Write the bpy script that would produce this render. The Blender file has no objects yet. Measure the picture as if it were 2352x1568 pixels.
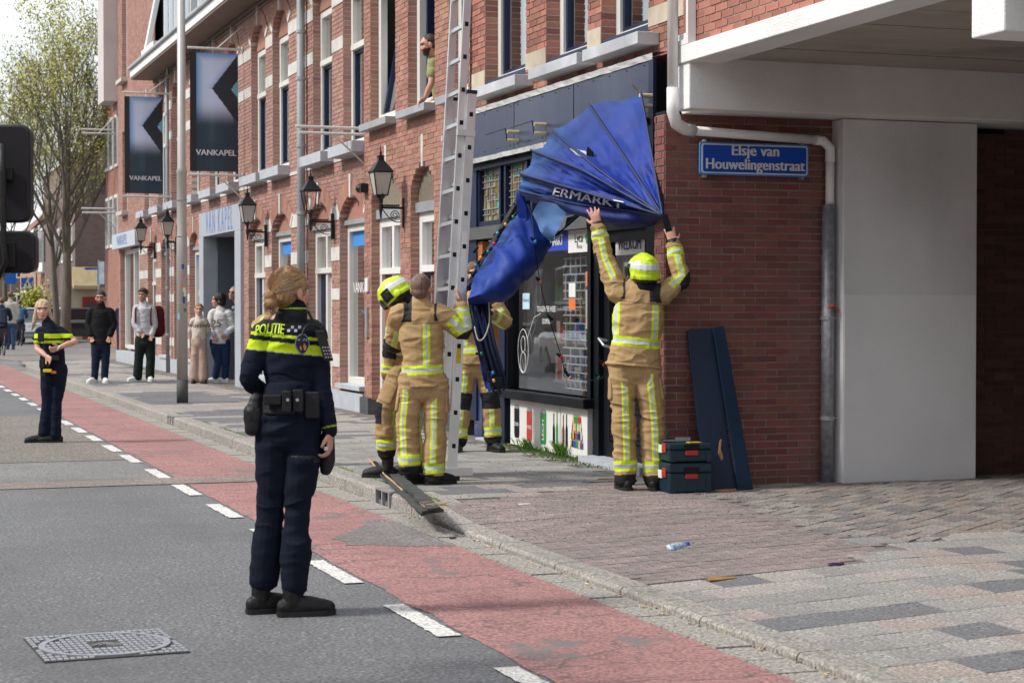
import bpy, bmesh, math, random
import numpy as np
from mathutils import Vector, Matrix, noise
from mathutils.bvhtree import BVHTree
random.seed(7)
R = math.radians
S = bpy.context.scene
COL = S.collection
# ---------------------------------------------------------------- camera, sky, sun, exposure
YAW, PITCH, FPX, EYE = R(19.39), R(-1.084), 4280.0, 1.53
fw = Vector((math.sin(YAW)*math.cos(PITCH), math.cos(YAW)*math.cos(PITCH), math.sin(PITCH)))
rt = Vector((math.cos(YAW), -math.sin(YAW), 0.0))
up = rt.cross(fw)
CAM = Vector((0, 0, EYE))
cd = bpy.data.cameras.new('camera'); cam = bpy.data.objects.new('camera', cd); COL.objects.link(cam)
cam.location = CAM
cam.rotation_euler = Matrix((rt, up, -fw)).transposed().to_euler()
cd.sensor_width = 36; cd.lens = FPX/2352*36; cd.clip_start = .1; cd.clip_end = 2000
cd.dof.use_dof = True; cd.dof.focus_distance = 13.8; cd.dof.aperture_fstop = 7.0
S.camera = cam
SUN_EL, SUN_AZ = R(44), R(-84)           # azimuth clockwise from +Y: high, from across the street
W = bpy.data.worlds.new('World'); S.world = W; W.use_nodes = True
wn, wl = W.node_tree.nodes, W.node_tree.links
wn.clear()
wo = wn.new('ShaderNodeOutputWorld')
sky = wn.new('ShaderNodeTexSky'); sky.sky_type = 'NISHITA'; sky.sun_disc = False
sky.sun_elevation = SUN_EL; sky.sun_rotation = SUN_AZ; sky.air_density = 1.0; sky.dust_density = 2.5
bg1 = wn.new('ShaderNodeBackground'); bg1.inputs[1].default_value = .115
bg2 = wn.new('ShaderNodeBackground'); bg2.inputs[0].default_value = (.95, .98, 1, 1); bg2.inputs[1].default_value = .90
tc = wn.new('ShaderNodeTexCoord'); mp = wn.new('ShaderNodeMapping'); mp.inputs['Scale'].default_value = (1, 1, 3.5)
ns = wn.new('ShaderNodeTexNoise'); ns.inputs['Scale'].default_value = 2.6; ns.inputs['Detail'].default_value = 6
rp = wn.new('ShaderNodeValToRGB'); rp.color_ramp.elements[0].position = .36; rp.color_ramp.elements[1].position = .62
rp.color_ramp.elements[0].color = (.3, .3, .3, 1)
mx = wn.new('ShaderNodeMixShader')
wl.new(sky.outputs[0], bg1.inputs[0]); wl.new(tc.outputs['Generated'], mp.inputs[0]); wl.new(mp.outputs[0], ns.inputs[0])
wl.new(ns.outputs[0], rp.inputs[0]); wl.new(rp.outputs[0], mx.inputs[0])
wl.new(bg1.outputs[0], mx.inputs[1]); wl.new(bg2.outputs[0], mx.inputs[2]); wl.new(mx.outputs[0], wo.inputs[0])
sl = bpy.data.lights.new('sun', 'SUN'); sl.energy = 2.1; sl.angle = R(8); sl.color = (1, .96, .9)
so = bpy.data.objects.new('sun', sl); COL.objects.link(so)
sd = Vector((math.sin(SUN_AZ)*math.cos(SUN_EL), math.cos(SUN_AZ)*math.cos(SUN_EL), math.sin(SUN_EL)))
so.rotation_euler = sd.to_track_quat('Z', 'Y').to_euler(); so.location = (0, 0, 30)
S.view_settings.view_transform = 'Standard'; S.view_settings.look = 'None'
S.view_settings.gamma = 1; S.view_settings.use_curve_mapping = False
S.view_settings.exposure = 0.70
# ---------------------------------------------------------------- where a thing seen in the photo stands
def ray(x, y): return fw + rt*((x-1176)/FPX) + up*((784-y)/FPX)
def onX(x, y, X): d = ray(x, y); return CAM + d*(X/d.x)
def onY(x, y, Y): d = ray(x, y); return CAM + d*(Y/d.y)
def onZ(x, y, z): d = ray(x, y); return CAM + d*((z-EYE)/d.z)
def at(x, y, D): return CAM + ray(x, y)*D
def base(x, y, z=.12): return onZ(x, y, z)
def dist(p): return (Vector(p)-CAM).dot(fw)
# ---------------------------------------------------------------- materials
MC = {}
def srgb(r, g, b):
    f = lambda c: (c/255/12.92) if c/255 <= .04045 else ((c/255+.055)/1.055)**2.4
    return (f(r), f(g), f(b))
def mat(name, col=(.5, .5, .5), rough=.75, var=.12, scale=4, bump=0, bscale=60, metal=0, island=0, attr=False, spec=.4,
        dirt=0, dirtcol=(.05, .05, .045), emit=0, coat=0, stretch=(1, 1, 1), huev=0, fold=0):
    if name in MC: return MC[name]
    m = bpy.data.materials.new(name); m.use_nodes = True; MC[name] = m
    n, l = m.node_tree.nodes, m.node_tree.links
    p = n['Principled BSDF']; p.inputs['Roughness'].default_value = rough; p.inputs['Metallic'].default_value = metal
    p.inputs['Specular IOR Level'].default_value = spec
    if coat: p.inputs['Coat Weight'].default_value = coat
    t = n.new('ShaderNodeTexCoord'); mpg = n.new('ShaderNodeMapping'); mpg.inputs['Scale'].default_value = stretch
    l.new(t.outputs['Object'], mpg.inputs[0])
    nz = n.new('ShaderNodeTexNoise'); nz.inputs['Scale'].default_value = scale; nz.inputs['Detail'].default_value = 5
    l.new(mpg.outputs[0], nz.inputs[0])
    if attr:
        a = n.new('ShaderNodeAttribute'); a.attribute_name = 'Col'; src = a.outputs['Color']
    else:
        a = n.new('ShaderNodeRGB'); a.outputs[0].default_value = (*col, 1); src = a.outputs[0]
    hsv = n.new('ShaderNodeHueSaturation'); l.new(src, hsv.inputs['Color'])
    mr = n.new('ShaderNodeMapRange'); mr.inputs[1].default_value = .25; mr.inputs[2].default_value = .75
    mr.inputs[3].default_value = 1-var; mr.inputs[4].default_value = 1+var; l.new(nz.outputs[0], mr.inputs[0])
    val = mr.outputs[0]
    if island:
        g = n.new('ShaderNodeNewGeometry'); oi = n.new('ShaderNodeObjectInfo')
        ad = n.new('ShaderNodeMath'); ad.operation = 'ADD'; l.new(g.outputs['Random Per Island'], ad.inputs[0]); l.new(oi.outputs['Random'], ad.inputs[1])
        fr = n.new('ShaderNodeMath'); fr.operation = 'FRACT'; l.new(ad.outputs[0], fr.inputs[0])
        m2 = n.new('ShaderNodeMapRange'); m2.inputs[3].default_value = 1-island; m2.inputs[4].default_value = 1+island
        l.new(fr.outputs[0], m2.inputs[0])
        mu = n.new('ShaderNodeMath'); mu.operation = 'MULTIPLY'; l.new(val, mu.inputs[0]); l.new(m2.outputs[0], mu.inputs[1]); val = mu.outputs[0]
        if huev:
            f2 = n.new('ShaderNodeMath'); f2.operation = 'MULTIPLY'; f2.inputs[1].default_value = 7.31; l.new(fr.outputs[0], f2.inputs[0])
            f3 = n.new('ShaderNodeMath'); f3.operation = 'FRACT'; l.new(f2.outputs[0], f3.inputs[0])
            m3 = n.new('ShaderNodeMapRange'); m3.inputs[3].default_value = .5-huev; m3.inputs[4].default_value = .5+huev
            l.new(f3.outputs[0], m3.inputs[0]); l.new(m3.outputs[0], hsv.inputs['Hue'])
    l.new(val, hsv.inputs['Value'])
    out = hsv.outputs[0]
    if dirt:
        nd = n.new('ShaderNodeTexNoise'); nd.inputs['Scale'].default_value = .9; nd.inputs['Detail'].default_value = 7
        mpd = n.new('ShaderNodeMapping'); mpd.inputs['Scale'].default_value = (1, 1, .35); l.new(t.outputs['Object'], mpd.inputs[0]); l.new(mpd.outputs[0], nd.inputs[0])
        rd = n.new('ShaderNodeMapRange'); rd.inputs[1].default_value = .5; rd.inputs[2].default_value = .72; rd.inputs[4].default_value = dirt
        l.new(nd.outputs[0], rd.inputs[0])
        mxc = n.new('ShaderNodeMix'); mxc.data_type = 'RGBA'; l.new(rd.outputs[0], mxc.inputs[0]); l.new(out, mxc.inputs[6]); mxc.inputs[7].default_value = (*dirtcol, 1)
        out = mxc.outputs[2]
    l.new(out, p.inputs['Base Color'])
    if emit: l.new(out, p.inputs['Emission Color']); p.inputs['Emission Strength'].default_value = emit
    if bump:
        nb = n.new('ShaderNodeTexNoise'); nb.inputs['Scale'].default_value = bscale; nb.inputs['Detail'].default_value = 4
        l.new(mpg.outputs[0], nb.inputs[0])
        b = n.new('ShaderNodeBump'); b.inputs['Strength'].default_value = bump; b.inputs['Distance'].default_value = .01
        l.new(nb.outputs[0], b.inputs['Height']); l.new(b.outputs[0], p.inputs['Normal'])
        if fold:
            mf = n.new('ShaderNodeMapping'); mf.inputs['Scale'].default_value = (1, 1, 1.7); l.new(t.outputs['Object'], mf.inputs[0])
            nf = n.new('ShaderNodeTexNoise'); nf.noise_type = 'RIDGED_MULTIFRACTAL'; nf.inputs['Scale'].default_value = fold; nf.inputs['Detail'].default_value = 2.5; nf.inputs['Distortion'].default_value = .6
            l.new(mf.outputs[0], nf.inputs[0]); b2 = n.new('ShaderNodeBump'); b2.inputs['Strength'].default_value = .75; b2.inputs['Distance'].default_value = .022
            l.new(nf.outputs[0], b2.inputs['Height']); l.new(b.outputs[0], b2.inputs['Normal']); l.new(b2.outputs[0], p.inputs['Normal'])
    return m
def glass(name, tint=(.8, .85, .88), refl=1.0, trans=.75):
    if name in MC: return MC[name]
    m = bpy.data.materials.new(name); m.use_nodes = True; MC[name] = m
    n, l = m.node_tree.nodes, m.node_tree.links; n.clear()
    o = n.new('ShaderNodeOutputMaterial'); tr = n.new('ShaderNodeBsdfTransparent'); gl = n.new('ShaderNodeBsdfGlossy')
    gl.inputs['Roughness'].default_value = .02; tr.inputs[0].default_value = tuple(c*trans for c in tint)+(1,)
    fr = n.new('ShaderNodeFresnel'); fr.inputs[0].default_value = 1.5
    mu = n.new('ShaderNodeMath'); mu.operation = 'MULTIPLY_ADD'; mu.inputs[1].default_value = refl; mu.inputs[2].default_value = .05
    t = n.new('ShaderNodeTexCoord'); nz = n.new('ShaderNodeTexNoise'); nz.inputs['Scale'].default_value = 1.5
    b = n.new('ShaderNodeBump'); b.inputs['Strength'].default_value = .04; b.inputs['Distance'].default_value = .05
    l.new(t.outputs['Object'], nz.inputs[0]); l.new(nz.outputs[0], b.inputs['Height']); l.new(b.outputs[0], gl.inputs['Normal'])
    mxs = n.new('ShaderNodeMixShader'); l.new(fr.outputs[0], mu.inputs[0]); l.new(mu.outputs[0], mxs.inputs[0])
    l.new(tr.outputs[0], mxs.inputs[1]); l.new(gl.outputs[0], mxs.inputs[2]); l.new(mxs.outputs[0], o.inputs[0])
    return m
# ---------------------------------------------------------------- meshes and objects
class MB:
    def __init__(s): s.v = []; s.f = []; s.m = []; s.cm = 0
    def add(s, vs, fs):
        k = len(s.v); s.v.extend([tuple(p) for p in vs])
        for f in fs: s.f.append([i+k for i in f]); s.m.append(s.cm)
        return s
    def mi(s, i): s.cm = i; return s
    def box(s, x0, x1, y0, y1, z0, z1):
        return s.add([(x0,y0,z0),(x1,y0,z0),(x1,y1,z0),(x0,y1,z0),(x0,y0,z1),(x1,y0,z1),(x1,y1,z1),(x0,y1,z1)],
                     [(0,3,2,1),(4,5,6,7),(0,1,5,4),(1,2,6,5),(2,3,7,6),(3,0,4,7)])
    def obox(s, o, a, b, c):      # box from corner o and edge vectors a,b,c
        o, a, b, c = Vector(o), Vector(a), Vector(b), Vector(c)
        if a.cross(b).dot(c) < 0: a, b = b, a
        return s.add([o, o+a, o+a+b, o+b, o+c, o+a+c, o+a+b+c, o+b+c], [(0,3,2,1),(4,5,6,7),(0,1,5,4),(1,2,6,5),(2,3,7,6),(3,0,4,7)])
    def beam(s, p0, p1, w, h, upv=(0, 0, 1)):
        p0, p1 = Vector(p0), Vector(p1); d = (p1-p0).normalized(); sd_ = d.cross(Vector(upv)).normalized(); u2 = sd_.cross(d)
        return s.obox(p0-sd_*w/2-u2*h/2, p1-p0, sd_*w, u2*h)
    def quad(s, a, b, c, d): return s.add([a, b, c, d], [(0, 1, 2, 3)])
    def poly(s, pts): return s.add(pts, [tuple(range(len(pts)))])
    def prism(s, pts, d):         # polygon extruded by vector d
        n = len(pts); d = Vector(d); a = [Vector(p) for p in pts]
        return s.add(a+[p+d for p in a], [tuple(range(n))[::-1], tuple(range(n, 2*n))]+[(i, (i+1) % n, (i+1) % n+n, i+n) for i in range(n)])
    def rings(s, rs, cap=True, closed=True):
        n = len(rs[0]); k = len(s.v)
        for r_ in rs: s.v.extend([tuple(p) for p in r_])
        for i in range(len(rs)-1):
            for j in range(n if closed else n-1):
                a = k+i*n+j; b = k+i*n+(j+1) % n
                s.f.append([a, b, b+n, a+n]); s.m.append(s.cm)
        if cap and closed:
            s.f.append([k+j for j in range(n)][::-1]); s.m.append(s.cm)
            q = k+(len(rs)-1)*n; s.f.append([q+j for j in range(n)]); s.m.append(s.cm)
        return s
    def tube(s, path, r, n=8, flat=1.0, cap=True):
        path = [Vector(p) for p in path]; rs = []; N = len(path)
        if not hasattr(r, '__len__'): r = [r]*N
        u = None
        for i in range(N):
            t = (path[min(i+1, N-1)]-path[max(i-1, 0)])
            t = t.normalized() if t.length > 1e-9 else Vector((0, 0, 1))
            if u is None: u = t.orthogonal().normalized()
            else:
                u = u-t*u.dot(t); u = u.normalized() if u.length > 1e-6 else t.orthogonal().normalized()
            w = t.cross(u)
            rs.append([path[i]+u*math.cos(a)*r[i]+w*math.sin(a)*r[i]*flat for a in [2*math.pi*j/n for j in range(n)]])
        return s.rings(rs, cap)
    def cyl(s, p0, p1, r0, r1=None, n=12): return s.tube([p0, p1], [r0, r0 if r1 is None else r1], n)
    def lathe(s, c, prof, n=16):
        c = Vector(c)
        return s.rings([[c+Vector((r_*math.cos(2*math.pi*j/n), r_*math.sin(2*math.pi*j/n), z)) for j in range(n)] for r_, z in prof])
    def ell(s, c, rx, ry, rz, n=16, m=10, M3=None):
        c = Vector(c); rs = []
        for i in range(m+1):
            a = -math.pi/2+math.pi*i/m; ca = max(math.cos(a), .02)
            ring = [Vector((rx*ca*math.cos(2*math.pi*j/n), ry*ca*math.sin(2*math.pi*j/n), rz*math.sin(a))) for j in range(n)]
            rs.append([c+(M3 @ p if M3 else p) for p in ring])
        return s.rings(rs)
    def build(s, name, m, parent=None, smooth=False, kind=None, bevel=0, sub=0):
        me = bpy.data.meshes.new(name); me.from_pydata(s.v, [], s.f)
        ms = m if isinstance(m, (list, tuple)) else [m]
        for q in ms: me.materials.append(q)
        if len(ms) > 1: me.polygons.foreach_set('material_index', s.m)
        if smooth: me.polygons.foreach_set('use_smooth', [True]*len(me.polygons))
        me.update()
        return link(name, me, parent, kind, bevel, sub)
def link(name, me, parent=None, kind=None, bevel=0, sub=0, loc=None):
    o = bpy.data.objects.new(name, me); COL.objects.link(o)
    if loc is not None: o.location = loc
    if parent is not None:
        o.parent = parent
        if parent.parent is None: o.matrix_parent_inverse = Matrix.Translation(-parent.location)
    if kind: o['kind'] = kind
    if bevel:
        b = o.modifiers.new('bevel', 'BEVEL'); b.width = bevel; b.segments = 2; b.limit_method = 'ANGLE'
    if sub:
        b = o.modifiers.new('sub', 'SUBSURF'); b.levels = sub; b.render_levels = sub
    return o
def thing(name, label, cat, loc=(0, 0, 0), group=None):
    o = bpy.data.objects.new(name, None); COL.objects.link(o); o.location = Vector(loc); o.empty_display_size = .2
    tag(o, label, cat, group); return o
def tag(o, label, cat, group=None, kind=None):
    if label: o['label'] = label
    if cat: o['category'] = cat
    if group: o['group'] = group
    if kind: o['kind'] = kind
    return o
def struct(name, mb, m, **k): return mb.build(name, m, kind='structure', **k)
def copy_tree(o, loc=None, parent=None):
    c = o.copy(); COL.objects.link(c)
    if parent is not None: c.parent = parent; c.matrix_parent_inverse = o.matrix_parent_inverse.copy()
    if loc is not None: c.location = loc
    for ch in list(o.children): copy_tree(ch, None, c)
    return c
def text_geo(s, size=1.0, bold=0.0, align='CENTER', spacing=1.0, shear=0.0):
    c = bpy.data.curves.new('t', 'FONT'); c.body = s; c.size = size; c.align_x = align; c.align_y = 'CENTER'
    c.space_character = spacing; c.shear = shear; c.resolution_u = 3
    o = bpy.data.objects.new('t', c); COL.objects.link(o)
    me = bpy.data.meshes.new_from_object(o.evaluated_get(bpy.context.evaluated_depsgraph_get()))
    vs = [tuple(v.co) for v in me.vertices]; fs = [tuple(p.vertices) for p in me.polygons]
    bpy.data.objects.remove(o); bpy.data.curves.remove(c); bpy.data.meshes.remove(me)
    if bold:      # heavier weight: the same outline laid three times, each a hair in front of the last
        n_ = len(vs); v0, f0 = vs, fs; vs, fs = [], []
        for i, dx in enumerate((-bold, 0, bold)):
            vs += [(x+dx, y, z+.0005*i) for x, y, z in v0]; fs += [tuple(q+i*n_ for q in f) for f in f0]
    return vs, fs
def put_text(mb, s, o, ux, uy, size, **k):    # flat lettering with its centre at o
    vs, fs = text_geo(s, size, **k); o, ux, uy = Vector(o), Vector(ux), Vector(uy); nn_ = ux.cross(uy).normalized()
    mb.add([o+ux*x+uy*y+nn_*z for x, y, z in vs], fs); return mb
# common materials
m_white = mat('white_paint', (.72, .72, .70), .45, .05, 3)
m_cream = mat('cream_paint', (.62, .61, .57), .5, .06, 3)
m_blue = mat('dark_blue_paint', (.009, .017, .050), .4, .2, 3, spec=.3)
m_dark = mat('black_paint', (.006, .008, .012), .5, .2, 3, spec=.2)
m_stone = mat('pale_stone', (.58, .56, .52), .85, .15, 6, bump=.3, dirt=.35, dirtcol=(.2, .18, .15))
m_beige = mat('beige_stone', (.50, .43, .33), .85, .18, 6, bump=.3, dirt=.5, dirtcol=(.2, .17, .13))
m_blstone = mat('blue_stone', (.42, .45, .49), .7, .12, 5, bump=.2)
m_zinc = mat('zinc_grey', (.36, .38, .40), .45, .15, 3, metal=.3)
m_lead = mat('lead_flashing', (.42, .42, .41), .6, .25, 5, bump=.5, bscale=12)
m_alu = mat('aluminium', (.62, .62, .63), .38, .12, 4, metal=.75)
m_steel = mat('galvanised', (.42, .43, .44), .45, .2, 8, metal=.6)
m_interior = mat('dark_interior', (.03, .03, .032), .8, .3, 1)
m_glass = glass('window_glass', refl=1.1, trans=.75)
m_curt = mat('net_curtain', (.55, .55, .52), .9, .12, 3, stretch=(1, 14, .3))
m_mortar = mat('mortar', (.50, .46, .42), .95, .15, 5, bump=.3)
m_brick = mat('red_brick', (.36, .195, .155), .85, .08, 1.2, bump=.4, bscale=90, island=.17, dirt=.30, dirtcol=(.30, .22, .19), huev=.012)
m_brick2 = mat('orange_brick', (.345, .17, .125), .85, .08, 1.2, bump=.4, bscale=90, island=.19, dirt=.3, dirtcol=(.28, .19, .15), huev=.012)
m_brickd = mat('deep_red_brick', (.185, .064, .050), .75, .12, 1.0, bump=.4, bscale=80, island=.20, dirt=.5, dirtcol=(.20, .135, .125), huev=.01)
m_black = mat('black_rubber', (.012, .012, .013), .55, .2, 8, bump=.3, bscale=80)
m_iron = mat('black_iron', (.01, .011, .013), .45, .1, 8)
# ---------------------------------------------------------------- ground
def asphalt(name, col, coarse=1.0, red=False):
    m = bpy.data.materials.new(name); m.use_nodes = True; n, l = m.node_tree.nodes, m.node_tree.links
    p = n['Principled BSDF']; p.inputs['Roughness'].default_value = .88; p.inputs['Specular IOR Level'].default_value = .25
    t = n.new('ShaderNodeTexCoord')
    def noise_(sc, det=4, st=None):
        z = n.new('ShaderNodeTexNoise'); z.inputs['Scale'].default_value = sc; z.inputs['Detail'].default_value = det
        if st:
            q = n.new('ShaderNodeMapping'); q.inputs['Scale'].default_value = st; l.new(t.outputs['Object'], q.inputs[0]); l.new(q.outputs[0], z.inputs[0])
        else: l.new(t.outputs['Object'], z.inputs[0])
        return z
    def ramp(src, a, b, lo, hi):
        r_ = n.new('ShaderNodeMapRange'); r_.inputs[1].default_value = a; r_.inputs[2].default_value = b; r_.inputs[3].default_value = lo; r_.inputs[4].default_value = hi
        l.new(src, r_.inputs[0]); return r_.outputs[0]
    def mix(f, a, b):
        x = n.new('ShaderNodeMix'); x.data_type = 'RGBA'
        for i, v in ((0, f), (6, a), (7, b)):
            if isinstance(v, tuple): x.inputs[i].default_value = (*v, 1)
            elif isinstance(v, float): x.inputs[i].default_value = v
            else: l.new(v, x.inputs[i])
        return x.outputs[2]
    vo = n.new('ShaderNodeTexVoronoi'); vo.inputs['Scale'].default_value = 85/coarse; l.new(t.outputs['Object'], vo.inputs[0])
    grain = noise_(52/coarse, 6); big = noise_(.7, 6); mid = noise_(6, 4)
    c = mix(ramp(grain.outputs[0], .35, .65, 0, 1), tuple(x*.52 for x in col), tuple(x*1.5 for x in col))
    c = mix(ramp(vo.outputs['Color'], .80, .9, 0, .75 if not red else .15), c, tuple(min(1, x*2.4) for x in col))
    c = mix(ramp(big.outputs[0], .42, .62, 0, .38), c, tuple(x*.66 for x in col))
    c = mix(ramp(noise_(1.1, 5, (1, .09, 1)).outputs[0], .45, .7, 0, .35), c, tuple(x*.7 for x in col))
    c = mix(ramp(mid.outputs[0], .5, .7, 0, .25), c, tuple(x*1.3 for x in col))
    h = grain.outputs[0]
    if red:
        # crazing and open cracks in the coloured surfacing
        for sc, th, lo, hi, st, dx in ((1.5, .006, .40, .50, (1, 1, 1), .55), (.9, .008, .38, .48, (.45, 2.2, 1), .4), (7, .016, .52, .62, (.8, 1.6, 1), .3)):
            mp1 = n.new('ShaderNodeMapping'); mp1.inputs['Scale'].default_value = st
            dn = noise_(3.2, 5); vm = n.new('ShaderNodeVectorMath'); vm.operation = 'SCALE'; vm.inputs['Scale'].default_value = dx
            l.new(dn.outputs['Color'], vm.inputs[0]); va = n.new('ShaderNodeVectorMath'); l.new(t.outputs['Object'], mp1.inputs[0])
            l.new(mp1.outputs[0], va.inputs[0]); l.new(vm.outputs[0], va.inputs[1])
            v2 = n.new('ShaderNodeTexVoronoi'); v2.feature = 'DISTANCE_TO_EDGE'; v2.inputs['Scale'].default_value = sc; l.new(va.outputs[0], v2.inputs[0])
            ln = ramp(v2.outputs[0], th*.4, th*1.6, 1, 0); mk = ramp(noise_(1.1*sc**.3, 3).outputs[0], lo, hi, 0, 1)
            mm = n.new('ShaderNodeMath'); mm.operation = 'MULTIPLY'; l.new(ln, mm.inputs[0]); l.new(mk, mm.inputs[1])
            c = mix(mm.outputs[0], c, (.17, .115, .11))
        wear = noise_(2.3, 8, (1, .7, 1))
        c = mix(ramp(wear.outputs[0], .60, .66, 0, .8), c, (.17, .165, .16))
        sp = noise_(38, 3, (.35, 1, 1)); c = mix(ramp(sp.outputs[0], .62, .67, 0, .6), c, (.13, .1, .1))
        sp = noise_(14, 5, (.12, 1, 1)); c = mix(ramp(sp.outputs[0], .655, .68, 0, .7), c, (.10, .08, .08))
    l.new(c, p.inputs['Base Color'])
    b = n.new('ShaderNodeBump'); b.inputs['Strength'].default_value = .6; b.inputs['Distance'].default_value = .006; l.new(h, b.inputs['Height']); l.new(b.outputs[0], p.inputs['Normal'])
    return m
m_asph = asphalt('asphalt', (.155, .158, .165))
m_asph2 = asphalt('coarse_brown_asphalt', (.19, .175, .155), 1.6)
m_asph3 = asphalt('pale_patch_asphalt', (.20, .20, .195))
m_asph4 = asphalt('pink_patch_asphalt', (.24, .205, .185), 1.3)
m_redl = asphalt('red_lane_surfacing', (.350, .190, .182), 1, True)
m_paint = asphalt('worn_road_paint', (.60, .60, .57), .8)
m_conc = asphalt('kerb_concrete', (.29, .275, .25), 1.0)
tile_cols = [(.285, .275, .26), (.31, .295, .275), (.315, .275, .25), (.33, .30, .28), (.16, .162, .17), (.25, .245, .235)]
m_tiles = [asphalt('tile_%s' % w_, c_, .9) for w_, c_ in zip(('grey', 'pale', 'pink', 'beige', 'charcoal', 'stone'), tile_cols)]
m_pav = [asphalt('paver_%s' % w_, c_, .8) for w_, c_ in zip(('plum', 'mauve', 'brown'), ((.235, .195, .185), (.265, .215, .205), (.215, .185, .175)))]
m_pavg = [asphalt('worn_paver_%s' % w_, c_, .9) for w_, c_ in zip(('grey', 'taupe', 'dark'), ((.27, .25, .23), (.25, .215, .195), (.18, .17, .165)))]
m_sand = mat('joint_sand', (.15, .135, .12), .95, .3, 20)
m_moss = mat('joint_moss', (.07, .12, .02), .95, .4, 20)
struct('ground', MB().quad((-300, -60, -.03), (400, -60, -.03), (400, 700, -.03), (-300, 700, -.03)), mat('far_ground', (.16, .155, .15), .9, .2, .1))
road = struct('road', MB().quad((-7, -8, 0), (3.75, -8, 0), (3.75, 46, 0), (-7, 46, 0)), m_asph)
struct('far_road', MB().quad((-7, 44, -.003), (60, 44, -.003), (60, 200, -.003), (-7, 200, -.003)), asphalt('far_asphalt', (.19, .185, .18)))
# surface patches across the road
mbp = MB().quad((-7, 18.75, .004), (2.62, 18.75, .004), (2.62, 26.5, .004), (-7, 30, .004))
struct('road_coarse_patch', mbp, m_asph2)
struct('road_trench_patch', MB().poly([(-7, 16.0, .0035), (3.58, 16.05, .0065), (3.58, 16.62, .0065), (-7, 16.75, .0035)]), m_asph4)
struct('road_smooth_patch', MB().quad((-7, 16.78, .003), (2.6, 16.68, .003), (2.6, 18.72, .003), (-7, 18.72, .003)), m_asph3)
# coloured cycle lane with a frayed edge
def strip(x0f, x1f, y0, y1, z, step=.25):
    mb = MB(); ys = [y0+i*step for i in range(int((y1-y0)/step)+1)]
    pts = [((x0f(y), y, z), (x1f(y), y, z)) for y in ys]
    for a, b in zip(pts, pts[1:]): mb.quad(a[0], a[1], b[1], b[0])
    return mb
fray = lambda y, k, a=.03: a*noise.noise(Vector((y*2.1, k, 0)))+a*.5*noise.noise(Vector((y*9, k, 3)))
lane = strip(lambda y: 2.67+fray(y, 1), lambda y: 3.62+fray(y, 5, .02), -2, 16.03, .004, .06); struct('cycle_lane', lane, m_redl)
lane2 = strip(lambda y: 2.67+fray(y, 2), lambda y: 3.62+fray(y, 6, .02), 16.64, 50, .004, .08); struct('cycle_lane', lane2, m_redl)
struct('side_street_paving', MB().quad((4.6, 50.6, .006), (30, 50.6, .006), (30, 62, .006), (3.2, 60, .006)), m_asph4)
# bare worn patch in the lane
bare = [(2.98, 11.55), (3.3, 11.35), (3.61, 11.3), (3.61, 12.75), (3.45, 12.95), (3.3, 12.5), (3.1, 12.2), (2.95, 11.9)]
bp = []
for i, (x, y) in enumerate(bare):
    x2, y2 = bare[(i+1) % len(bare)]
    for k in range(14):
        px_, py_ = x+(x2-x)*k/14, y+(y2-y)*k/14; s_ = 1+(.10*noise.noise(Vector((px_*6, py_*6, 0)))+random.uniform(-.05, .05))*(px_ < 3.57); bp.append((3.4+(px_-3.4)*s_, 12.1+(py_-12.1)*s_, .006))
k0 = len(bp); struct('lane_bare_patch', MB().add(bp+[(3.4, 12.1, .006)], [(i, (i+1) % k0, k0) for i in range(k0)]), asphalt('bare_asphalt', (.20, .185, .18)))
# broken white line
dash_y = [3.1, 4.8, 6.45, 8.2, 9.95, 11.65, 13.32, 15.0, 16.6, 18.35, 19.8, 21.4, 22.9, 24.4, 26, 27.6, 29.3, 31, 32.6, 34.3, 36, 37.7, 39.4, 41, 43]
for i, y in enumerate(dash_y):
    L = .96; mbd = MB(); N = 24
    pts = [(2.525+.012*noise.noise(Vector((k*.7, y, 0))), y+L*k/N, .008) for k in range(N+1)] + [(2.635+.012*noise.noise(Vector((k*.7, y, 5))), y+L*k/N, .008) for k in range(N, -1, -1)]
    o = mbd.poly(pts).build('lane_marking_dash', m_paint, road)
# gutter slabs between lane and kerb
GX0, KX0, KX1 = 3.60, 3.80, 3.97
def kerb_h(y): return .12 if y > 13.0 else (.045 if y < 11.9 else .045+.075*(y-11.9)/1.1)
def pave_h(x, y):
    t_ = min(1, max(0, (x-KX1)/1.6)); return kerb_h(y)+(.12-kerb_h(y))*t_
gutter = struct('gutter', MB().quad((3.56, -2, .002), (KX0+.02, -2, .002), (KX0+.02, 45.5, .002), (3.56, 45.5, .002)), m_sand)
gm = MB().box(0, .19, 0, .285, -.02, 0).v, MB().box(0, .19, 0, .285, -.02, 0).f
gme = bpy.data.meshes.new('slab'); gme.from_pydata(gm[0], [], gm[1]); gme.materials.append(m_conc)
for i in range(140):
    y = 3+i*.3
    link('gutter_slab', gme, gutter, loc=(GX0+random.uniform(-.004, .004), y, .010+random.uniform(-.003, .003)))
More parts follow.
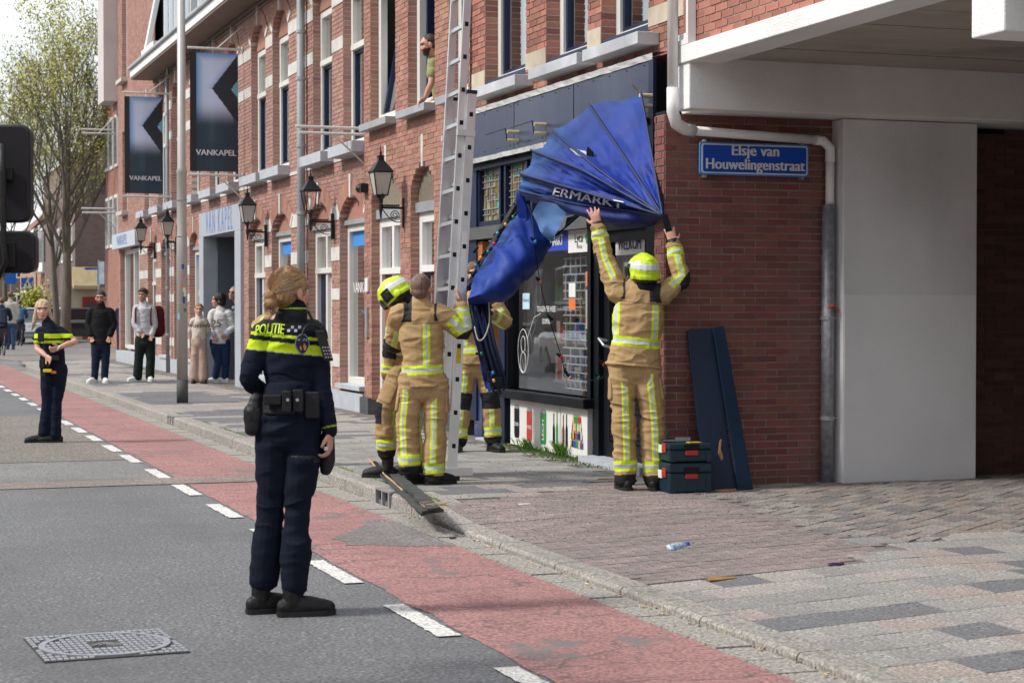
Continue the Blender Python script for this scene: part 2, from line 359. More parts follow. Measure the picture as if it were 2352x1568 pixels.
# kerb stones, each with a rounded nose, pieces of a structure
kerb = struct('kerb', MB().box(KX0+.01, KX1-.01, -2, 45.5, -.05, .035), m_sand)
def kerb_stone(y0, y1, hx=lambda y: 0.):
    mb = MB(); rs = []
    for y in (y0+.006, (y0+y1)/2, y1-.006):
        h = kerb_h(y); dx = hx(y); r_ = min(.022, h*.4)
        rs.append([(KX0+dx, y, -.02), (KX0+dx+.004, y, h-r_), (KX0+dx+.006+r_*.4, y, h-r_*.3), (KX0+dx+.006+r_, y, h), (KX1+dx, y, h+.002), (KX1+dx, y, -.02)])
    return mb.rings(rs)
def corner_dx(y): return 0 if y < 45 else (y-45)**2*.03
y = 3.2
while y < 51:
    L = .98
    if not (14.2 < y+L and y < 13.75+.5) or True:
        y1 = y+L
        if 12.9 < y < 14.0: y1 = min(y1, 13.55) if y < 13.2 else y1
        if abs(y-13.55) < .01: y = 13.98; y1 = y+L       # the gully sits in this gap
        kerb_stone(y, y1, corner_dx).build('kerb_stone', m_conc, kerb, smooth=False)
    y = y1
# gully inlet in the kerb
g = thing('kerb_drain', 'cast iron drain inlet set in the kerb beside the fallen planks', 'drain', (3.88, 13.76, 0))
MB().box(KX0-.01, KX1+.12, 13.56, 13.97, .115, .128).build('cover', m_steel, g)
for k in (0, 1.5, 3): MB().box(KX0-.012, KX0+.02, 13.57+k*.125, 13.595+k*.125, .0, .115).build('bar', m_zinc, g)
MB().box(KX0+.05, KX1+.1, 13.57, 13.96, -.03, .112).build('box', m_dark, g)
g2 = copy_tree(g, (3.88, 24.0, 0)); g2['label'] = 'small iron drain inlet in the kerb left of the lamp post foot'
# ---------------------------------------------------------------- pavement
pg = [[(x_, y_, pave_h(x_, y_)-.007) for x_ in (KX1, KX1+.8, KX1+1.6, 12)] for y_ in (-2, 5, 11.9, 12.2, 12.6, 13.0, 30, 45)]+[[(KX1+(y_-45)**2*.03, y_, .105), (KX1+1.2, y_, .112), (KX1+1.6, y_, .113), (12, y_, .113)] for y_ in (46.5, 48, 49.3, 50.3)]
pav = struct('pavement', MB().rings(pg, cap=False, closed=False), m_sand)
P0 = [onZ(*p, .1).to_2d() for p in ((1010, 1160), (1100, 1215), (1310, 1290), (1493, 1314), (1852, 1301), (2063, 1274), (1890, 1229), (1682, 1153), (1590, 1133), (1400, 1112), (1250, 1140))]
PG = [onZ(*p, .1).to_2d() for p in ((1590, 1133), (1682, 1153), (1890, 1229), (2063, 1250), (2600, 1200), (2600, 1080), (1930, 1095), (1560, 1100))]
def inpoly(x, y, P):
    c = False; n = len(P)
    for i in range(n):
        a, b = P[i], P[(i+1) % n]
        if (a[1] > y) != (b[1] > y) and x < (b[0]-a[0])*(y-a[1])/(b[1]-a[1])+a[0]: c = not c
    return c
pieces = []      # (distance, cx, cy, w, l, ang, mat group, mat idx, name)
def zone(x, y):
    if inpoly(x, y, P0): return 1
    if inpoly(x, y, PG) or (y > 11.0 and x > 6.05): return 2
    return 0
# 30 cm tiles
row = 0; y = 4.0
while y < 50:
    x = KX1+.01+(.15 if row % 2 else 0)-.0
    if row % 2: xs0 = x-.15
    cell = []
    xx = KX1+.008
    first = .15 if row % 2 else .3
    while xx < (11 if y < 11.3 else 6.4):
        w = first if xx < KX1+.02 else .3
        if zone(xx+w/2, y+.15) == 0:
            h = noise.noise(Vector((xx*1.3, y*.8, 2)))+random.uniform(-.45, .45)
            if y > 14.5:
                bd = noise.noise(Vector((xx*.35, y*.5, 9)))
                k = 4 if bd+random.uniform(-.25, .25) > .12 and y > 18.5 else random.choice((0, 1, 5, 5) if y < 18.5 else (1, 3, 2, 1))
            else: k = 4 if random.random() < .17 else random.choice((0, 0, 1, 2, 2, 3, 5))
            pieces.append((dist((xx, y, 0)), xx+w/2, y+.15, w-.004, .296, 0, 'T', k))
        xx += w
    y += .3; row += 1
# plum coloured pavers and the uneven grey ones by the wall
def rotlay(P, ang, w, l, tagc, n):
    ca, sa = math.cos(ang), math.sin(ang); cx = sum(p[0] for p in P)/len(P); cy = sum(p[1] for p in P)/len(P)
    for i in range(-70, 70):
        for j in range(-70, 70):
            u = (i+(.5 if j % 2 else 0))*l; v = j*w; x = cx+u*ca-v*sa; y = cy+u*sa+v*ca
            if not inpoly(x, y, P) or x+l/2 < KX1+.03: continue
            x2, l2 = x, l
            if x-l/2 < KX1+.004: l2 = x+l/2-KX1-.004; x2 = KX1+.004+l2/2
            pieces.append((dist((x, y, 0)), x2, y, l2-.008, w-.005, ang, tagc, random.randrange(n)))
rotlay(P0, R(-2), .105, .21, 'P', 3)
PG2 = PG[:]
rotlay(PG2, R(38), .105, .21, 'G', 3)
pieces.sort(key=lambda p: p[0])
vis = [p for p in pieces if p[0] > 5.2]
cnt = {'T': 0, 'P': 0, 'G': 0}; stuff = MB(); allm = m_tiles+m_pav+m_pavg; off = {'T': 0, 'P': 6, 'G': 9}
meshes = {}
for d, x, y, w, l, a, g_, k in pieces:
    px = 1176+FPX*((Vector((x, y, 0))-CAM).dot(rt))/max(d, .1)
    z = pave_h(x, y)+random.uniform(-.0012, .0012)+(random.uniform(-.003, .003) if g_ == 'G' else 0)
    mi = off[g_]+k; big = cnt[g_] < (300 if g_ == 'T' else 130 if g_ == 'P' else 120) and 5.2 < d and px < 2400 and px > 0
    nm = {'T': 'paving_tile', 'P': 'paving_brick', 'G': 'worn_paving_brick'}[g_]
    tlt = (pave_h(x+.1, y)-pave_h(x-.1, y))/.2; tly = (pave_h(x, y+.1)-pave_h(x, y-.1))/.2
    jt = .018 if g_ == 'G' else .002
    if big:
        cnt[g_] += 1; key = (nm, mi, round(w, 3))
        if key not in meshes:
            bm_ = MB().box(-w/2, w/2, -l/2, l/2, -.05, 0); me = bpy.data.meshes.new(nm); me.from_pydata(bm_.v, [], bm_.f); me.materials.append(allm[mi]); meshes[key] = me
        o = link(nm, meshes[key], pav, loc=(x, y, z)); o.rotation_euler = (tly+random.uniform(-jt, jt)*.5, -tlt+random.uniform(-jt, jt), a)
    else:
        ca, sa = math.cos(a), math.sin(a); stuff.mi(mi)
        ux, uy = Vector((ca, sa, tlt*ca)), Vector((-sa, ca, tlt*-sa+tly)); c = Vector((x, y, z))
        q = [c-ux*w/2-uy*l/2, c+ux*w/2-uy*l/2, c+ux*w/2+uy*l/2, c-ux*w/2+uy*l/2]
        b = [p-Vector((0, 0, .05)) for p in q]
        stuff.add(q+b, [(0, 1, 2, 3), (0, 4, 5, 1), (1, 5, 6, 2), (2, 6, 7, 3), (3, 7, 4, 0)])
stuff.build('paving', allm, pav, kind='stuff')
# manhole cover: square cast frame with studs and a round lid
cv = [onZ(*p, 0) for p in ((68, 1470), (372, 1450), (419, 1495), (99, 1519))]
mc = (cv[0]+cv[1]+cv[2]+cv[3])/4; e1 = ((cv[1]-cv[0])+(cv[2]-cv[3])).normalized(); e2 = Vector((e1.y, -e1.x, 0))
mh = thing('manhole_cover', 'square cast iron manhole cover with a round lid in the asphalt', 'manhole cover', mc)
m_cast = mat('cast_iron', (.34, .35, .38), .5, .15, 30, metal=.35)
HW = .315
MB().obox(mc-e1*HW-e2*HW+Vector((0, 0, -.01)), e1*2*HW, e2*2*HW, (0, 0, .016)).build('frame', mat('cast_dark', (.06, .055, .05), .8, .3, 30), mh)
st = MB(); N = 23; pitch = 2*HW/N; lid = MB(); 
for i in range(N):
    for j in range(11):
        u = -HW+pitch*(i+.5); v = -HW+2*HW/11*(j+.5); r_ = math.hypot(u, v); 
        if .255 < r_ < .305: continue
        if r_ < .285 and abs(u) < .075 and abs(v) < .06: continue
        tgt = lid if r_ < .28 else st
        tgt.obox(mc+e1*(u-pitch*.36)+e2*(v-.022)+Vector((0, 0, .004)), e1*pitch*.72, e2*.044, (0, 0, .007))
st.build('frame_studs', m_cast, mh, kind='stuff')
lid.build('lid_studs', m_cast, mh, kind='stuff')
rg = []
for r0, r1, z in ((.262, .292, .013),):
    n = 64; a_ = [[mc+(e1*math.cos(t_)+e2*math.sin(t_))*r_+Vector((0, 0, zz)) for t_ in [2*math.pi*q/n for q in range(n)]] for r_, zz in ((r0, .0), (r0, z), (r1, z), (r1, 0))]
    MB().rings(a_, cap=False).build('rim', m_cast, mh, smooth=False)
em = MB()
for s_ in (-1, 1):
    em.obox(mc+e1*(.0)+e2*(-.03)+Vector((0, 0, .006)), e1*s_*.065+e2*.06, e2*.012, (0, 0, .008))
    em.obox(mc+e1*(.0)+e2*(-.0)+Vector((0, 0, .006)), e1*s_*.035+e2*.035, e2*.010, (0, 0, .008))
em.build('emblem', m_cast, mh)
# ---------------------------------------------------------------- brickwork
def brickwall(parent, O, U, Nn, u0, u1, z0, z1, m, openings=(), nparts=300, course=.0625, blen=.22, proud=.007, reveal=.12, mortar=None, name='brick', seed=0, wdepth=.02):
    """Individual bricks over a recessed mortar sheet.  O origin, U along the wall, Nn outward normal."""
    rnd = random.Random(seed); O, U, Nn = Vector(O), Vector(U), Vector(Nn); Z = Vector((0, 0, 1))
    mm = MB(); bl = []
    nrow = int((z1-z0)/course)
    def cut(o, z):
        a, b, c0, c1, rise = o
        if z < c0 or z > c1+rise: return None
        if z <= c1 or rise == 0: return (a, b)
        w = (b-a)/2; Rr = (w*w+rise*rise)/(2*rise); dz = z-(c1+rise-Rr)
        if dz > Rr: return None
        hw = math.sqrt(max(0, Rr*Rr-dz*dz)); return ((a+b)/2-hw, (a+b)/2+hw)
    for r_ in range(nrow):
        za = z0+r_*course; zb = za+course; zm = (za+zb)/2
        segs = [(u0, u1, 0, 0)]
        for o in openings:
            c = cut(o, zm)
            if not c: continue
            ns_ = []
            for a, b, ea, eb in segs:
                if c[1] <= a or c[0] >= b: ns_.append((a, b, ea, eb)); continue
                if c[0] > a: ns_.append((a, c[0], ea, 1))
                if c[1] < b: ns_.append((c[1], b, 1, eb))
            segs = ns_
        for a, b, ea, eb in segs:
            p = lambda u, z, d=-proud: O+U*u+Nn*d+Z*z
            mm.quad(p(a, za), p(b, za), p(b, zb), p(a, zb))
            for e, uu in ((ea, a), (eb, b)):
                if e: mm.quad(p(uu, za), p(uu, zb), p(uu, zb, -reveal-.02), p(uu, za, -reveal-.02))
            k = math.floor((a-rnd.random()*0)/blen); u = k*blen+(blen/2 if r_ % 2 else 0)
            if u > a: u -= blen
            half = (r_ % 4 == 1)
            while u < b:
                ua, ub = max(a, u), min(b, u+blen); u += blen
                if ub-ua < .025: continue
                ga = 0 if (ea and ua == a) else .005; gb = 0 if (eb and ub == b) else .005
                dep = reveal if ((ea and ua == a) or (eb and ub == b)) else wdepth
                bl.append(((ua+ga)-(.004 if (ea and ua == a) else 0), (ub-gb)+(.004 if (eb and ub == b) else 0), za+.005, zb-.005, dep, rnd.uniform(-.002, .003)))
    mm.build('mortar', mortar or m_mortar, parent)
    def key(b):
        c = O+U*((b[0]+b[1])/2)+Z*((b[2]+b[3])/2); d = dist(c); v = c-CAM
        x = 1176+FPX*v.dot(rt)/d; y = 784-FPX*v.dot(up)/d
        return (0 if (-20 < x < 2370 and -20 < y < 1590 and d > 0) else 1, d)
    bl.sort(key=key); cache = {}; st_ = MB()
    M3 = Matrix((U, Z, Nn)).transposed()
    for i, (a, b, c, d, dep, jit) in enumerate(bl):
        if i < nparts:
            kk = (round(b-a, 2), round(dep, 2))
            if kk not in cache:
                w = b-a; h = d-c; o_ = Vector((0, 0, 0))
                bx = MB().obox(o_-U*w/2-Z*h/2-Nn*dep, U*w, Z*h, Nn*dep); me = bpy.data.meshes.new(name); me.from_pydata(bx.v, [], bx.f); me.materials.append(m); cache[kk] = me
            link(name, cache[kk], parent, loc=O+U*((a+b)/2)+Z*((c+d)/2)+Nn*jit)
        else:
            p = lambda u, z, q: O+U*u+Nn*q+Z*z
            vs = [p(a, c, jit), p(b, c, jit), p(b, d, jit), p(a, d, jit), p(a, c, -dep), p(b, c, -dep), p(b, d, -dep), p(a, d, -dep)]
            st_.add(vs, [(0, 1, 2, 3), (1, 0, 4, 5), (3, 2, 6, 7), (2, 1, 5, 6), (0, 3, 7, 4)])
    if st_.f: st_.build('bricks', m, parent, kind='stuff')
FX = 6.38
WU, WN = Vector((0, 1, 0)), Vector((-1, 0, 0))
def arch(parent, y0, y1, zs, rise, m, key=True, thick=.24, skew=True, np_=15):
    w = (y1-y0)/2; Rr = (w*w+rise*rise)/(2*rise); zc_ = zs+rise-Rr; cy = (y0+y1)/2; a0 = math.asin(min(1, w/Rr))
    n = max(9, int(2*a0*Rr/.075)); mb = MB(); 
    for i in range(n):
        a = -a0+2*a0*(i+.06)/n; b = -a0+2*a0*(i+.94)/n
        if key and abs((a+b)/2) < a0*.09: continue
        end = i in (0, n-1)
        q = [(cy+math.sin(t_)*r_, zc_+math.cos(t_)*r_) for t_, r_ in ((a, Rr+.004), (b, Rr+.004), (b, Rr+thick), (a, Rr+thick))]
        (mb.mi(1) if end else mb.mi(0)).prism([(FX-.016, *p) for p in q], (.12, 0, 0))
    mb.build('arch_bricks', [m, m_stone], parent, kind='stuff')
    if key: MB().prism([(FX-.035, cy-.035, zs+rise-.03), (FX-.035, cy+.035, zs+rise-.03), (FX-.035, cy+.05, zs+rise+thick+.05), (FX-.035, cy-.05, zs+rise+thick+.05)], (.1, 0, 0)).build('keystone', m_stone, parent)
def window(parent, y0, y1, z0, z1, fm=m_cream, sm=m_blue, transom=None, curtain=.5, X=FX+.11, sash=True, name='window', depth=.09, fwid=.065, text=None, blue=False, mull=None, door=None, tilt=False, inter=True, glassm=None):
    f = MB(); w_ = fwid
    f.box(X, X+depth, y0, y0+w_, z0, z1).box(X, X+depth, y1-w_, y1, z0, z1).box(X+.001, X+depth, y0+w_, y1-w_, z1-w_, z1).box(X-.01, X+depth, y0+w_, y1-w_, z0, z0+w_*.9)
    if transom: f.box(X-.03, X+depth, y0+w_, y1-w_, transom-.04, transom+.04)
    if mull: f.box(X+.002, X+depth, mull-.05, mull+.05, z0+w_, z1-w_)
    o = f.build(name, fm, parent, bevel=.004)
    zt = transom+.04 if transom else None
    fields = []
    ya, yb = y0+w_, y1-w_
    if transom: fields += [(ya, yb, z0+w_*.9, transom-.04, 1), (ya, yb, transom+.04, z1-w_, 0)]
    else: fields += [(ya, yb, z0+w_*.9, z1-w_, 1)]
    if mull:
        nf = []
        for a, b, c, d, s_ in fields: nf += [(a, mull-.05, c, d, s_), (mull+.05, b, c, d, s_)]
        fields = nf
    for k, (a, b, c, d, s_) in enumerate(fields):
        if s_ and sash and not tilt:
            sb = MB(); t_ = .045; X2 = X+.03
            sb.box(X2, X2+.05, a, a+t_, c, d).box(X2, X2+.05, b-t_, b, c, d).box(X2+.001, X2+.05, a+t_, b-t_, c, c+t_).box(X2+.001, X2+.05, a+t_, b-t_, d-t_, d)
            sb.build('sash', sm, o); a, b, c, d = a+t_, b-t_, c+t_, d-t_
        if tilt and s_:
            continue
        MB().quad((X+.062, a, c), (X+.062, b, c), (X+.062, b, d), (X+.062, a, d)).build('pane', glassm or m_glass, o)
    if curtain:
        Xc = X+.25; cb = MB(); n = 24
        ca, cb_ = y0, y0+(y1-y0)*curtain
        rs = [[(Xc+.02*math.sin(i*1.9+z_), ca+(cb_-ca)*i/n, z_) for i in range(n+1)] for z_ in (z0, z1)]
        cb.rings(rs, cap=False, closed=False).build('curtain', m_curt, o, smooth=True)
    return o
def sill(parent, y0, y1, z, m=m_blstone, ext=.06, h=.10, out=.16):
    MB().box(FX-out, FX+.12, y0-ext, y1+ext, z-h, z).build('sill', m, parent, bevel=.006)
def bands(parent, piers, zs, m=m_stone):
    for a, b in piers:
        for c, d in zs: MB().box(FX-.008, FX+.10, a+.001, b-.001, c, d).build('stone_band', m, parent)
def body(parent, y0, y1, z1, m, x0=FX+.9, x1=17, z0=0):
    MB().box(x0, x1, y0, y1, z0, z1).build('house_body', m, parent)
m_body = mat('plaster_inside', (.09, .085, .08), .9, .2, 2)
# ---------------------------------------------------------------- long brick terrace with the showroom
vk = thing('brick_terrace', 'long red brick terrace with pale stone bands, banners and a stone portal', 'building', (FX, 30, 0))
G = [(24.02, 25.37, .40, 2.74, .30), (25.85, 27.30, .05, 2.74, .30), (28.45, 29.88, .40, 2.74, .28), (30.41, 31.79, .05, 2.74, .28),
     (32.21, 36.36, .0, 3.33, 0), (36.62, 37.80, .40, 2.74, .28), (38.45, 39.75, .05, 2.74, .28), (40.30, 41.50, .40, 2.74, .28), (42.3, 43.5, .05, 2.74, .28), (44.9, 48.3, .40, 2.99, 0)]
UU = [(24.04, 25.16), (25.80, 26.96), (28.62, 29.78), (30.32, 31.51), (32.69, 33.7), (34.5, 35.5), (36.55, 37.5), (38.87, 39.95), (40.9, 41.95), (43.0, 44.0)]
GU = [(a, b, 3.68, 5.93, .33) for a, b in UU]+[(46.9, 47.8, 3.9, 5.9, 0), (46.9, 47.8, 7.2, 9.6, 0)]
op = G+GU
brickwall(vk, (FX, 0, 0), WU, WN, 23.94, 48.6, 0.35, 6.60, m_brick, op, 300, seed=2, proud=.008)
brickwall(vk, (FX, 0, 0), WU, WN, 42.4, 49.6, 6.6, 13.4, m_brick, [GU[-1]], 0, seed=3)
MB().box(FX-.05, FX+.25, 42.3, 49.7, 13.4, 13.6).build('gable_coping', m_stone, vk)
MB().box(FX-.35, FX+.1, 48.7, 49.9, 6.8, 13.5).build('gable_board', mat('gable_board_paint', (.52, .47, .45), .6, .08, 2), vk)
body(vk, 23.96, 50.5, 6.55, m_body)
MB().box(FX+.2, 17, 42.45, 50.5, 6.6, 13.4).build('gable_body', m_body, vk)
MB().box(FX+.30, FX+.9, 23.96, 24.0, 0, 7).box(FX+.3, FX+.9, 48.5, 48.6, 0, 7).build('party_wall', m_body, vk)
for i, (a, b) in enumerate(((24.02, 25.37), (28.45, 29.88), (36.62, 37.8), (40.3, 41.5))):
    w = window(vk, a, b, .46, 2.66, sash=False, curtain=0, fwid=.1, name='shop_window')
    MB().quad((FX+.168, a+.1, 2.36), (FX+.168, b-.1, 2.36), (FX+.168, b-.1, 2.57), (FX+.168, a+.1, 2.57)).build('blue_film', mat('blue_film', (.05, .27, .70), .4, .05), w)
    MB().box(FX-.08, FX+.2, a, b, .40, .46).build('window_ledge', m_blstone, vk)
    cy = a+.72
    tm = MB(); put_text(tm, 'VANKAPEL', (FX+.155, cy-.02, 1.78), (0, -1, 0), (0, 0, 1), .21, spacing=1.0); tm.build('lettering', mat('white_film', (.8, .8, .8), .5, .02), w)
    if i == 0:
        tm = MB(); put_text(tm, '+ INGANG', (FX+.155, cy-.15, 1.45), (0, -1, 0), (0, 0, 1), .085); tm.build('lettering', mat('blue_film', (.05, .27, .70)), w)
    MB().box(FX+.75, FX+.76, a-.2, b+.2, .5, 2.6).build('interior_screen', mat('showroom_grey', (.18, .18, .17), .9, .3, 1.5), vk)
for a, b in ((25.85, 27.30), (30.41, 31.79), (38.45, 39.75), (42.3, 43.5)):
    md = a+(b-a)*.52
    w = window(vk, a, b, .1, 2.66, sash=False, curtain=0, fwid=.11, name='door_frame', mull=md, transom=2.05)
    MB().box(FX+.17, FX+.21, md+.05, b-.11, .12, 2.0).build('door_panel', m_blue, w)
    MB().box(FX+.16, FX+.2, a+.11, md-.05, .12, 2.01).build('door_panel', m_cream, w)
    MB().box(FX-.02, FX+.2, a, b, .0, .13).build('doorstep', m_blstone, vk)
for a, b, c, d, r_ in G:
    if r_: 
        arch(vk, a, b, c if 0 else d, r_, m_brick2)
        MB().box(FX+.09, FX+.2, a-.02, b+.02, 2.66, 3.1).build('tympanum', m_brick2, vk)
        MB().box(FX+.06, FX+.12, a, b, 2.655, 2.72).build('head_trim', m_zinc, vk)
for i, (a, b) in enumerate(UU):
    window(vk, a, b, 3.72, 5.85, transom=5.08, curtain=(.55 if i % 2 else .35), fwid=.10)
    MB().box(FX+.09, FX+.2, a-.02, b+.02, 5.85, 6.3).build('tympanum', m_brick2, vk)
    arch(vk, a, b, 5.93, .33, m_brick2, thick=.22)
    sill(vk, a, b, 3.72, ext=.10, h=.15, out=.20)
window(vk, 46.9, 47.8, 3.9, 5.9, curtain=.5); window(vk, 46.9, 47.8, 7.2, 9.6, curtain=.5)
sill(vk, 46.9, 47.8, 3.9, m_mortar); sill(vk, 46.9, 47.8, 7.2, m_mortar)
pG = [(25.37, 25.85), (27.30, 27.52), (28.0, 28.45), (29.88, 30.41), (36.36, 36.62), (37.8, 38.45), (39.75, 40.3), (41.5, 42.3), (43.5, 44.9)]
bands(vk, pG, [(.68, .86), (1.62, 1.78), (2.17, 2.36), (2.74, 2.94)])
pU = [(25.16, 25.80), (26.96, 27.52), (28.0, 28.62), (29.78, 30.32), (31.51, 32.69), (33.7, 34.5), (35.5, 36.55), (37.5, 38.87), (39.95, 40.9), (41.95, 43)]
bands(vk, pU, [(5.1, 5.28), (5.74, 5.93)])
bands(vk, [(23.96, 27.55), (27.95, 36.6), (36.6, 44.5)], [(3.55, 3.60)], m_stone)
MB().box(FX-.05, FX+.2, 23.96, 32.2, .0, .36).build('plinth', m_blstone, vk); MB().box(FX-.05, FX+.2, 36.4, 48.8, .0, .40).build('plinth', m_blstone, vk)
# stone portal
pt = MB(); pt.box(FX-.06, FX+.9, 32.21, 32.74, 0, 2.86).box(FX-.06, FX+.9, 35.9, 36.36, 0, 2.86).box(FX-.06, FX+.9, 32.21, 36.36, 2.862, 3.33)
pt.build('portal', mat('portal_stone', (.36, .39, .43), .7, .1, 3, bump=.1), vk, bevel=.006)
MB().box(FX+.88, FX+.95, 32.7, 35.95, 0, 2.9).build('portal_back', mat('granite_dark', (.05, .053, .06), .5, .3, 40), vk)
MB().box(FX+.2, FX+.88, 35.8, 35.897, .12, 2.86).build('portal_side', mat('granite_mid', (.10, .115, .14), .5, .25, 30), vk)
tm = MB(); put_text(tm, 'VAN KAPEL', (FX-.063, 34.25, 3.09), (0, -.62, 0), (0, 0, 1), .62, spacing=1.45); tm.build('lettering', mat('blue_letters', (.10, .22, .55), .5), vk)
# corner shop window and its fascia board
w = window(vk, 44.95, 48.25, .46, 2.95, sash=False, curtain=0, fwid=.1, name='shop_window', mull=46.6)
MB().box(FX-.12, FX+.1, 44.8, 49.0, 2.99, 3.36).build('fascia_board', mat('fascia_pale', (.45, .5, .56), .6, .1), vk)
tm = MB(); put_text(tm, 'VANKAPEL', (FX-.125, 47.1, 3.17), (0, -.95, 0), (0, 0, 1), .36, spacing=1.2); tm.build('lettering', mat('blue_letters'), vk)
# cornice: brown soffit, white gutter, string courses
MB().box(FX-.56, FX-.30, 23.96, 42.3, 6.63, 6.80).build('gutter_board', m_white, vk, bevel=.01)
MB().box(FX-.62, FX-.40, 23.96, 42.3, 6.802, 6.86).build('gutter_lip', m_zinc, vk, bevel=.01)
MB().box(FX-.54, FX+.1, 23.96, 42.3, 6.59, 6.628).build('soffit', mat('brown_wood', (.17, .12, .09), .7, .2, 5), vk)
MB().box(FX-.03, FX+.1, 23.96, 42.3, 6.46, 6.50).box(FX-.06, FX+.1, 23.96, 42.3, 6.53, 6.588).build('string_course', mat('brown_stone', (.22, .16, .13), .8, .2, 5), vk)
br = MB()
# roof behind and the dormers
m_tile_r = mat('dark_roof_tile', (.03, .032, .04), .35, .3, 3, island=.3)
MB().prism([(FX-.2, 23.96, 6.84), (FX+2.6, 23.96, 10.6), (17, 23.96, 10.6), (17, 23.96, 6.6)], (0, 18.4, 0)).build('roof', m_tile_r, vk)
for k in range(3):
    y0 = 40.4-k*4.2
    dm = MB().box(FX-.1, FX+2.5, y0-3.4, y0, 6.9, 9.4); d_ = dm.build('dormer', m_white, vk)
    for j in range(5): 
        MB().box(FX-.115, FX-.09, y0-3.3+j*.66, y0-3.3+j*.66+.50, 7.1, 9.2).build('dormer_pane', mat('dormer_glass', (.12, .15, .17), .1, .3, .8, spec=.9), d_)
MB().box(FX-.3, FX+.3, 40.6, 42.38, 6.95, 7.25).build('dormer_base', m_white, vk)
MB().prism([(FX-.25, 42.1, 7.25), (FX-.25, 42.38, 7.25), (FX+.5, 42.38, 11), (FX+.5, 42.1, 11)], (.1, 0, 0)).build('barge_board', m_white, vk)
# ---------------------------------------------------------------- middle house
mh_ = thing('brick_house', 'narrow orange brick house with arched door, behind the ladder', 'building', (FX, 21.5, 0))
mG = [(22.2, 23.57, .05, 2.95, .27), (20.77, 21.75, .45, 2.95, .27), (19.5, 20.35, .05, 2.95, .27)]
mU = [(22.41, 23.61), (20.74, 21.85), (19.5, 20.2)]
brickwall(mh_, (FX-.03, 0, 0), WU, WN, 19.46, 23.93, .3, 8.6, m_brick2, mG+[(a, b, 3.82, 6.3, 0) for a, b in mU], 300, seed=5)
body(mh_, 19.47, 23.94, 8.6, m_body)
for i, (a, b) in enumerate(mU):
    window(mh_, a, b, 3.90, 6.2, transom=5.62, curtain=(.0, 0, .6)[i], fwid=.12, X=FX+.08, tilt=(i < 2), sash=True)
    MB().box(FX-.17, FX+.09, a-.02, b+.07, 3.80, 3.89).build('sill', m_zinc, mh_, bevel=.005)
    MB().box(FX+.0, FX+.09, a, b, 3.885, 3.93).build('sill_board', m_white, mh_)
# tilted-in sash of the first window
def tilt_sash(y0, y1, z0, z1, lean, X):
    o = mh_; a = Vector((0, 0, 0)); L = z1-z0; upd = Vector((lean, 0, math.sqrt(L*L-lean*lean)))
    b_ = MB(); w_ = .07; W_ = y1-y0; p = Vector((X, y0, z0)); Y_ = Vector((0, 1, 0)); n_ = upd.normalized()
    t_ = Vector((.05, 0, -.02))
    b_.obox(p, Y_*w_, upd, t_).obox(p+Y_*(W_-w_), Y_*w_, upd, t_).obox(p+Y_*w_, Y_*(W_-2*w_), n_*w_, t_).obox(p+Y_*w_+n_*(L-w_), Y_*(W_-2*w_), n_*w_, t_)
    s_ = b_.build('tilted_sash', m_blue, o)
    q = p+Vector((.03, 0, 0)); MB().quad(q+Y_*w_, q+Y_*(W_-w_), q+Y_*(W_-w_)+upd, q+Y_*w_+upd).build('pane', m_glass, s_)
tilt_sash(22.53, 23.49, 3.97, 5.56, .28, FX+.10)
MB().box(FX+.3, FX+.32, 22.5, 23.0, 3.9, 5.6).build('curtain', m_curt, mh_)
# the window the man leans out of: sash swung inwards
MB().box(FX+.16, FX+.85, 21.66, 21.71, 3.97, 5.56).build('open_sash', m_blue, mh_)
for i, (a, b, c, d, r_) in enumerate(mG):
    arch(mh_, a, b, d, r_, m_brick2, thick=.30)
    MB().box(FX+.07, FX+.2, a-.02, b+.02, 2.70, 3.35).build('tympanum', mat('mossy_brick', (.20, .17, .13), .9, .3, 20, island=.2), mh_)
    MB().box(FX+.03, FX+.09, a, b, 2.66, 2.78).build('head_trim', m_zinc, mh_)
w = window(mh_, 22.2, 23.57, .1, 2.66, fm=m_white, transom=1.98, mull=22.93, sash=False, curtain=.9, fwid=.11, X=FX+.08, name='door_frame')
MB().box(FX+.13, FX+.17, 22.98, 23.46, .12, 1.94).build('door_panel', mat('brown_door', (.28, .09, .035), .5, .15, 3), w)
MB().box(FX+.14, FX+.18, 22.31, 22.88, .12, 1.94).build('door_panel', m_white, w)
w = window(mh_, 20.77, 21.75, .50, 2.66, fm=m_white, transom=1.98, curtain=.9, fwid=.12, X=FX+.08)
w = window(mh_, 19.5, 20.35, .1, 2.66, fm=m_white, transom=1.98, curtain=.9, fwid=.12, X=FX+.08)
bands(mh_, [(23.57, 23.92), (21.75, 22.2), (20.35, 20.77)], [(2.80, 2.95), (2.17, 2.33), (.66, .84), (3.62, 3.74)], m_beige)
bands(mh_, [(23.61, 23.92), (21.85, 22.41), (20.2, 20.74)], [(3.76, 3.88), (5.55, 5.75)], m_beige)
MB().box(FX-.06, FX+.2, 19.46, 22.2, .0, .33).box(FX-.08, FX+.2, 23.57, 24.0, 0, .33).build('plinth', mat('dark_plinth', (.07, .075, .085), .7, .2, 5), mh_)
# house numbers and intercom on the pier
MB().box(FX-.055, FX-.03, 23.68, 23.82, 1.72, 1.90).build('number_plate', m_white, mh_)
MB().box(FX-.06, FX-.03, 23.70, 23.80, 1.12, 1.52).build('intercom', m_steel, mh_)
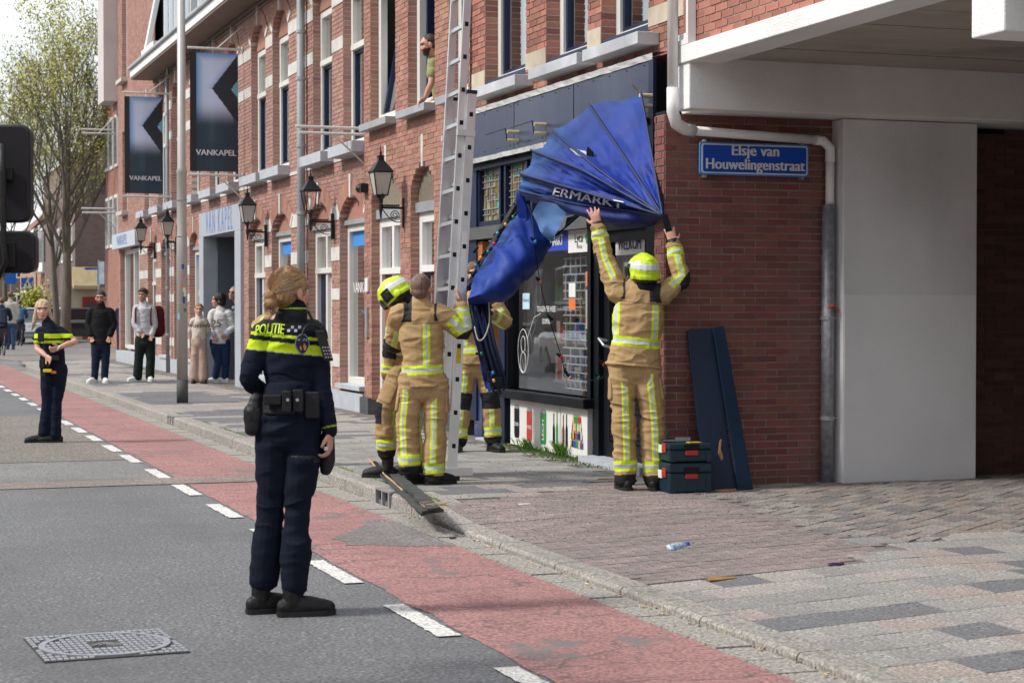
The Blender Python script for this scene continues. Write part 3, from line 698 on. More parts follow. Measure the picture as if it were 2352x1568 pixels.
# ---------------------------------------------------------------- corner shop building
sp = thing('shop_building', 'brick shop building with dark blue fascia and torn blue awning frame', 'building', (FX, 17, 0))
sU = [(17.70, 18.99), (16.02, 17.12), (14.62, 15.69)]
brickwall(sp, (FX, 0, 0), WU, WN, 13.5, 19.44, 3.56, 6.2, mat('red_brick_near', (.32, .13, .092), .8, .1, 2, bump=.5, bscale=90, island=.32, dirt=.4, dirtcol=(.26, .17, .15), huev=.012), [(a, b, 3.86, 7, 0) for a, b in sU], 300, course=.0625, seed=8, reveal=.16, proud=.009)
body(sp, 13.6, 19.46, 8.6, m_body, z0=3.6)
for a, b in sU:
    window(sp, a, b, 3.90, 6.3, curtain=.92, glassm=glass('upper_glass', refl=.45, trans=.9), fwid=.10, X=FX+.14, transom=None)
    MB().box(FX+.0, FX+.2, a, b, 3.87, 3.93).build('sill_board', m_blue, sp)
    MB().box(FX-.20, FX+.0, a-.22, b-.03, 3.725, 3.83).build('sill', mat('painted_sill', (.50, .52, .55), .6, .2, 4, bump=.3, dirt=.4, dirtcol=(.2, .2, .2)), sp, bevel=.006)
bands(sp, [(13.6, 14.62), (15.69, 16.02), (17.12, 17.70), (18.99, 19.44)], [(3.90, 4.06)], m_beige)
# fascia: big dark panels with lead flashing above and below
m_fas = mat('blue_black_panel', (.030, .040, .080), .38, .18, 2, stretch=(1, 5, .4), dirt=.35, dirtcol=(.08, .095, .14), spec=.5)
for a, b in ((17.62, 19.44), (15.98, 17.60), (14.24, 15.96)):
    MB().box(FX-.16, FX-.10, a, b, 3.10, 3.57).build('fascia_panel', m_fas, sp)
    for q in range(5):
        for zz in (3.14, 3.53): MB().box(FX-.165, FX-.155, a+.1+q*(b-a-.2)/4, a+.11+q*(b-a-.2)/4, zz, zz+.01).build('screw', m_dark, sp)
MB().box(FX-.10, FX-.02, 14.22, 19.46, 3.0, 3.57).build('fascia_box', m_dark, sp)
MB().box(FX-.17, FX-.14, 14.14, 14.238, 2.2, 3.58).build('fascia_end', m_blue, sp)
fl = MB(); N = 60
rs = [[(FX-.170-.008*noise.noise(Vector((i*.8, z_*40, 0))), 14.16+(19.48-14.16)*i/N, z_+.005*noise.noise(Vector((i*.5, 0, z_)))) for i in range(N+1)] for z_ in (3.565, 3.59, 3.62)]
rs.append([(FX-.01, 14.16+(19.48-14.16)*i/N, 3.64) for i in range(N+1)])
fl.rings(rs, cap=False, closed=False).build('lead_flashing', m_lead, sp)
fl = MB(); rs = [[(FX-.19-.010*noise.noise(Vector((i*.7, z_*30, 5))), 14.25+(19.48-14.25)*i/N, z_+.006*noise.noise(Vector((i*.6, 3, z_)))) for i in range(N+1)] for z_ in (3.04, 3.09)]
rs.append([(FX-.08, 14.25+(19.48-14.25)*i/N, 3.11) for i in range(N+1)])
fl.rings(rs, cap=False, closed=False).build('lead_flashing', m_lead, sp)
# awning wall brackets left on the fascia
m_yel = mat('yellowed_plastic', (.55, .47, .3), .5, .1)
for px, py in ((640, 920), (830, 868)):
    p = onX(976+.3296*px, .3296*py, FX-.18); o = MB()
    for dz in (0, -.085): o.cyl(p+Vector((.02, 0, dz)), p+Vector((-.10, 0, dz)), .018, n=8)
    b_ = o.build('peg_pair', m_yel, sp)
    MB().tube([p+Vector((-.10, 0, -.1)), p+Vector((-.12, 0, .03)), p+Vector((-.12, .62, .02))], .006, 5).build('bent_rod', m_iron, b_)
p = onX(1495, 220, FX-.18); o = MB()
for dz in (0, -.085): o.cyl(p+Vector((.02, 0, dz)), p+Vector((-.10, 0, dz)), .018, n=8)
o.build('peg_pair', m_yel, sp)
# leaded windows
m_amber = mat('amber_glass', (.20, .15, .05), .15, .35, 6, spec=.8); m_green = mat('green_glass', (.08, .35, .2), .15, .2, 6); m_clear = mat('pale_glass', (.34, .30, .17), .15, .3, 4, spec=.8)
SX = 6.32
for wi, (ya, yb) in enumerate(((18.26, 19.0), (17.45, 18.15), (16.6, 17.35), (15.8, 16.5))):
    za, zb = 2.42, 2.98
    f = MB().box(SX-.02, SX+.08, ya, ya+.05, za-.04, zb+.04).box(SX-.02, SX+.08, yb-.05, yb, za-.04, zb+.04).box(SX-.02, SX+.08, ya+.05, yb-.05, za-.04, za+.01).box(SX-.02, SX+.08, ya+.05, yb-.05, zb-.01, zb+.04)
    f_ = f.build('leaded_window', m_blue, sp)
    rnd = random.Random(wi+3); came = MB(); panes = {0: MB(), 1: MB(), 2: MB()}
    ys = [ya+.05+(yb-ya-.1)*q for q in (0, .18, .36, .52, .64, .76, .88, 1)]; zs = [za+.01+(zb-za-.02)*q for q in (0, .13, .24, .4, .52, .66, .78, .9, 1)]
    for i in range(7):
        for j in range(8):
            g_ = 1 if (i in (3, 4) and j in (6, 7)) or (i in (0, 1) and j in (1, 2)) and rnd.random() < .8 else (2 if rnd.random() < .35 else 0)
            x = SX+.03+rnd.uniform(0, .004)
            panes[g_].quad((x, ys[i], zs[j]), (x, ys[i+1], zs[j]), (x, ys[i+1], zs[j+1]), (x, ys[i], zs[j+1]))
            if rnd.random() < .8: came.box(SX+.018, SX+.028, ys[i]-.004, ys[i]+.004, zs[j], zs[j+1])
            if rnd.random() < .8: came.box(SX+.018, SX+.028, ys[i], ys[i+1], zs[j]-.004, zs[j]+.004)
    for g_, m_ in ((0, m_amber), (1, m_green), (2, m_clear)): panes[g_].build('coloured_panes', m_, f_, kind='stuff')
    came.build('lead_cames', m_zinc, f_, kind='stuff')
MB().box(SX-.04, SX+.1, 19.0, 19.44, .3, 3.04).build('corner_post', m_blue, sp)
MB().box(SX-.08, SX+.2, 15.7, 19.3, 2.24, 2.37).build('transom_beam', mat('grey_beam', (.10, .10, .105), .5, .3, 3), sp)
MB().box(SX-.05, SX+.1, 15.7, 19.4, 2.98, 3.04).build('head_rail', m_blue, sp)
# tiled entrance recess
m_otile = mat('orange_glazed_tile', (.46, .17, .06), .25, .25, 3, island=.18, spec=.7); m_btile = mat('blue_glazed_tile', (.02, .035, .12), .2, .3, 3, island=.2, spec=.7)
def tilepier(y0, y1, x0, x1, z0, z1, m, s_=.15):
    MB().box(x0+.004, x1-.004, y0+.004, y1-.004, z0, z1).build('pier_core', m_mortar, sp)
    nz = int((z1-z0)/s_); 
    for i in range(nz):
        z = z0+i*s_
        ny = max(1, round((y1-y0)/s_)); wy = (y1-y0)/ny
        for j in range(ny): MB().box(x0-.002, x0+.003, y0+j*wy+.002, y0+(j+1)*wy-.002, z+.002, z+s_-.002).build('glazed_tile', m, sp)
        nx = max(1, round((x1-x0)/s_)); wx = (x1-x0)/nx
        for j in range(nx): MB().box(x0+j*wx+.002, x0+(j+1)*wx-.002, y0-.002, y0+.003, z+.002, z+s_-.002).build('glazed_tile', m, sp)
tilepier(18.85, 19.12, SX-.02, SX+.5, .72, 2.22, m_otile); tilepier(18.85, 19.12, SX-.02, SX+.5, .12, .72, m_btile)
tilepier(18.28, 18.42, SX+.06, SX+.9, .72, 2.22, m_otile); tilepier(18.28, 18.42, SX+.06, SX+.9, .12, .72, m_btile)
MB().box(SX-.06, SX+.16, 18.02, 18.2, .12, 2.24).build('blue_pilaster', m_blue, sp)
MB().box(SX+.9, SX+.95, 18.2, 19.1, .1, 2.3).build('recess_door', m_dark, sp)
MB().box(SX-.1, SX+.9, 18.2, 18.85, .06, .135).build('doorstep', m_blstone, sp)
# shop window with sign strip, grille and goods
wy0, wy1 = 15.78, 17.98
MB().box(SX+1.6, SX+1.65, 14.3, 19.3, 0, 3.1).build('shop_back_wall', mat('shop_back', (.32, .32, .33), .8, .3, 2), sp)
MB().box(SX+.2, SX+1.6, 18.05, 18.1, 0, 3.1).box(SX+.1, SX+1.6, 14.25, 14.3, 0, 3.1).build('shop_side_wall', mat('shop_inner', (.45, .46, .47), .8, .3, 2), sp)
MB().box(SX+.05, SX+1.6, 14.3, 18.05, 3.0, 3.05).build('shop_ceiling', m_cream, sp)
MB().box(SX+.05, SX+1.6, 14.3, 18.05, .1, .14).build('shop_floor', m_cream, sp)
f = MB().rings([[(SX-.04, a, b) for a, b in ((wy0-.08, .62), (wy1+.05, .62), (wy1+.05, 2.25), (wy0-.08, 2.25))], [(SX-.04, a, b) for a, b in ((wy0, .69), (wy1, .69), (wy1, 2.24), (wy0, 2.24))], [(SX+.08, a, b) for a, b in ((wy0, .69), (wy1, .69), (wy1, 2.24), (wy0, 2.24))], [(SX+.08, a, b) for a, b in ((wy0-.08, .62), (wy1+.05, .62), (wy1+.05, 2.25), (wy0-.08, 2.25))]], cap=False).build('display_window', m_dark, sp)
MB().quad((SX+.02, wy0, .69), (SX+.02, wy1, .69), (SX+.02, wy1, 2.24), (SX+.02, wy0, 2.24)).build('pane', glass('shop_glass', refl=.42, trans=.97), f)
MB().box(SX-.12, SX+.1, wy0-.1, wy1+.1, .60, .69).build('window_ledge', m_dark, sp, bevel=.01)
s1 = MB().quad((SX+.012, wy0+.62, 2.06), (SX+.012, wy1-.1, 2.06), (SX+.012, wy1-.1, 2.24), (SX+.012, wy0+.62, 2.24)).build('sign_strip', mat('sign_blue', (.02, .05, .42), .5, .05), f)
s2 = MB().quad((SX+.012, wy0+.0, 2.03), (SX+.012, wy0+.615, 2.03), (SX+.012, wy0+.615, 2.24), (SX+.012, wy0+.0, 2.24)).build('sign_strip', m_white, f)
tm = MB(); put_text(tm, 'SUPERMARKT', (SX+.008, 16.84, 2.155), (0, -.72, 0), (0, 0, 1), .145, bold=.006); tm.build('lettering', m_white, f)
tm = MB(); put_text(tm, 'Lyca', (SX+.008, 16.12, 2.16), (0, -1, 0), (0, 0, 1), .12); put_text(tm, 'Mobile', (SX+.008, 16.1, 2.08), (0, -1, 0), (0, 0, 1), .05); tm.build('lettering', m_dark, f)
MB().quad((SX+.008, 15.88, 2.13), (SX+.008, 15.93, 2.10), (SX+.008, 15.96, 2.17), (SX+.008, 15.91, 2.2)).build('leaf_logo', mat('leaf_green', (.02, .3, .08), .5), f)
tm = MB(); put_text(tm, '7 DAGEN PER WEEK', (SX+.008, 16.98, 1.50), (0, -.75, 0), (0, 0, 1), .078); put_text(tm, 'GEOPEND', (SX+.008, 16.98, 1.38), (0, -.75, 0), (0, 0, 1), .07); tm.build('lettering', mat('white_film'), f)
# etched bicycle-like emblem
em = MB()
def ringtube(c, r_, rr, n=28, a0=0, a1=2*math.pi): return [(c[0], c[1]+r_*math.cos(a0+(a1-a0)*i/n)*rr, c[2]+r_*math.sin(a0+(a1-a0)*i/n)) for i in range(n+1)]
em.tube(ringtube((SX+.0, 17.62, 1.08), .22, .7), .003, 4); em.tube(ringtube((SX+.0, 17.62, 1.15), .08, .8), .003, 4); em.tube(ringtube((SX, 17.62, .97), .1, .8), .003, 4)
em.tube([(SX, 17.5, 1.2), (SX, 17.3, 1.42), (SX, 17.1, 1.46)], .003, 4); em.build('etched_emblem', mat('white_film'), f)
def sticker(y, z, w, h, m, nm='sticker'): return MB().quad((SX+.006, y-w/2, z-h/2), (SX+.006, y+w/2, z-h/2), (SX+.006, y+w/2, z+h/2), (SX+.006, y-w/2, z+h/2)).build(nm, m, f)
sticker(17.55, 1.58, .20, .16, mat('sticker_pale', (.45, .62, .7), .5, .2, 8))
tm = MB(); put_text(tm, 'Stomerij', (SX+.004, 17.55, 1.59), (0, -1, 0), (0, 0, 1), .05); tm.build('lettering', mat('sticker_blue', (.02, .2, .5)), f)
sticker(16.28, 1.68, .17, .13, m_white); sticker(16.28, 1.55, .17, .10, mat('orange_sticker', (.75, .17, .03), .5, .05))
sticker(15.87, 1.5, .13, .36, mat('taupe_sticker', (.35, .3, .27), .5, .1)); sticker(15.87, 1.78, .12, .14, mat('orange_sticker'))
# roll grille: bars as parts
gy0, gy1 = 15.8, 16.85
gobj = MB().box(SX+.12, SX+.16, gy0-.02, gy1+.02, 2.22, 2.30).build('roller_grille', m_steel, sp)
for i in range(20): MB().cyl((SX+.14, gy0, .74+i*.078), (SX+.14, gy1, .74+i*.078), .0085, n=6).build('grille_bar', mat('grille_grey', (.62, .63, .65), .5), gobj)
for i in range(19):
    for j in range(8):
        if (i+j) % 2 == 0 or i % 3 == 0: MB().box(SX+.13, SX+.147, gy0+.06+j*.13, gy0+.074+j*.13, .74+i*.078, .818+i*.078).build('grille_link', mat('grille_grey'), gobj)
gd = MB(); rnd = random.Random(4)
# shelves with goods inside
sh = MB()
for z in (.75, 1.15, 1.55): sh.box(SX+.45, SX+.85, 15.9, 18.0, z, z+.03)
shelf = sh.build('shelf', mat('shelf_grey', (.25, .25, .25), .6), sp)
for z in (.78, 1.18, 1.58):
    y = 15.95
    while y < 17.9:
        w_ = rnd.uniform(.06, .16); h = rnd.uniform(.14, .3)
        c_ = rnd.choice(('goods_red', 'goods_green', 'goods_cream', 'goods_brown', 'goods_blue')); cc = dict(goods_red=(.4, .03, .03), goods_green=(.04, .2, .06), goods_cream=(.5, .42, .3), goods_brown=(.2, .1, .05), goods_blue=(.04, .08, .3))[c_]
        o = MB().box(SX+.47, SX+.7, y, y+w_, z, z+h).build('grocery_box', mat(c_, cc, .5)); tag(o, 'boxed groceries on the shelves behind the barred shop window', 'groceries', 'groceries on the shop shelves')
        y += w_+.02
red = MB().lathe((SX+.35, 15.98, .72), [(.09, 0), (.1, .03), (.1, .32), (.07, .38), (.03, .40)], 14).build('red_canister', mat('red_gloss', (.5, .02, .02), .3), None, smooth=True); tag(red, 'red canister standing low behind the grille of the shop window', 'canister')
# poster panel under the window
pn = MB().box(SX-.03, SX+.02, 15.80, 17.92, .13, .585).build('poster_panel', m_white, sp)
MB().box(SX-.01, SX+.1, 15.76, 18.0, .02, .13).build('base_strip', m_dark, sp)
def can(y, z, w, h, m, m2, txt):
    X = SX-.033; q = [(-.5, -.4), (-.38, -.5), (.38, -.5), (.5, -.4), (.5, .38), (.35, .5), (-.35, .5), (-.5, .38)]
    o = MB().poly([(X, y-a*w, z+b*h) for a, b in q]).build('printed_can', m, pn)
    MB().poly([(X-.002, y-a*w*.8, z+b*h*.1+h*.44) for a, b in q]).build('can_lid', m_steel, o)
    if txt:
        t_ = MB(); put_text(t_, txt, (X-.003, y, z-.03), (0, 0, 1) if txt == 'LECH' else (0, -1, 0), (0, 1, 0) if txt == 'LECH' else (0, 0, 1), .085 if txt == 'LECH' else .05, bold=.002); t_.build('lettering', m_white, o)
    return o
can(17.72, .37, .15, .33, m_dark, None, 'ZUBR'); c2 = can(17.35, .36, .15, .33, mat('can_red', (.5, .03, .03), .4, .4, 18), None, 'TYSKIE'); can(16.95, .36, .16, .34, mat('can_green', (.02, .27, .06), .4), None, 'LECH')
for k in range(5):
    y = 16.66-k*.085; h = (.3, .32, .36, .3, .31)[k]; X = SX-.034
    MB().poly([(X, y+.028, .21), (X, y-.028, .21), (X, y-.028, .21+h*.5), (X, y-.010, .21+h*.68), (X, y-.010, .21+h), (X, y+.010, .21+h), (X, y+.010, .21+h*.68), (X, y+.028, .21+h*.5)]).build('printed_bottle', (m_dark, mat('can_green'), mat('bottle_white', (.5, .5, .45)), mat('bottle_brown', (.1, .04, .02)), m_dark)[k], pn)
rnd = random.Random(9)
cl = [mat('print_%s' % k_, c_, .5) for k_, c_ in (('red', (.5, .03, .02)), ('green', (.04, .25, .05)), ('blue', (.03, .08, .4)), ('yellow', (.6, .45, .04)), ('black', (.02, .02, .02)), ('white', (.6, .6, .55)))]
for r_ in range(4):
    for k in range(9-r_):
        y = 16.20-k*.036-r_*.018; z = .22+r_*.075+.0; X = SX-.034-r_*.0+ -.0008*k
        MB().poly([(X, y+.016, z), (X, y-.016, z), (X, y-.016, z+.05), (X, y-.006, z+.065), (X, y-.006, z+.085), (X, y+.006, z+.085), (X, y+.006, z+.065), (X, y+.016, z+.05)]).build('printed_bottle', rnd.choice(cl), pn)
# door
dr = MB(); dy0, dy1 = 14.42, 15.58; X = SX+.04
dr.box(X, X+.06, dy0, dy0+.12, .18, 2.2).box(X, X+.06, dy1-.14, dy1, .18, 2.2).box(X, X+.06, dy0+.12, dy1-.14, .18, .32).box(X, X+.06, dy0+.12, dy1-.14, .72, .80).box(X, X+.06, dy0+.12, dy1-.14, 2.1, 2.2)
d_ = dr.build('shop_door', m_dark, sp)
MB().quad((X+.03, dy0+.12, .8), (X+.03, dy1-.14, .8), (X+.03, dy1-.14, 2.1), (X+.03, dy0+.12, 2.1)).build('pane', glass('door_glass', refl=.9, trans=.45), d_)
for i in range(9): MB().box(X+.005, X+.03, dy0+.12, dy1-.14, .33+i*.044, .365+i*.044).build('door_slat', m_dark, d_)
tm = MB().quad((X+.02, 14.7, 1.98), (X+.02, 15.35, 1.98), (X+.02, 15.35, 2.16), (X+.02, 14.7, 2.16)); tm.build('door_sign', m_white, d_)
tm = MB(); put_text(tm, 'WELKOM', (X-.005+.02, 15.03, 2.07), (0, -.8, 0), (0, 0, 1), .15, bold=.003); tm.build('lettering', mat('sign_ink', (.01, .015, .06)), d_)
MB().tube([(X-.0, 15.5, 1.22), (X-.08, 15.5, 1.24), (X-.08, 15.38, 1.18), (X, 15.4, 1.16)], .012, 6).build('handle', m_alu, d_)
MB().box(X-.05, X+.1, 15.58, 15.72, .1, 2.9).box(X-.09, X+.05, 14.2, 14.42, .1, 3.05).build('door_post', m_dark, sp)
MB().box(X-.04, X+.1, 14.42, 15.58, 2.2, 2.28).box(X-.04, X+.08, 14.42, 15.58, 2.85, 3.0).build('door_head', m_dark, sp)
MB().box(X-.2, X+.1, 14.3, 15.7, .08, .18).build('threshold', m_blstone, sp)
MB().quad((X+.04, 14.42, 2.28), (X+.04, 15.58, 2.28), (X+.04, 15.58, 2.85), (X+.04, 14.42, 2.85)).build('pane', m_glass, sp)
# return wall between shop and passage
MB().box(FX+.0, 9.5, 14.0, 14.19, 0, 8.6).build('return_wall', m_dark, sp)
# ---------------------------------------------------------------- modern corner block over the passage
cb = thing('modern_block', 'modern block with white concrete beams bridging a brick walled passage', 'building', (7.5, 13.2, 0))
YW = 13.30; XC = 5.94
brickwall(cb, (0, YW, 0), Vector((1, 0, 0)), Vector((0, -1, 0)), XC, 7.42, .0, 3.06, m_brickd, [], 300, course=.057, blen=.195, seed=11, mortar=mat('grey_mortar', (.27, .26, .25), .95, .2, 6))
# its narrow street-side return
brickwall(cb, (XC, 0, 0), WU, WN, YW, YW+.20, .0, 3.06, m_brickd, [], 0, course=.057, blen=.195, seed=12, mortar=mat('grey_mortar'))
MB().box(XC+.012, 7.5, YW+.014, YW+.2, 0, 3.05).build('wall_core', m_dark, cb)
brickwall(cb, (0, YW+.05, 0), Vector((1, 0, 0)), Vector((0, -1, 0)), 8.2, 11.5, .0, 3.02, mat('overhang_shaded_brick', (.075, .028, .023), .8, .1, 1, island=.3, bump=.4), [], 60, course=.057, blen=.195, seed=13, mortar=mat('overhang_shaded_mortar', (.06, .055, .05), .95, .2, 6))  # brick and mortar coloured darker for the shade deep under the overhang
m_wc = mat('white_concrete', (.76, .76, .75), .7, .06, 2, bump=.5, bscale=60, dirt=.35, dirtcol=(.42, .39, .35))
m_gc = mat('grey_render', (.68, .68, .69), .8, .08, 1.2, bump=.35, bscale=60, dirt=.55, dirtcol=(.36, .35, .35))
MB().box(7.41, 8.65, 13.12, 13.6, 0, 3.02).build('pillar', m_gc, cb, bevel=.012)
MB().box(7.425, 8.64, 13.117, 13.2, .0, 1.62).build('painted_dado', mat('lighter_grey_render', (.75, .75, .76), .8, .08, 1.2, bump=.35, bscale=60, dirt=.3, dirtcol=(.42, .42, .43)), cb)
MB().box(XC, 12, 12.85, 13.08, 3.02, 3.60).box(XC+.15, 12, 13.081, 13.55, 3.025, 3.55).build('beam', m_wc, cb, bevel=.01)
MB().box(XC+.0, 12, 8.76, 9.08, 3.035, 3.60).build('beam', m_wc, cb, bevel=.01)
sl_ = MB().box(XC-.02, XC+.28, 1, 13.085, 3.372, 3.505); sl_.build('slab_edge', m_wc, cb, bevel=.006)
m_ceil = mat('board_marked_concrete', (.40, .355, .32), .9, .12, 2, bump=.8, bscale=25, stretch=(.5, 6, 1), dirt=.6, dirtcol=(.12, .10, .09))
for k in range(20): MB().box(XC+.281, 12, 1.0+k*.62, 1.0+k*.62+.612, 3.40+random.uniform(-.004, .004), 3.5).build('ceiling_board', m_ceil, cb)
brickwall(cb, (XC+.05, 0, 0), WU, WN, 6.6, 13.07, 3.51, 5.9, mat('block_brick', (.34, .14, .10), .8, .1, 2, bump=.4, island=.25, dirt=.4, dirtcol=(.3, .2, .17)), [], 200, course=.06, blen=.20, seed=14, mortar=m_mortar)
MB().box(XC+.07, 12, 1, 13.06, 3.52, 9).build('upper_body', m_body, cb)
MB().box(9.6, 12, 1.5, 13.3, 0, 3.4).build('unseen_passage_wall', mat('overhang_shaded_brick'), cb)  # side wall out of view, added to keep the passage dark; same shade-darkened brick
MB().box(XC-.02, XC+.045, 12.83, 12.87, 3.507, 5.9).box(XC-.02, XC+.045, 12.871, 13.07, 3.507, 3.545).build('white_trim', m_white, cb)
# scaffold of the wall: small hooks in the brick
# downpipe: white pvc, elbows, then galvanised
dp = thing('drainpipe', 'white plastic drainpipe with elbows turning into a grey metal pipe', 'drainpipe', (7.35, 13.2, 0))
xa = 5.872
m_pvc = mat('white_pvc', (.74, .73, .71), .35, .06, 3, dirt=.12, dirtcol=(.45, .42, .36))
zt = 2.95
pth = [(xa, 13.0, 6.2), (xa, 13.0, zt+.20), (xa, 13.0, zt+.1), (xa+.03, 13.03, zt+.02), (xa+.12, 13.10, zt-.03), (xa+.25, 13.12, zt-.04)]
MB().tube(pth[:2], .042, 14).build('upper_pipe', m_pvc, dp, smooth=True)
MB().tube([(xa, 13.0, zt+.24), (xa, 13.0, zt+.06), (xa+.04, 13.02, zt-.03), (xa+.14, 13.08, zt-.065), (xa+.22, 13.1, zt-.07)], .047, 14).build('elbow', m_pvc, dp, smooth=True)
xb = onY(1909, 400, 13.2).x
MB().tube([(xa+.20, 13.1, zt-.07), (xb-.1, 13.22, zt-.10)], .036, 12).build('horizontal_pipe', m_pvc, dp, smooth=True)
MB().tube([(xb-.14, 13.22, zt-.10), (xb-.06, 13.22, zt-.105), (xb, 13.22, zt-.16), (xb, 13.22, zt-.27)], .040, 12).build('elbow', m_pvc, dp, smooth=True)
MB().tube([(xb, 13.22, zt-.2), (xb, 13.22, 2.3)], .036, 12).build('lower_pipe', m_pvc, dp, smooth=True)
MB().tube([(xb-.01, 13.22, 2.34), (xb-.02, 13.22, .06)], .052, 14).build('metal_pipe', mat('galvanised_mottled', (.30, .32, .34), .5, .35, 25, metal=.5), dp, smooth=True)
for z in (1.42, .62): MB().tube([(xb-.016, 13.22, z), (xb-.016, 13.22, z+.03)], .058, 14).box(xb+.03, xb+.14, 13.21, 13.23, z+.01, z+.02).build('clamp', m_steel, dp)
MB().tube([(xb-.04, 13.165, 1.52), (xb-.0, 13.15, 1.54), (xb+.05, 13.16, 1.50)], .012, 5, flat=.4).build('tape_scrap', mat('red_tape', (.6, .03, .03), .5), dp)
# street name sign
c0 = onY(1611, 327, 13.2); c1 = onY(1861, 332, 13.2); c2 = onY(1861, 408, 13.2)
sg = thing('street_name_sign', 'blue enamel street name sign with white letters on the brick wall', 'sign', ((c0.x+c1.x)/2, 13.25, c1.z))
xm = (c0.x+c1.x)/2; zm = (c0.z+c2.z)/2+.006; hw = (c1.x-c0.x)/2; hh = (c0.z-c2.z)/2+.002
def rrect(cx, cz, w, h, r_, y, n=5):
    pts = []
    for sx, sz, a0 in ((1, 1, 0), (-1, 1, 90), (-1, -1, 180), (1, -1, 270)):
        for k in range(n+1):
            a = R(a0+90*k/n); pts.append((cx+sx*(w-r_)+r_*math.cos(a), y, cz+sz*(h-r_)+r_*math.sin(a)))
    return pts
m_sb = mat('enamel_blue', (.006, .065, .42), .3, .06, 3, spec=.5)
MB().prism(rrect(xm, zm, hw, hh, .02, 13.245), (0, -.02, 0)).build('plate', mat('enamel_edge', (.04, .2, .5), .4), sg)
MB().prism(rrect(xm, zm, hw-.012, hh-.012, .018, 13.2245), (0, -.003, 0)).build('border', mat('enamel_white', (.62, .62, .60), .35), sg)
MB().prism(rrect(xm, zm, hw-.024, hh-.024, .014, 13.221), (0, -.003, 0)).build('face', m_sb, sg)
tm = MB(); put_text(tm, 'Elsje van', (xm, 13.2145, zm+.065), (1.0, 0, 0), (0, 0, 1), .120, bold=.0045, spacing=1.02); put_text(tm, 'Houwelingenstraat', (xm, 13.2145, zm-.045), (.93, 0, 0), (0, 0, 1), .120, bold=.0045, spacing=1.02)
tm.build('lettering', mat('enamel_white'), sg)
for sx in (-1, 1): MB().box(xm+sx*(hw-.05)-.008, xm+sx*(hw-.05)+.008, 13.23, 13.30, zm-hh-.02, zm+hh+.02).build('fixing', m_steel, sg)
# ---------------------------------------------------------------- far end of the street
def simple_house(name, label, x0, x1, y0, y1, z1, m, wins_x=(), wins_y=(), roof=None, rm=None, cat='building'):
    h = thing(name, label, cat, (x0, y0, 0))
    MB().box(x0, x1, y0, y1, 0, z1).build('wall', m, h)
    for (ya, yb, za, zb) in wins_x:      # windows on the face x = x0
        f = MB().box(x0-.05, x0+.1, ya, yb, za, zb).build('window', m_white, h)
        ym = (ya+yb)/2
        for a, b in ((ya+.12, ym-.06), (ym+.06, yb-.12)): MB().box(x0-.06, x0-.045, a, b, za+.12, zb-.12).build('pane', m_dglass, f)
    for (xa, xb, za, zb) in wins_y:      # windows on the face y = y0
        f = MB().box(xa, xb, y0-.05, y0+.1, za, zb).build('window', m_white, h)
        xm_ = (xa+xb)/2
        for a, b in ((xa+.1, xm_-.05), (xm_+.05, xb-.1)): MB().box(a, b, y0-.06, y0-.045, za+.12, zb-.12).build('pane', m_dglass, f)
    if roof:
        MB().prism([(x0-.3, y0-.2, z1), (x0-.3, y1+.2, z1), (x0-.3+(x1-x0)/2, y1+.2, z1+roof), (x0-.3+(x1-x0)/2, y0-.2, z1+roof)], (.15, 0, .1)).build('roof', rm, h)
        MB().prism([(x0, y0, z1), (x0+(x1-x0)/2, y0, z1+roof-.1), (x1, y0, z1)], (0, y1-y0, 0)).build('gable', m, h)
    return h
m_dglass = mat('far_glass', (.05, .06, .07), .1, .3, 1, spec=.9)
def farbrick(name, c):
    m = mat(name, c, .9, .12, .5)
    n, l = m.node_tree.nodes, m.node_tree.links; p = n['Principled BSDF']
    src = p.inputs['Base Color'].links[0].from_socket
    t = n.new('ShaderNodeTexCoord'); sp_ = n.new('ShaderNodeSeparateXYZ'); l.new(t.outputs['Object'], sp_.inputs[0])
    ad = n.new('ShaderNodeMath'); l.new(sp_.outputs[0], ad.inputs[0]); l.new(sp_.outputs[1], ad.inputs[1])
    cm = n.new('ShaderNodeCombineXYZ'); l.new(ad.outputs[0], cm.inputs[0]); l.new(sp_.outputs[2], cm.inputs[1])
    b = n.new('ShaderNodeTexBrick'); b.inputs['Scale'].default_value = 1; b.inputs['Brick Width'].default_value = .22; b.inputs['Row Height'].default_value = .065; b.inputs['Mortar Size'].default_value = .008
    b.inputs['Color1'].default_value = (1.1, 1.1, 1.1, 1); b.inputs['Color2'].default_value = (.8, .8, .8, 1); b.inputs['Mortar'].default_value = (1.1, 1.3, 1.4, 1); l.new(cm.outputs[0], b.inputs[0])
    mx_ = n.new('ShaderNodeMix'); mx_.data_type = 'RGBA'; mx_.blend_type = 'MULTIPLY'; mx_.inputs[0].default_value = 1; l.new(src, mx_.inputs[6]); l.new(b.outputs[0], mx_.inputs[7]); l.new(mx_.outputs[2], p.inputs['Base Color'])
    return m
fb1 = farbrick('far_brown_brick', (.17, .115, .10)); fb2 = farbrick('far_orange_brick', (.36, .20, .14)); fb3 = farbrick('far_red_brick', (.32, .15, .11)); m_rroof = mat('far_red_roof', (.20, .09, .06), .8, .25, 3, stretch=(1, 1, 6))
m_groof = mat('far_grey_roof', (.10, .10, .11), .8, .25, 3, stretch=(1, 1, 6))
ap = simple_house('brick_apartment_house', 'tall brick house with white windows just beyond the side street', 9.0, 22, 68, 72.4, 9.8, fb3,
     [(68.5+i*1.3, 69.4+i*1.3, z, z+1.9) for i in range(3) for z in (3.7, 6.6)], [(9.6+i*1.7, 10.6+i*1.7, z, z+1.9) for i in range(5) for z in (.9, 3.7, 6.6)], 3, m_groof)
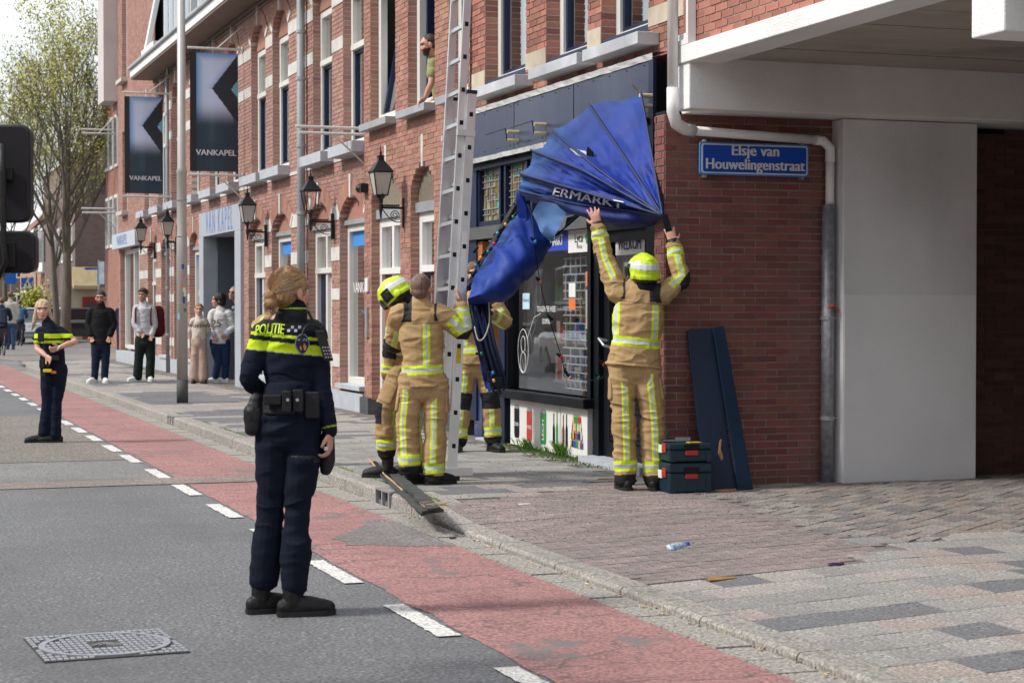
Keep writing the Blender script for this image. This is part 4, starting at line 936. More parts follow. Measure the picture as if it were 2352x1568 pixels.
a_ = simple_house('brown_brick_block', 'dark brown brick block with flat roof behind the street tree', 9.35, 17, 86, 100, 6.6, fb1,
     [(86.8+i*1.9, 87.9+i*1.9, z, z+1.7) for i in range(5) for z in (3.6, )], [(13+i*1.6, 14+i*1.6, 3.6, 5.2) for i in range(2)])
MB().box(10.2, 17, 87.5, 100, 6.6, 8.0).build('roof_storey', mat('dark_slate', (.07, .07, .08), .7, .2, 2), a_)
MB().prism([(9.2, 85.9, 3.3), (9.2, 85.2, 2.45), (9.2, 85.2, 2.3), (9.2, 85.9, 2.3)], (1.15, 0, 0)).build('awning', mat('tan_canvas', (.40, .31, .18), .8, .15, 3), a_)
MB().box(9.0, 10.6, 85.5, 86, 0, 2.4).build('shopfront', mat('tan_paint', (.42, .36, .26), .8, .15, 2), a_)
MB().box(9.6, 10.3, 85.4, 85.5, .1, 1.95).build('shop_door', mat('red_door', (.25, .02, .02), .5), a_)
MB().box(9.75, 10.15, 85.37, 85.4, .7, 1.7).build('pane', m_dglass, a_)
bl_ = thing('street_name_sign', 'small blue street sign on the far brown brick corner', 'sign', (10, 85.8, 3)); MB().box(9.75, 10.75, 85.8, 85.86, 3.05, 3.27).build('plate', mat('enamel_blue'), bl_)
tm = MB(); put_text(tm, 'v.d. Valk', (10.25, 85.79, 3.16), (1, 0, 0), (0, 0, 1), .17); tm.build('lettering', m_white, bl_)
c_ = simple_house('bay_fronted_house', 'orange brick house with white bay windows beyond the tree', 10.0, 18, 102, 112, 6.3, fb2, [(103, 104.5, .8, 2.6), (108, 109.5, .8, 2.6)], [], 3.2, m_rroof)
for y in (103.5, 108.5): 
    q = MB().box(9.4, 10.1, y-1.2, y+1.2, 3.4, 5.9).build('bay', m_white, c_)
    for k in range(3): MB().box(9.37, 9.4, y-1.1+k*.75, y-.5+k*.75, 3.9, 5.6).build('pane', m_dglass, q)
    for k in range(1): MB().box(9.5, 10.0, y-1.22, y-1.2, 3.9, 5.6).build('pane', m_dglass, q)
simple_house('gabled_house', 'far orange brick house with red tiled roof', 10.0, 18, 113, 124, 6.0, fb2, [(114+i*2.5, 115.3+i*2.5, z, z+1.6) for i in range(4) for z in (.9, 3.6)], [], 3.4, m_rroof)
simple_house('far_terrace', 'distant brown brick terrace closing the street', 3, 30, 170, 180, 7.5, fb1, [], [(4+i*2.2, 5.2+i*2.2, z, z+1.7) for i in range(11) for z in (1, 4)], 0)
simple_house('tall_gabled_house', 'tall dark gabled house peeping above the roofs', 13, 24, 128, 140, 11, fb1, [], [(14+i*2, 15+i*2, 7, 9) for i in range(3)], 4, m_rroof)
# ---------------------------------------------------------------- opposite side of the street (seen in the panes)
ob = thing('opposite_terrace', 'brick terrace across the street, seen mirrored in the panes', 'building', (-9, 0, 0))
MB().box(-16, -9, -12, 110, 0, 7.4).build('wall', farbrick('opposite_brick', (.13, .10, .09)), ob)
wb = MB(); wg = MB()
for i in range(40):
    y = -10+i*3
    for z in (.9, 4.1):
        MB().box(-9, -8.95, y, y+1.1, z, z+1.9).build('window', m_white, ob); wg.box(-8.95, -8.93, y+.1, y+1.0, z+.1, z+1.8)
wg.build('panes', m_dglass, ob, kind='stuff')
# ---------------------------------------------------------------- trees
def tree(label, x, y, h, seed, spread, trunk_r, m_leaf, nleaf=9000, lean=0):
    rnd = random.Random(seed); t = thing('street_tree', label, 'tree', (x, y, 0))
    m_bark = mat('bark', (.13, .115, .09), .95, .3, 6, bump=.9, bscale=30, stretch=(1, 1, .25))
    tr = MB(); br = MB(); tips = []
    def grow(p, d, L, r, depth):
        n = 8 if depth == 0 else 5; pts = [p]; rr = [r]; q = p.copy(); dd = d.copy()
        for i in range(n):
            dd = (dd+Vector((rnd.uniform(-1, 1), rnd.uniform(-1, 1), rnd.uniform(-.25, .8)))*(.05 if depth == 0 else .13)).normalized()
            q = q+dd*L/n; pts.append(q.copy()); rr.append(r*(1-(.8 if depth == 0 else .5)*(i+1)/n))
        (tr if depth == 0 else br).tube(pts, rr, 8 if depth < 2 else (5 if depth < 3 else 3), cap=False)
        if depth >= 3: tips.extend(pts[1:])
        if depth == 4: return
        nb = (13, 5, 4, 4)[depth]
        for k in range(nb):
            i = rnd.randint(2, n) if depth else 3+(k*5)//nb
            a = rnd.uniform(0, 2*math.pi); tilt = rnd.uniform(.35, .85)*spread
            nd = (dd+Vector((math.cos(a), math.sin(a), .15))*tilt).normalized()
            grow(pts[i], nd, L*(rnd.uniform(.55, .82) if depth else rnd.uniform(.34, .5)*(1.15-.4*k/nb)), rr[i]*(.72 if depth else .5), depth+1)
    grow(Vector((x, y, 0)), Vector((lean, 0, 1)).normalized(), h*.80, trunk_r, 0)
    tr.build('trunk', m_bark, t, smooth=True); br.build('branches', m_bark, t, kind='stuff')
    lf = MB(); 
    for i in range(nleaf):
        c = rnd.choice(tips)+Vector((rnd.gauss(0, .16), rnd.gauss(0, .16), rnd.gauss(0, .14)))
        s_ = rnd.uniform(.03, .07); a = Vector((rnd.uniform(-1, 1), rnd.uniform(-1, 1), rnd.uniform(-1, 1))).normalized(); b = a.orthogonal().normalized()
        lf.add([c-a*s_, c+b*s_*.6, c+a*s_, c-b*s_*.6], [(0, 1, 2, 3)])
    lf.build('crown', m_leaf, t, kind='stuff')
    return t
m_leaf = mat('young_leaves', (.34, .33, .06), .7, .2, 1, island=.4, huev=.02)
tree('large budding street tree with a forked trunk behind the policewoman', *onY(150, 735, 72).to_2d(), 11.2, 5, .9, .22, m_leaf, 18000)
tree('slimmer budding street tree beside the larger one', *onY(130, 735, 77).to_2d(), 9.6, 12, .95, .15, m_leaf, 9000)
tree('budding tree at the left edge above the cyclists', *onY(10, 735, 95).to_2d(), 9.2, 23, 1.1, .15, m_leaf, 9000)
bu = onY(78, 700, 90); b_ = MB(); rnd = random.Random(3)
for i in range(1400):
    c = bu+Vector((rnd.gauss(0, .35), rnd.gauss(0, .35), rnd.gauss(.0, .45))); a = Vector((rnd.uniform(-1, 1), rnd.uniform(-1, 1), rnd.uniform(-1, 1))).normalized(); q = a.orthogonal().normalized()
    b_.add([c-a*.07, c+q*.05, c+a*.07, c-q*.05], [(0, 1, 2, 3)])
tag(b_.build('bush', mat('bush_leaves', (.30, .32, .02), .7, .2, 1, island=.4), None), 'bright yellow green bush behind the crossing sign', 'bush')
# ---------------------------------------------------------------- signs far away
p = onY(63, 652, 93); s_ = thing('crossing_sign', 'square blue pedestrian crossing sign on a pole', 'sign', (p.x, p.y, 0))
MB().cyl((p.x, p.y+.05, 0), (p.x, p.y+.05, p.z+.3), .035).build('pole', m_steel, s_)
MB().box(p.x-.3, p.x+.3, p.y-.02, p.y+.02, p.z-.3, p.z+.3).build('panel', mat('sign_blue2', (.01, .13, .55), .4, .05), s_)
MB().poly([(p.x-.22, p.y-.03, p.z-.2), (p.x+.22, p.y-.03, p.z-.2), (p.x, p.y-.03, p.z+.22)]).build('triangle', m_white, s_)
MB().poly([(p.x-.03, p.y-.04, p.z-.12), (p.x+.03, p.y-.04, p.z-.12), (p.x+.03, p.y-.04, p.z+.08), (p.x-.03, p.y-.04, p.z+.08)]).build('walker_symbol', m_dark, s_)
p = onY(25, 640, 93); s_ = thing('blue_sign', 'plain square blue sign left of the crossing sign', 'sign', (p.x, p.y, 0))
MB().cyl((p.x, p.y+.05, 0), (p.x, p.y+.05, p.z+.25), .035).build('pole', m_steel, s_); MB().box(p.x-.25, p.x+.25, p.y-.02, p.y+.02, p.z-.25, p.z+.25).build('panel', mat('sign_blue2'), s_)
p = onY(233, 630, 66); s_ = thing('advertising_flag', 'narrow white and blue advertising flag by the corner shop', 'flag', (p.x, p.y, 0))
MB().cyl((p.x-.1, p.y, 0), (p.x-.1, p.y, p.z+.5), .02).build('pole', m_steel, s_); MB().box(p.x-.08, p.x+.1, p.y-.01, p.y+.01, p.z-.35, p.z+.45).build('cloth', mat('flag_white', (.6, .65, .7), .7, .3, 3), s_); MB().box(p.x-.14, p.x-.082, p.y-.012, p.y+.012, p.z-.35, p.z+.3).build('cloth_border', mat('sign_blue2'), s_)
# ---------------------------------------------------------------- cars
def car(label, x, y, ang, m, L=4.2, Wd=1.75, H=1.45, group=None):
    t = thing('parked_car', label, 'car', (x, y, 0), group); ca, sa = math.cos(ang), math.sin(ang)
    T = lambda a, b, z: (x+a*ca-b*sa, y+a*sa+b*ca, z)
    prof = [(-.5, .30, .55, .97), (-.47, .25, .80, 1), (-.32, .25, .92, 1), (-.05, .25, .95, 1), (.3, .25, .92, 1), (.47, .25, .86, 1), (.5, .32, .6, .96)]
    rs = []
    for a, zl, zu, w in prof:
        ww = Wd/2*w; rs.append([T(a*L, -ww*.96, zl), T(a*L, -ww, zl+.15), T(a*L, -ww, zu-.12), T(a*L, -ww*.9, zu), T(a*L, ww*.9, zu), T(a*L, ww, zu-.12), T(a*L, ww, zl+.15), T(a*L, ww*.96, zl)])
    MB().rings(rs).build('body', m, t, bevel=.09, smooth=True)
    pr = [(-.30, .80, .80), (-.13, .68, H), (.22, .68, H), (.46, .78, .82)]
    rs = [[T(-.36*L, -.74, .9), T(-.36*L, .74, .9), T(-.34*L, .74, .93), T(-.34*L, -.74, .93)], [T(-.17*L, -.62, .95), T(-.17*L, .62, .95), T(-.17*L, .62, H-.04), T(-.17*L, -.62, H-.04)], [T(.25*L, -.62, .95), T(.25*L, .62, .95), T(.25*L, .62, H-.03), T(.25*L, -.62, H-.03)], [T(.45*L, -.72, .85), T(.45*L, .72, .85), T(.43*L, .72, .9), T(.43*L, -.72, .9)]]
    MB().rings(rs).build('windows', mat('car_glass', (.02, .025, .03), .06, .2, 2, spec=1), t)
    MB().rings([[T(-.18*L, -.6, H-.03), T(-.18*L, .6, H-.03), T(-.15*L, .56, H+.02), T(-.15*L, -.56, H+.02)], [T(.26*L, -.6, H-.04), T(.26*L, .6, H-.04), T(.24*L, .56, H+.02), T(.24*L, -.56, H+.02)]]).build('roof', m, t)
    for a in (-.32, .32):
        for b in (-1, 1):
            c = Vector(T(a*L, b*(Wd/2-.1), .31)); d = Vector((-sa, ca, 0))*b
            w = MB().cyl(c-d*.1, c+d*.11, .31, n=18).build('wheel', m_black, t); MB().cyl(c+d*.111, c+d*.12, .19, n=14).build('rim', m_alu, w)
    for b in (-1, 1):
        MB().obox(T(-.505*L, b*.62-.16, .62), Vector(T(0, .32, 0))-Vector(T(0, 0, 0)), Vector(T(.02, 0, 0))-Vector(T(0, 0, 0)), (0, 0, .15)).build('headlight', mat('lamp_clear', (.6, .6, .6), .1), t)
        MB().obox(T(.497*L, b*.66-.12, .66), Vector(T(0, .24, 0))-Vector(T(0, 0, 0)), Vector(T(.02, 0, 0))-Vector(T(0, 0, 0)), (0, 0, .2)).build('tail_light', mat('lamp_red', (.4, .01, .01), .2), t)
    return t
def cpos(px, py, Y): q = onY(px, py, Y); return q.x, q.y
m_cark = mat('black_car_paint', (.015, .018, .022), .15, .1, 1, coat=1); m_carr = mat('red_car_paint', (.40, .02, .03), .2, .1, 1, coat=1); m_cars = mat('silver_car_paint', (.42, .43, .45), .25, .1, 1, metal=.6, coat=1)
car('black hatchback parked at the corner behind the bearded man', *cpos(172, 750, 82), R(15), m_cark)
car('red car half hidden behind the black hatchback', *cpos(215, 740, 87.5), R(10), m_carr, H=1.5, L=3.6)
car('silver car behind the long-haired policewoman', *cpos(80, 750, 79), R(75), m_cars)
car('white car parked across the street, mirrored in the shop window', -3.2, 39, R(90), mat('white_car_paint', (.7, .7, .7), .2, .05, 1, coat=1))
# ---------------------------------------------------------------- wall lanterns
def lantern(label, yw, xl, zb, first=True):
    t = thing('wall_lantern', label, 'lantern', (FX, yw, zb), 'black wall lanterns along the brick facades')
    MB().box(FX-.05, FX-.0, yw-.025, yw+.025, zb-.24, zb+.12).build('wall_plate', m_iron, t)
    a = MB().box(xl-.02, FX-.05, yw-.014, yw+.014, zb-.014, zb+.014)
    for k in range(9): a.ell((xl+.03+k*(FX-.1-xl)/9, yw, zb+.028), .014, .008, .014, 6, 4)
    a.build('arm', m_iron, t)
    s_ = MB(); W_ = FX-.05-xl
    s_.tube([(FX-.06-W_*.03-W_*.85*k/12, yw, zb-.17+.15*(k/12)**1.5-.03*math.sin(k/12*math.pi)) for k in range(13)], .007, 5)
    s_.tube([(FX-.15+.06*math.cos(q)*(1-q/14), yw, zb-.09+.06*math.sin(q)*(1-q/14)) for q in [j*.5 for j in range(22)]], .006, 5)
    s_.build('scroll', m_iron, t)
    c = Vector((xl, yw, zb))
    MB().lathe(c, [(.004, -.14), (.012, -.12), (.018, -.05), (.03, 0), (.018, .05), (.02, .10), (.05, .12), (.055, .135)], 10).build('stem', m_iron, t, smooth=True)
    for sx in (-1, 1): MB().tube([c+Vector((0, sx*y_, z_)) for y_, z_ in ((.02, .03), (.07, .05), (.085, .10), (.06, .14), (.08, .17))], .008, 5).build('bracket', m_iron, t)
    zb0, zt0, r0, r1 = .15, .43, .075, .125
    cage = MB()
    for i in range(4):
        a0 = math.pi/4+i*math.pi/2
        p0 = c+Vector((r0*math.cos(a0)*1.3, r0*math.sin(a0)*1.3, zb0)); p1 = c+Vector((r1*math.cos(a0)*1.3, r1*math.sin(a0)*1.3, zt0)); cage.tube([p0, p1], .009, 4)
        a1 = a0+math.pi/2; q0 = c+Vector((r0*math.cos(a1)*1.3, r0*math.sin(a1)*1.3, zb0)); q1 = c+Vector((r1*math.cos(a1)*1.3, r1*math.sin(a1)*1.3, zt0))
        cage.tube([p0, q0], .010, 4).tube([p1, q1], .010, 4)
        if first: MB().quad(p0, q0, q1, p1).build('glass_panel', mat('frosted_lantern_glass', (.42, .40, .36), .5, .15, 3), t)
    cage.build('cage', m_iron, t)
    if not first: MB().lathe(c, [(.02, .15), (.02, .24), (.028, .27), (.02, .33), (.004, .36)], 10).build('bulb', m_white, t, smooth=True)
    r2 = .165
    MB().rings([[c+Vector((r_*math.cos(math.pi/4+i*math.pi/2), r_*math.sin(math.pi/4+i*math.pi/2), z_)) for i in range(4)] for r_, z_ in ((r1*1.42, zt0-.005), (r1*1.48, zt0+.01), (.055, zt0+.14), (.05, zt0+.16), (.05, zt0+.19), (.065, zt0+.195), (.01, zt0+.22))]).build('roof', m_iron, t)
    MB().lathe(c, [(.008, zt0+.2), (.016, zt0+.24), (.008, zt0+.27), (.003, zt0+.33)], 8).build('finial', m_iron, t)
    return t
for (wx, wy, lx, lab, g_) in ((933, 478, 875, 'nearest black wall lantern, beside the arched door left of the ladder', True), (768, 510, 714, 'clear glass wall lantern with a white bulb, right of the grey drainpipe', False),
        (614, 533, 569, 'frosted wall lantern right of the stone portal', True), (408, 557, 385, 'frosted wall lantern partly behind the lamp post, near the corner', True), (358, 569, 324, 'last wall lantern, by the corner shop window', True)):
    p = onX(wx, wy, FX); r_ = (lx-1176)/FPX; xl = p.y*(math.sin(YAW)+r_*math.cos(YAW))/(math.cos(YAW)-r_*math.sin(YAW))
    lantern(lab, p.y, xl, p.z, g_)
# ---------------------------------------------------------------- banners on poles
def pole(mb, a, b, r_=.022): mb.tube([a, b], r_, 8)
m_pole = mat('pole_white', (.55, .53, .50), .5, .1, 3)
m_bk = mat('banner_ground', (.012, .02, .032), .6, .2, 2)
def banner_mat():
    m = bpy.data.materials.new('banner_print'); m.use_nodes = True; n, l = m.node_tree.nodes, m.node_tree.links; p = n['Principled BSDF']; p.inputs['Roughness'].default_value = .55
    a = n.new('ShaderNodeAttribute'); a.attribute_name = 'Col'; l.new(a.outputs[0], p.inputs['Base Color']); return m
m_bprint = banner_mat()
def colour_mesh(o, fn):
    me = o.data; ca = me.color_attributes.new('Col', 'FLOAT_COLOR', 'POINT')
    arr = []
    for v in me.vertices: arr.extend((*fn(v.co), 1))
    ca.data.foreach_set('color', arr)
def banner(label, y, xw, xo, zt, zb, seed):
    t = thing('shop_banner', label, 'banner', (FX, y, zt), 'dark banners hung from poles on the facade')
    for z, s_ in ((zt, 1), (zb, -1)):
        b_ = MB(); pole(b_, (FX, y, z), (xo-.04, y, z+.0), .022); pole(b_, (FX, y+ .0, z+s_*.42), ((xo+FX)/2, y, z), .012); b_.cyl((FX-.01, y, z), (FX-.03, y, z), .06); b_.build('pole', m_pole, t)
    ztt, zbb = zt-.08, zb+.06; Wd = (xw-xo); H_ = ztt-zbb
    N, M_ = 70, 150; g_ = MB(); wav = lambda u, v: .02*math.sin(u*5+seed)+.012*math.sin(v*4+seed*2)
    rs = [[(xo+Wd*i/N, y+wav(i/N, j/M_), zbb+H_*j/M_) for i in range(N+1)] for j in range(M_+1)]
    o = g_.rings(rs, cap=False, closed=False).build('cloth', m_bprint, t, smooth=True)
    def fn(co):
        u = (co.x-xo)/Wd; v = (co.z-zbb)/H_
        if u < .13: return (.010, .011, .016)
        # chevron of the K
        ch = abs(v-.70); left = .45+ch*1.85; inner = .85+ch*1.85
        if left < u and u < inner: 
            f = max(0, min(1, (v-.25)/.25)); k_ = (.012, .016, .024); return k_
        e = min(1, max(0, (v-.38)/.22)); e = e*e*(3-2*e)
        sky_ = Vector((.55, .60, .76)); d_ = Vector((.014, .035, .055))
        edge = max(0, 1-(u-.13)*6)*.9+max(0, 1-(left-u)*7)*.5*(v > .7)
        edge = max(edge, max(0, (v-.93)*14)) if v > .9 else edge
        c_ = sky_.lerp(Vector((.07, .25, .55)), min(1, edge*1.0)) if u < .9 or v > .8 else Vector((.15, .35, .42))
        r_ = d_.lerp(c_, e); g2 = max(0, .12-abs(u-.45))*.5*(1 if v > .25 else .3); return (r_.x+g2*.3, r_.y+g2*.4, r_.z+g2*.5)
    colour_mesh(o, fn)
    tm = MB(); put_text(tm, 'VANKAPEL', (xo+Wd*.53, y-.05, zbb+H_*.155), (1, 0, 0), (0, 0, 1), Wd*.172, bold=.004); tm.build('lettering', mat('banner_white', (.6, .6, .62), .5), t)
    return t
def bx(px, y): r_ = (px-1176)/FPX; return y*(math.sin(YAW)+r_*math.cos(YAW))/(math.cos(YAW)-r_*math.sin(YAW))
yb = 32.2; banner('nearer dark banner with a white K shape, between lamp post and portal', yb, bx(548, yb), bx(438, yb), 5.98, 3.80, 1)
yb = 40.0; banner('farther dark banner with a white K shape, left of the lamp post', yb, bx(376, yb), bx(288, yb), 6.05, 3.86, 2)
t = thing('banner_poles', 'pair of empty white banner poles crossing the grey downpipe', 'banner poles', (FX, 24.0, 3.9), 'empty banner poles')
y_ = 23.98
for z, x0 in ((3.80, bx(688, y_)), (3.90, bx(688, y_))):
    b_ = MB(); pole(b_, (FX, y_+(z-3.8)*2, z), (x0, y_+(z-3.8)*2, z), .02); b_.build('pole', m_pole, t)
b_ = MB(); pole(b_, (FX, y_, 3.4), ((bx(688, y_)+FX)/2, y_, 3.8), .012); b_.build('strut', m_pole, t)
for z in (6.0, 3.95):
    y_ = 49.2; x0 = bx(190, y_); t = thing('banner_poles', 'empty white banner poles on the %s of the far corner of the terrace' % ('upper part' if z > 5 else 'lower part'), 'banner poles', (FX, y_, z), 'empty banner poles')
    for dz in (0, .12): 
        b_ = MB(); pole(b_, (FX, y_+dz*2, z+dz), (x0, y_+dz*2, z+dz), .025); b_.build('pole', m_pole, t)
    b_ = MB(); pole(b_, (FX, y_, z+(.45 if z > 5 else -.4)), ((x0+FX)/2, y_, z+.0), .014); b_.build('strut', m_pole, t)
# ---------------------------------------------------------------- facade downpipes
for (px, r_, lab) in ((690, .062, 'thick grey drainpipe running down the brick facade behind the lantern'), (383, .04, 'thin grey drainpipe down the facade near the corner shop')):
    y_ = onX(px, 400, FX-.1).y; t = thing('downpipe', lab, 'drainpipe', (FX-.1, y_, 0))
    MB().cyl((FX-.09, y_, .1), (FX-.09, y_, 6.95), r_, n=14).build('pipe', mat('pipe_grey', (.26, .28, .30), .5, .15, 2), t, smooth=True)
    for z in (.9, 1.9, 2.9, 3.9, 4.9, 5.6): MB().cyl((FX-.09, y_, z), (FX-.09, y_, z+.05), r_*1.18, n=14).build('collar', m_zinc, t)
# ---------------------------------------------------------------- camera dome and utility bits
p = onX(828, 433, FX-.1); cm_ = thing('security_camera', 'black dome camera on the brick pier left of the nearest lantern', 'camera', p)
MB().ell(p+Vector((0, .02, 0)), .06, .09, .06).build('dome', m_iron, cm_, smooth=True); MB().box(p.x-.03, FX, p.y-.14, p.y-.04, p.z-.06, p.z+.06).build('bracket', m_iron, cm_)
# ---------------------------------------------------------------- lamp post
b = base(419, 925); lp = thing('lamp_post', 'tall grey lamp post with stickers on the pavement edge', 'lamp post', b)
MB().tube([b, b+Vector((0, 0, .34))], [.084, .083], 20).build('base_sleeve', mat('post_dark', (.06, .06, .06), .7, .2, 4), lp, smooth=True)
zs = [.34, 2.4, 2.42, 3.35, 3.37, 3.42, 8]; rr = [.080, .078, .072, .071, .078, .062, .055]
MB().tube([b+Vector((0, 0, z)) for z in zs], rr, 20).build('shaft', mat('post_grey', (.40, .38, .36), .45, .15, 2, metal=.35, stretch=(1, 1, .3)), lp, smooth=True)
for z in (1.45, 2.42, 2.95): MB().cyl(b+Vector((0, 0, z)), b+Vector((0, 0, z+.012)), .083, n=20).build('strap', m_steel, lp)
rnd = random.Random(5)
for k, (z, h_, c_) in enumerate(((1.95, .07, 'goods_blue'), (1.82, .06, 'pink'), (1.62, .06, 'w'), (1.55, .10, 'w'), (1.45, .1, 'b'), (1.33, .05, 'goods_green'), (1.22, .09, 'lb'), (1.68, .04, 'o'))):
    a0 = YAW*-1+R(-90)+rnd.uniform(-.7, .6); mm_ = {'pink': mat('st_pink', (.6, .2, .35)), 'w': m_white, 'b': mat('st_navy', (.05, .07, .3)), 'lb': mat('st_sky', (.2, .45, .6)), 'o': mat('orange_sticker')}.get(c_) or MC.get(c_) or m_white
    q = [[b+Vector((.0835*math.cos(a0+i*.09), .0835*math.sin(a0+i*.09), z+dz)) for i in range(6)] for dz in (0, h_)]
    MB().rings(q, cap=False, closed=False).build('sticker', mm_, lp)
# ---------------------------------------------------------------- ladder
foot = onZ(1046, 1106, .12); X0 = foot.x; ZL = lambda z: X0+(FX-.12-X0)*(z-.12)/(6.6-.12)
wall_y = foot.y
ld = thing('extension_ladder', 'two-section aluminium extension ladder standing upright between the firefighters', 'ladder', foot)
sl = Vector((ZL(6.6)-X0, 0, 6.48)).normalized(); nn = Vector((sl.z, 0, -sl.x))
Pn = Vector((X0, wall_y, .12)); LWd = .42
yt = onX(1065, 0, FX-.2).y
Pn = onZ(1037, 1103, .12); top = at(1097, -40, 15.25)
ax = (top-Pn).normalized()
side = Vector((0, 1, 0)); side = (side-ax*side.dot(ax)).normalized(); outv = ax.cross(side).normalized()
if outv.x > 0: outv = -outv
Ltot = (top-Pn).length
def rail(a0, L, off, s_, w=.07, d=.028):
    p_ = Pn+ax*a0+side*s_+outv*off; mb = MB(); mb.obox(p_-side*d/2-outv*w/2, ax*L, side*d, outv*w)
    return mb
k1 = (onZ(1046, 1106, .12)-CAM)
baseL = 3.15; fly0 = 1.05*0+.28*0+.9
for s_ in (0, LWd): rail(0, baseL, 0, s_, .075).build('rail', m_alu, ld)
for s_ in (.03, LWd-.03): rail(.62, Ltot-.7, .07, s_, .062).build('rail', m_alu, ld)
for k in range(11):
    MB().beam(Pn+ax*(.28+k*.27)+side*.0, Pn+ax*(.28+k*.27)+side*LWd, .03, .03, ax).build('rung', m_alu, ld)
for k in range(22):
    MB().beam(Pn+ax*(.75+k*.27)+side*.03+outv*.07, Pn+ax*(.75+k*.27)+side*(LWd-.03)+outv*.07, .03, .03, ax).build('rung', m_alu, ld)
    MB().obox(Pn+ax*(.75+k*.27-.018)+side*(.012)+outv*.055, ax*.036, side*.004, outv*.03).build('rung_end', m_dark, ld)
for k in range(11): MB().obox(Pn+ax*(.28+k*.27-.018)+side*(-.0175)+outv*-.015, ax*.036, side*.004, outv*.03).build('rung_end', m_dark, ld)
for s_ in (0, LWd):
    MB().obox(Pn+ax*baseL+side*(s_-.018)-outv*.042, ax*.03, side*.036, outv*.084).build('end_cap', m_black, ld)
    MB().obox(Pn+side*(s_-.03)-outv*.06-ax*.0, ax*.07, side*.06, outv*.12).build('foot', m_black, ld)
    MB().obox(Pn+ax*(baseL-.35)+side*(s_-.02)-outv*.042, ax*.05, side*.04, outv*.15).build('guide_bracket', m_alu, ld)
rail(1.6, .42, -.0, -.0148, .04, .002).build('instruction_label', m_white, ld); rail(1.15, .12, 0, -.0148, .04, .002).build('warning_label', mat('label_yellow', (.7, .5, .03), .5), ld); rail(.95, .12, 0, -.0148, .04, .002).build('warning_label', mat('label_yellow'), ld)
MB().box(*(lambda q: (q.x-.16, q.x+.16, q.y-.05, q.y+.01, q.z-.03, q.z+.03))(Pn+ax*.07+outv*.0)).build('stabiliser_bar', m_alu, ld)
# ---------------------------------------------------------------- boards, boxes and debris by the wall
YB = YW
def board(label, pts, y_top, y_bot, z_b, thick, m, nm='painted_board'):
    # pts: photo outline; board leans, so depth runs from y_bot at the foot to y_top at the head
    ys = [p[1] for p in pts]; a, b_ = min(ys), max(ys)
    q = [onY(x, y, y_top+(y_bot-y_top)*((y-a)/(b_-a))) for x, y in pts]
    o = MB().prism(q, (0, -thick, 0)).build(nm, m, None, bevel=.004); tag(o, label, 'board'); return o
m_bd = mat('blue_board', (.006, .022, .055), .5, .25, 2, stretch=(3, 3, .4), bump=.1)
m_bd2 = mat('faded_blue_board', (.014, .026, .055), .6, .3, 2, stretch=(3, 3, .4), bump=.1)
board('left leaning dark blue board, chipped low on its edge', [(1576, 758), (1638, 752), (1668, 1000), (1690, 1125), (1625, 1128), (1600, 980)], YB-.03, YB-.36, .1, .025, m_bd2)
board('right leaning dark blue board, rounded at its foot', [(1634, 752), (1660, 748), (1727, 1124), (1722, 1129), (1700, 1129), (1692, 1122)], YB-.08, YB-.42, .1, .025, m_bd)
def chip(pts, y, lab):
    q = [onY(x, yy, y) for x, yy in pts]; o = MB().prism(q, (0, -.012, 0)).build('splinter', mat('raw_wood', (.45, .24, .10), .8, .35, 12, bump=.6), None); tag(o, lab, 'splinter')
chip([(1652, 1012), (1656, 1008), (1654, 1030), (1660, 1050), (1656, 1058), (1649, 1040)], YB-.31, 'orange wood break on the edge of the leaning board')
chip([(1640, 1124), (1690, 1121), (1686, 1129), (1650, 1132)], YB-.42, 'torn raw wood at the foot of the left leaning board')
# tool boxes
m_tb = mat('teal_case', (.006, .026, .042), .45, .12, 4, bump=.1); m_tr = mat('red_latch', (.38, .03, .02), .4)
tb0 = onZ(1537, 1135, .115)
def toolbox(label, z0, h_):
    t = thing('tool_case', label, 'tool case', (tb0.x, tb0.y, z0))
    A = R(-4); ux = Vector((math.cos(A), math.sin(A), 0)); uy = Vector((-math.sin(A), math.cos(A), 0)); W_, D_ = .345, .34
    o = tb0.copy(); o.z = z0
    MB().obox(o, ux*W_, uy*D_, (0, 0, h_*.66)).build('tray', m_tb, t, bevel=.012)
    MB().obox(o-ux*.004-uy*.004+Vector((0, 0, h_*.67)), ux*(W_+.008), uy*(D_+.008), (0, 0, h_*.32)).build('lid', m_tb, t, bevel=.012)
    MB().obox(o+ux*W_*.33-uy*.012+Vector((0, 0, h_*.62)), ux*W_*.36, uy*.012, (0, 0, .05)).build('handle', m_dark, t, bevel=.004)
    MB().obox(o+ux*W_*.37-uy*.022+Vector((0, 0, h_*.62-.034)), ux*W_*.28, uy*.02, (0, 0, .034)).build('latch', m_tr, t, bevel=.003)
    MB().obox(o-ux*.014+uy*D_*.15+Vector((0, 0, h_*.5)), ux*.012, uy*.07, (0, 0, .07)).build('latch', m_tr, t, bevel=.003)
    MB().obox(o-ux*.012+uy*D_*.4+Vector((0, 0, h_*.45)), ux*.01, uy*.12, (0, 0, .06)).build('label_strip', m_white, t)
    for k in (0, 1): MB().obox(o+ux*(.01+k*(W_-.06))-uy*.006, ux*.04, uy*.008, (0, 0, h_*.6)).build('corner_rib', m_tb, t)
toolbox('larger lower teal tool case with a red latch', .125, .225); toolbox('smaller upper teal tool case stacked on the other', .358, .135)
h_ = tb0+Vector((.15, .2, .495-tb0.z)); o = MB().obox(h_, (.12, 0, 0), (0, .035, 0), (0, 0, .03)).obox(h_+Vector((-.1, .02, 0)), (.1, 0, 0), (0, .015, 0), (0, 0, .015)).build('hand_tool', m_steel, None, bevel=.004); tag(o, 'grey hand tool lying on top of the upper tool case', 'tool')
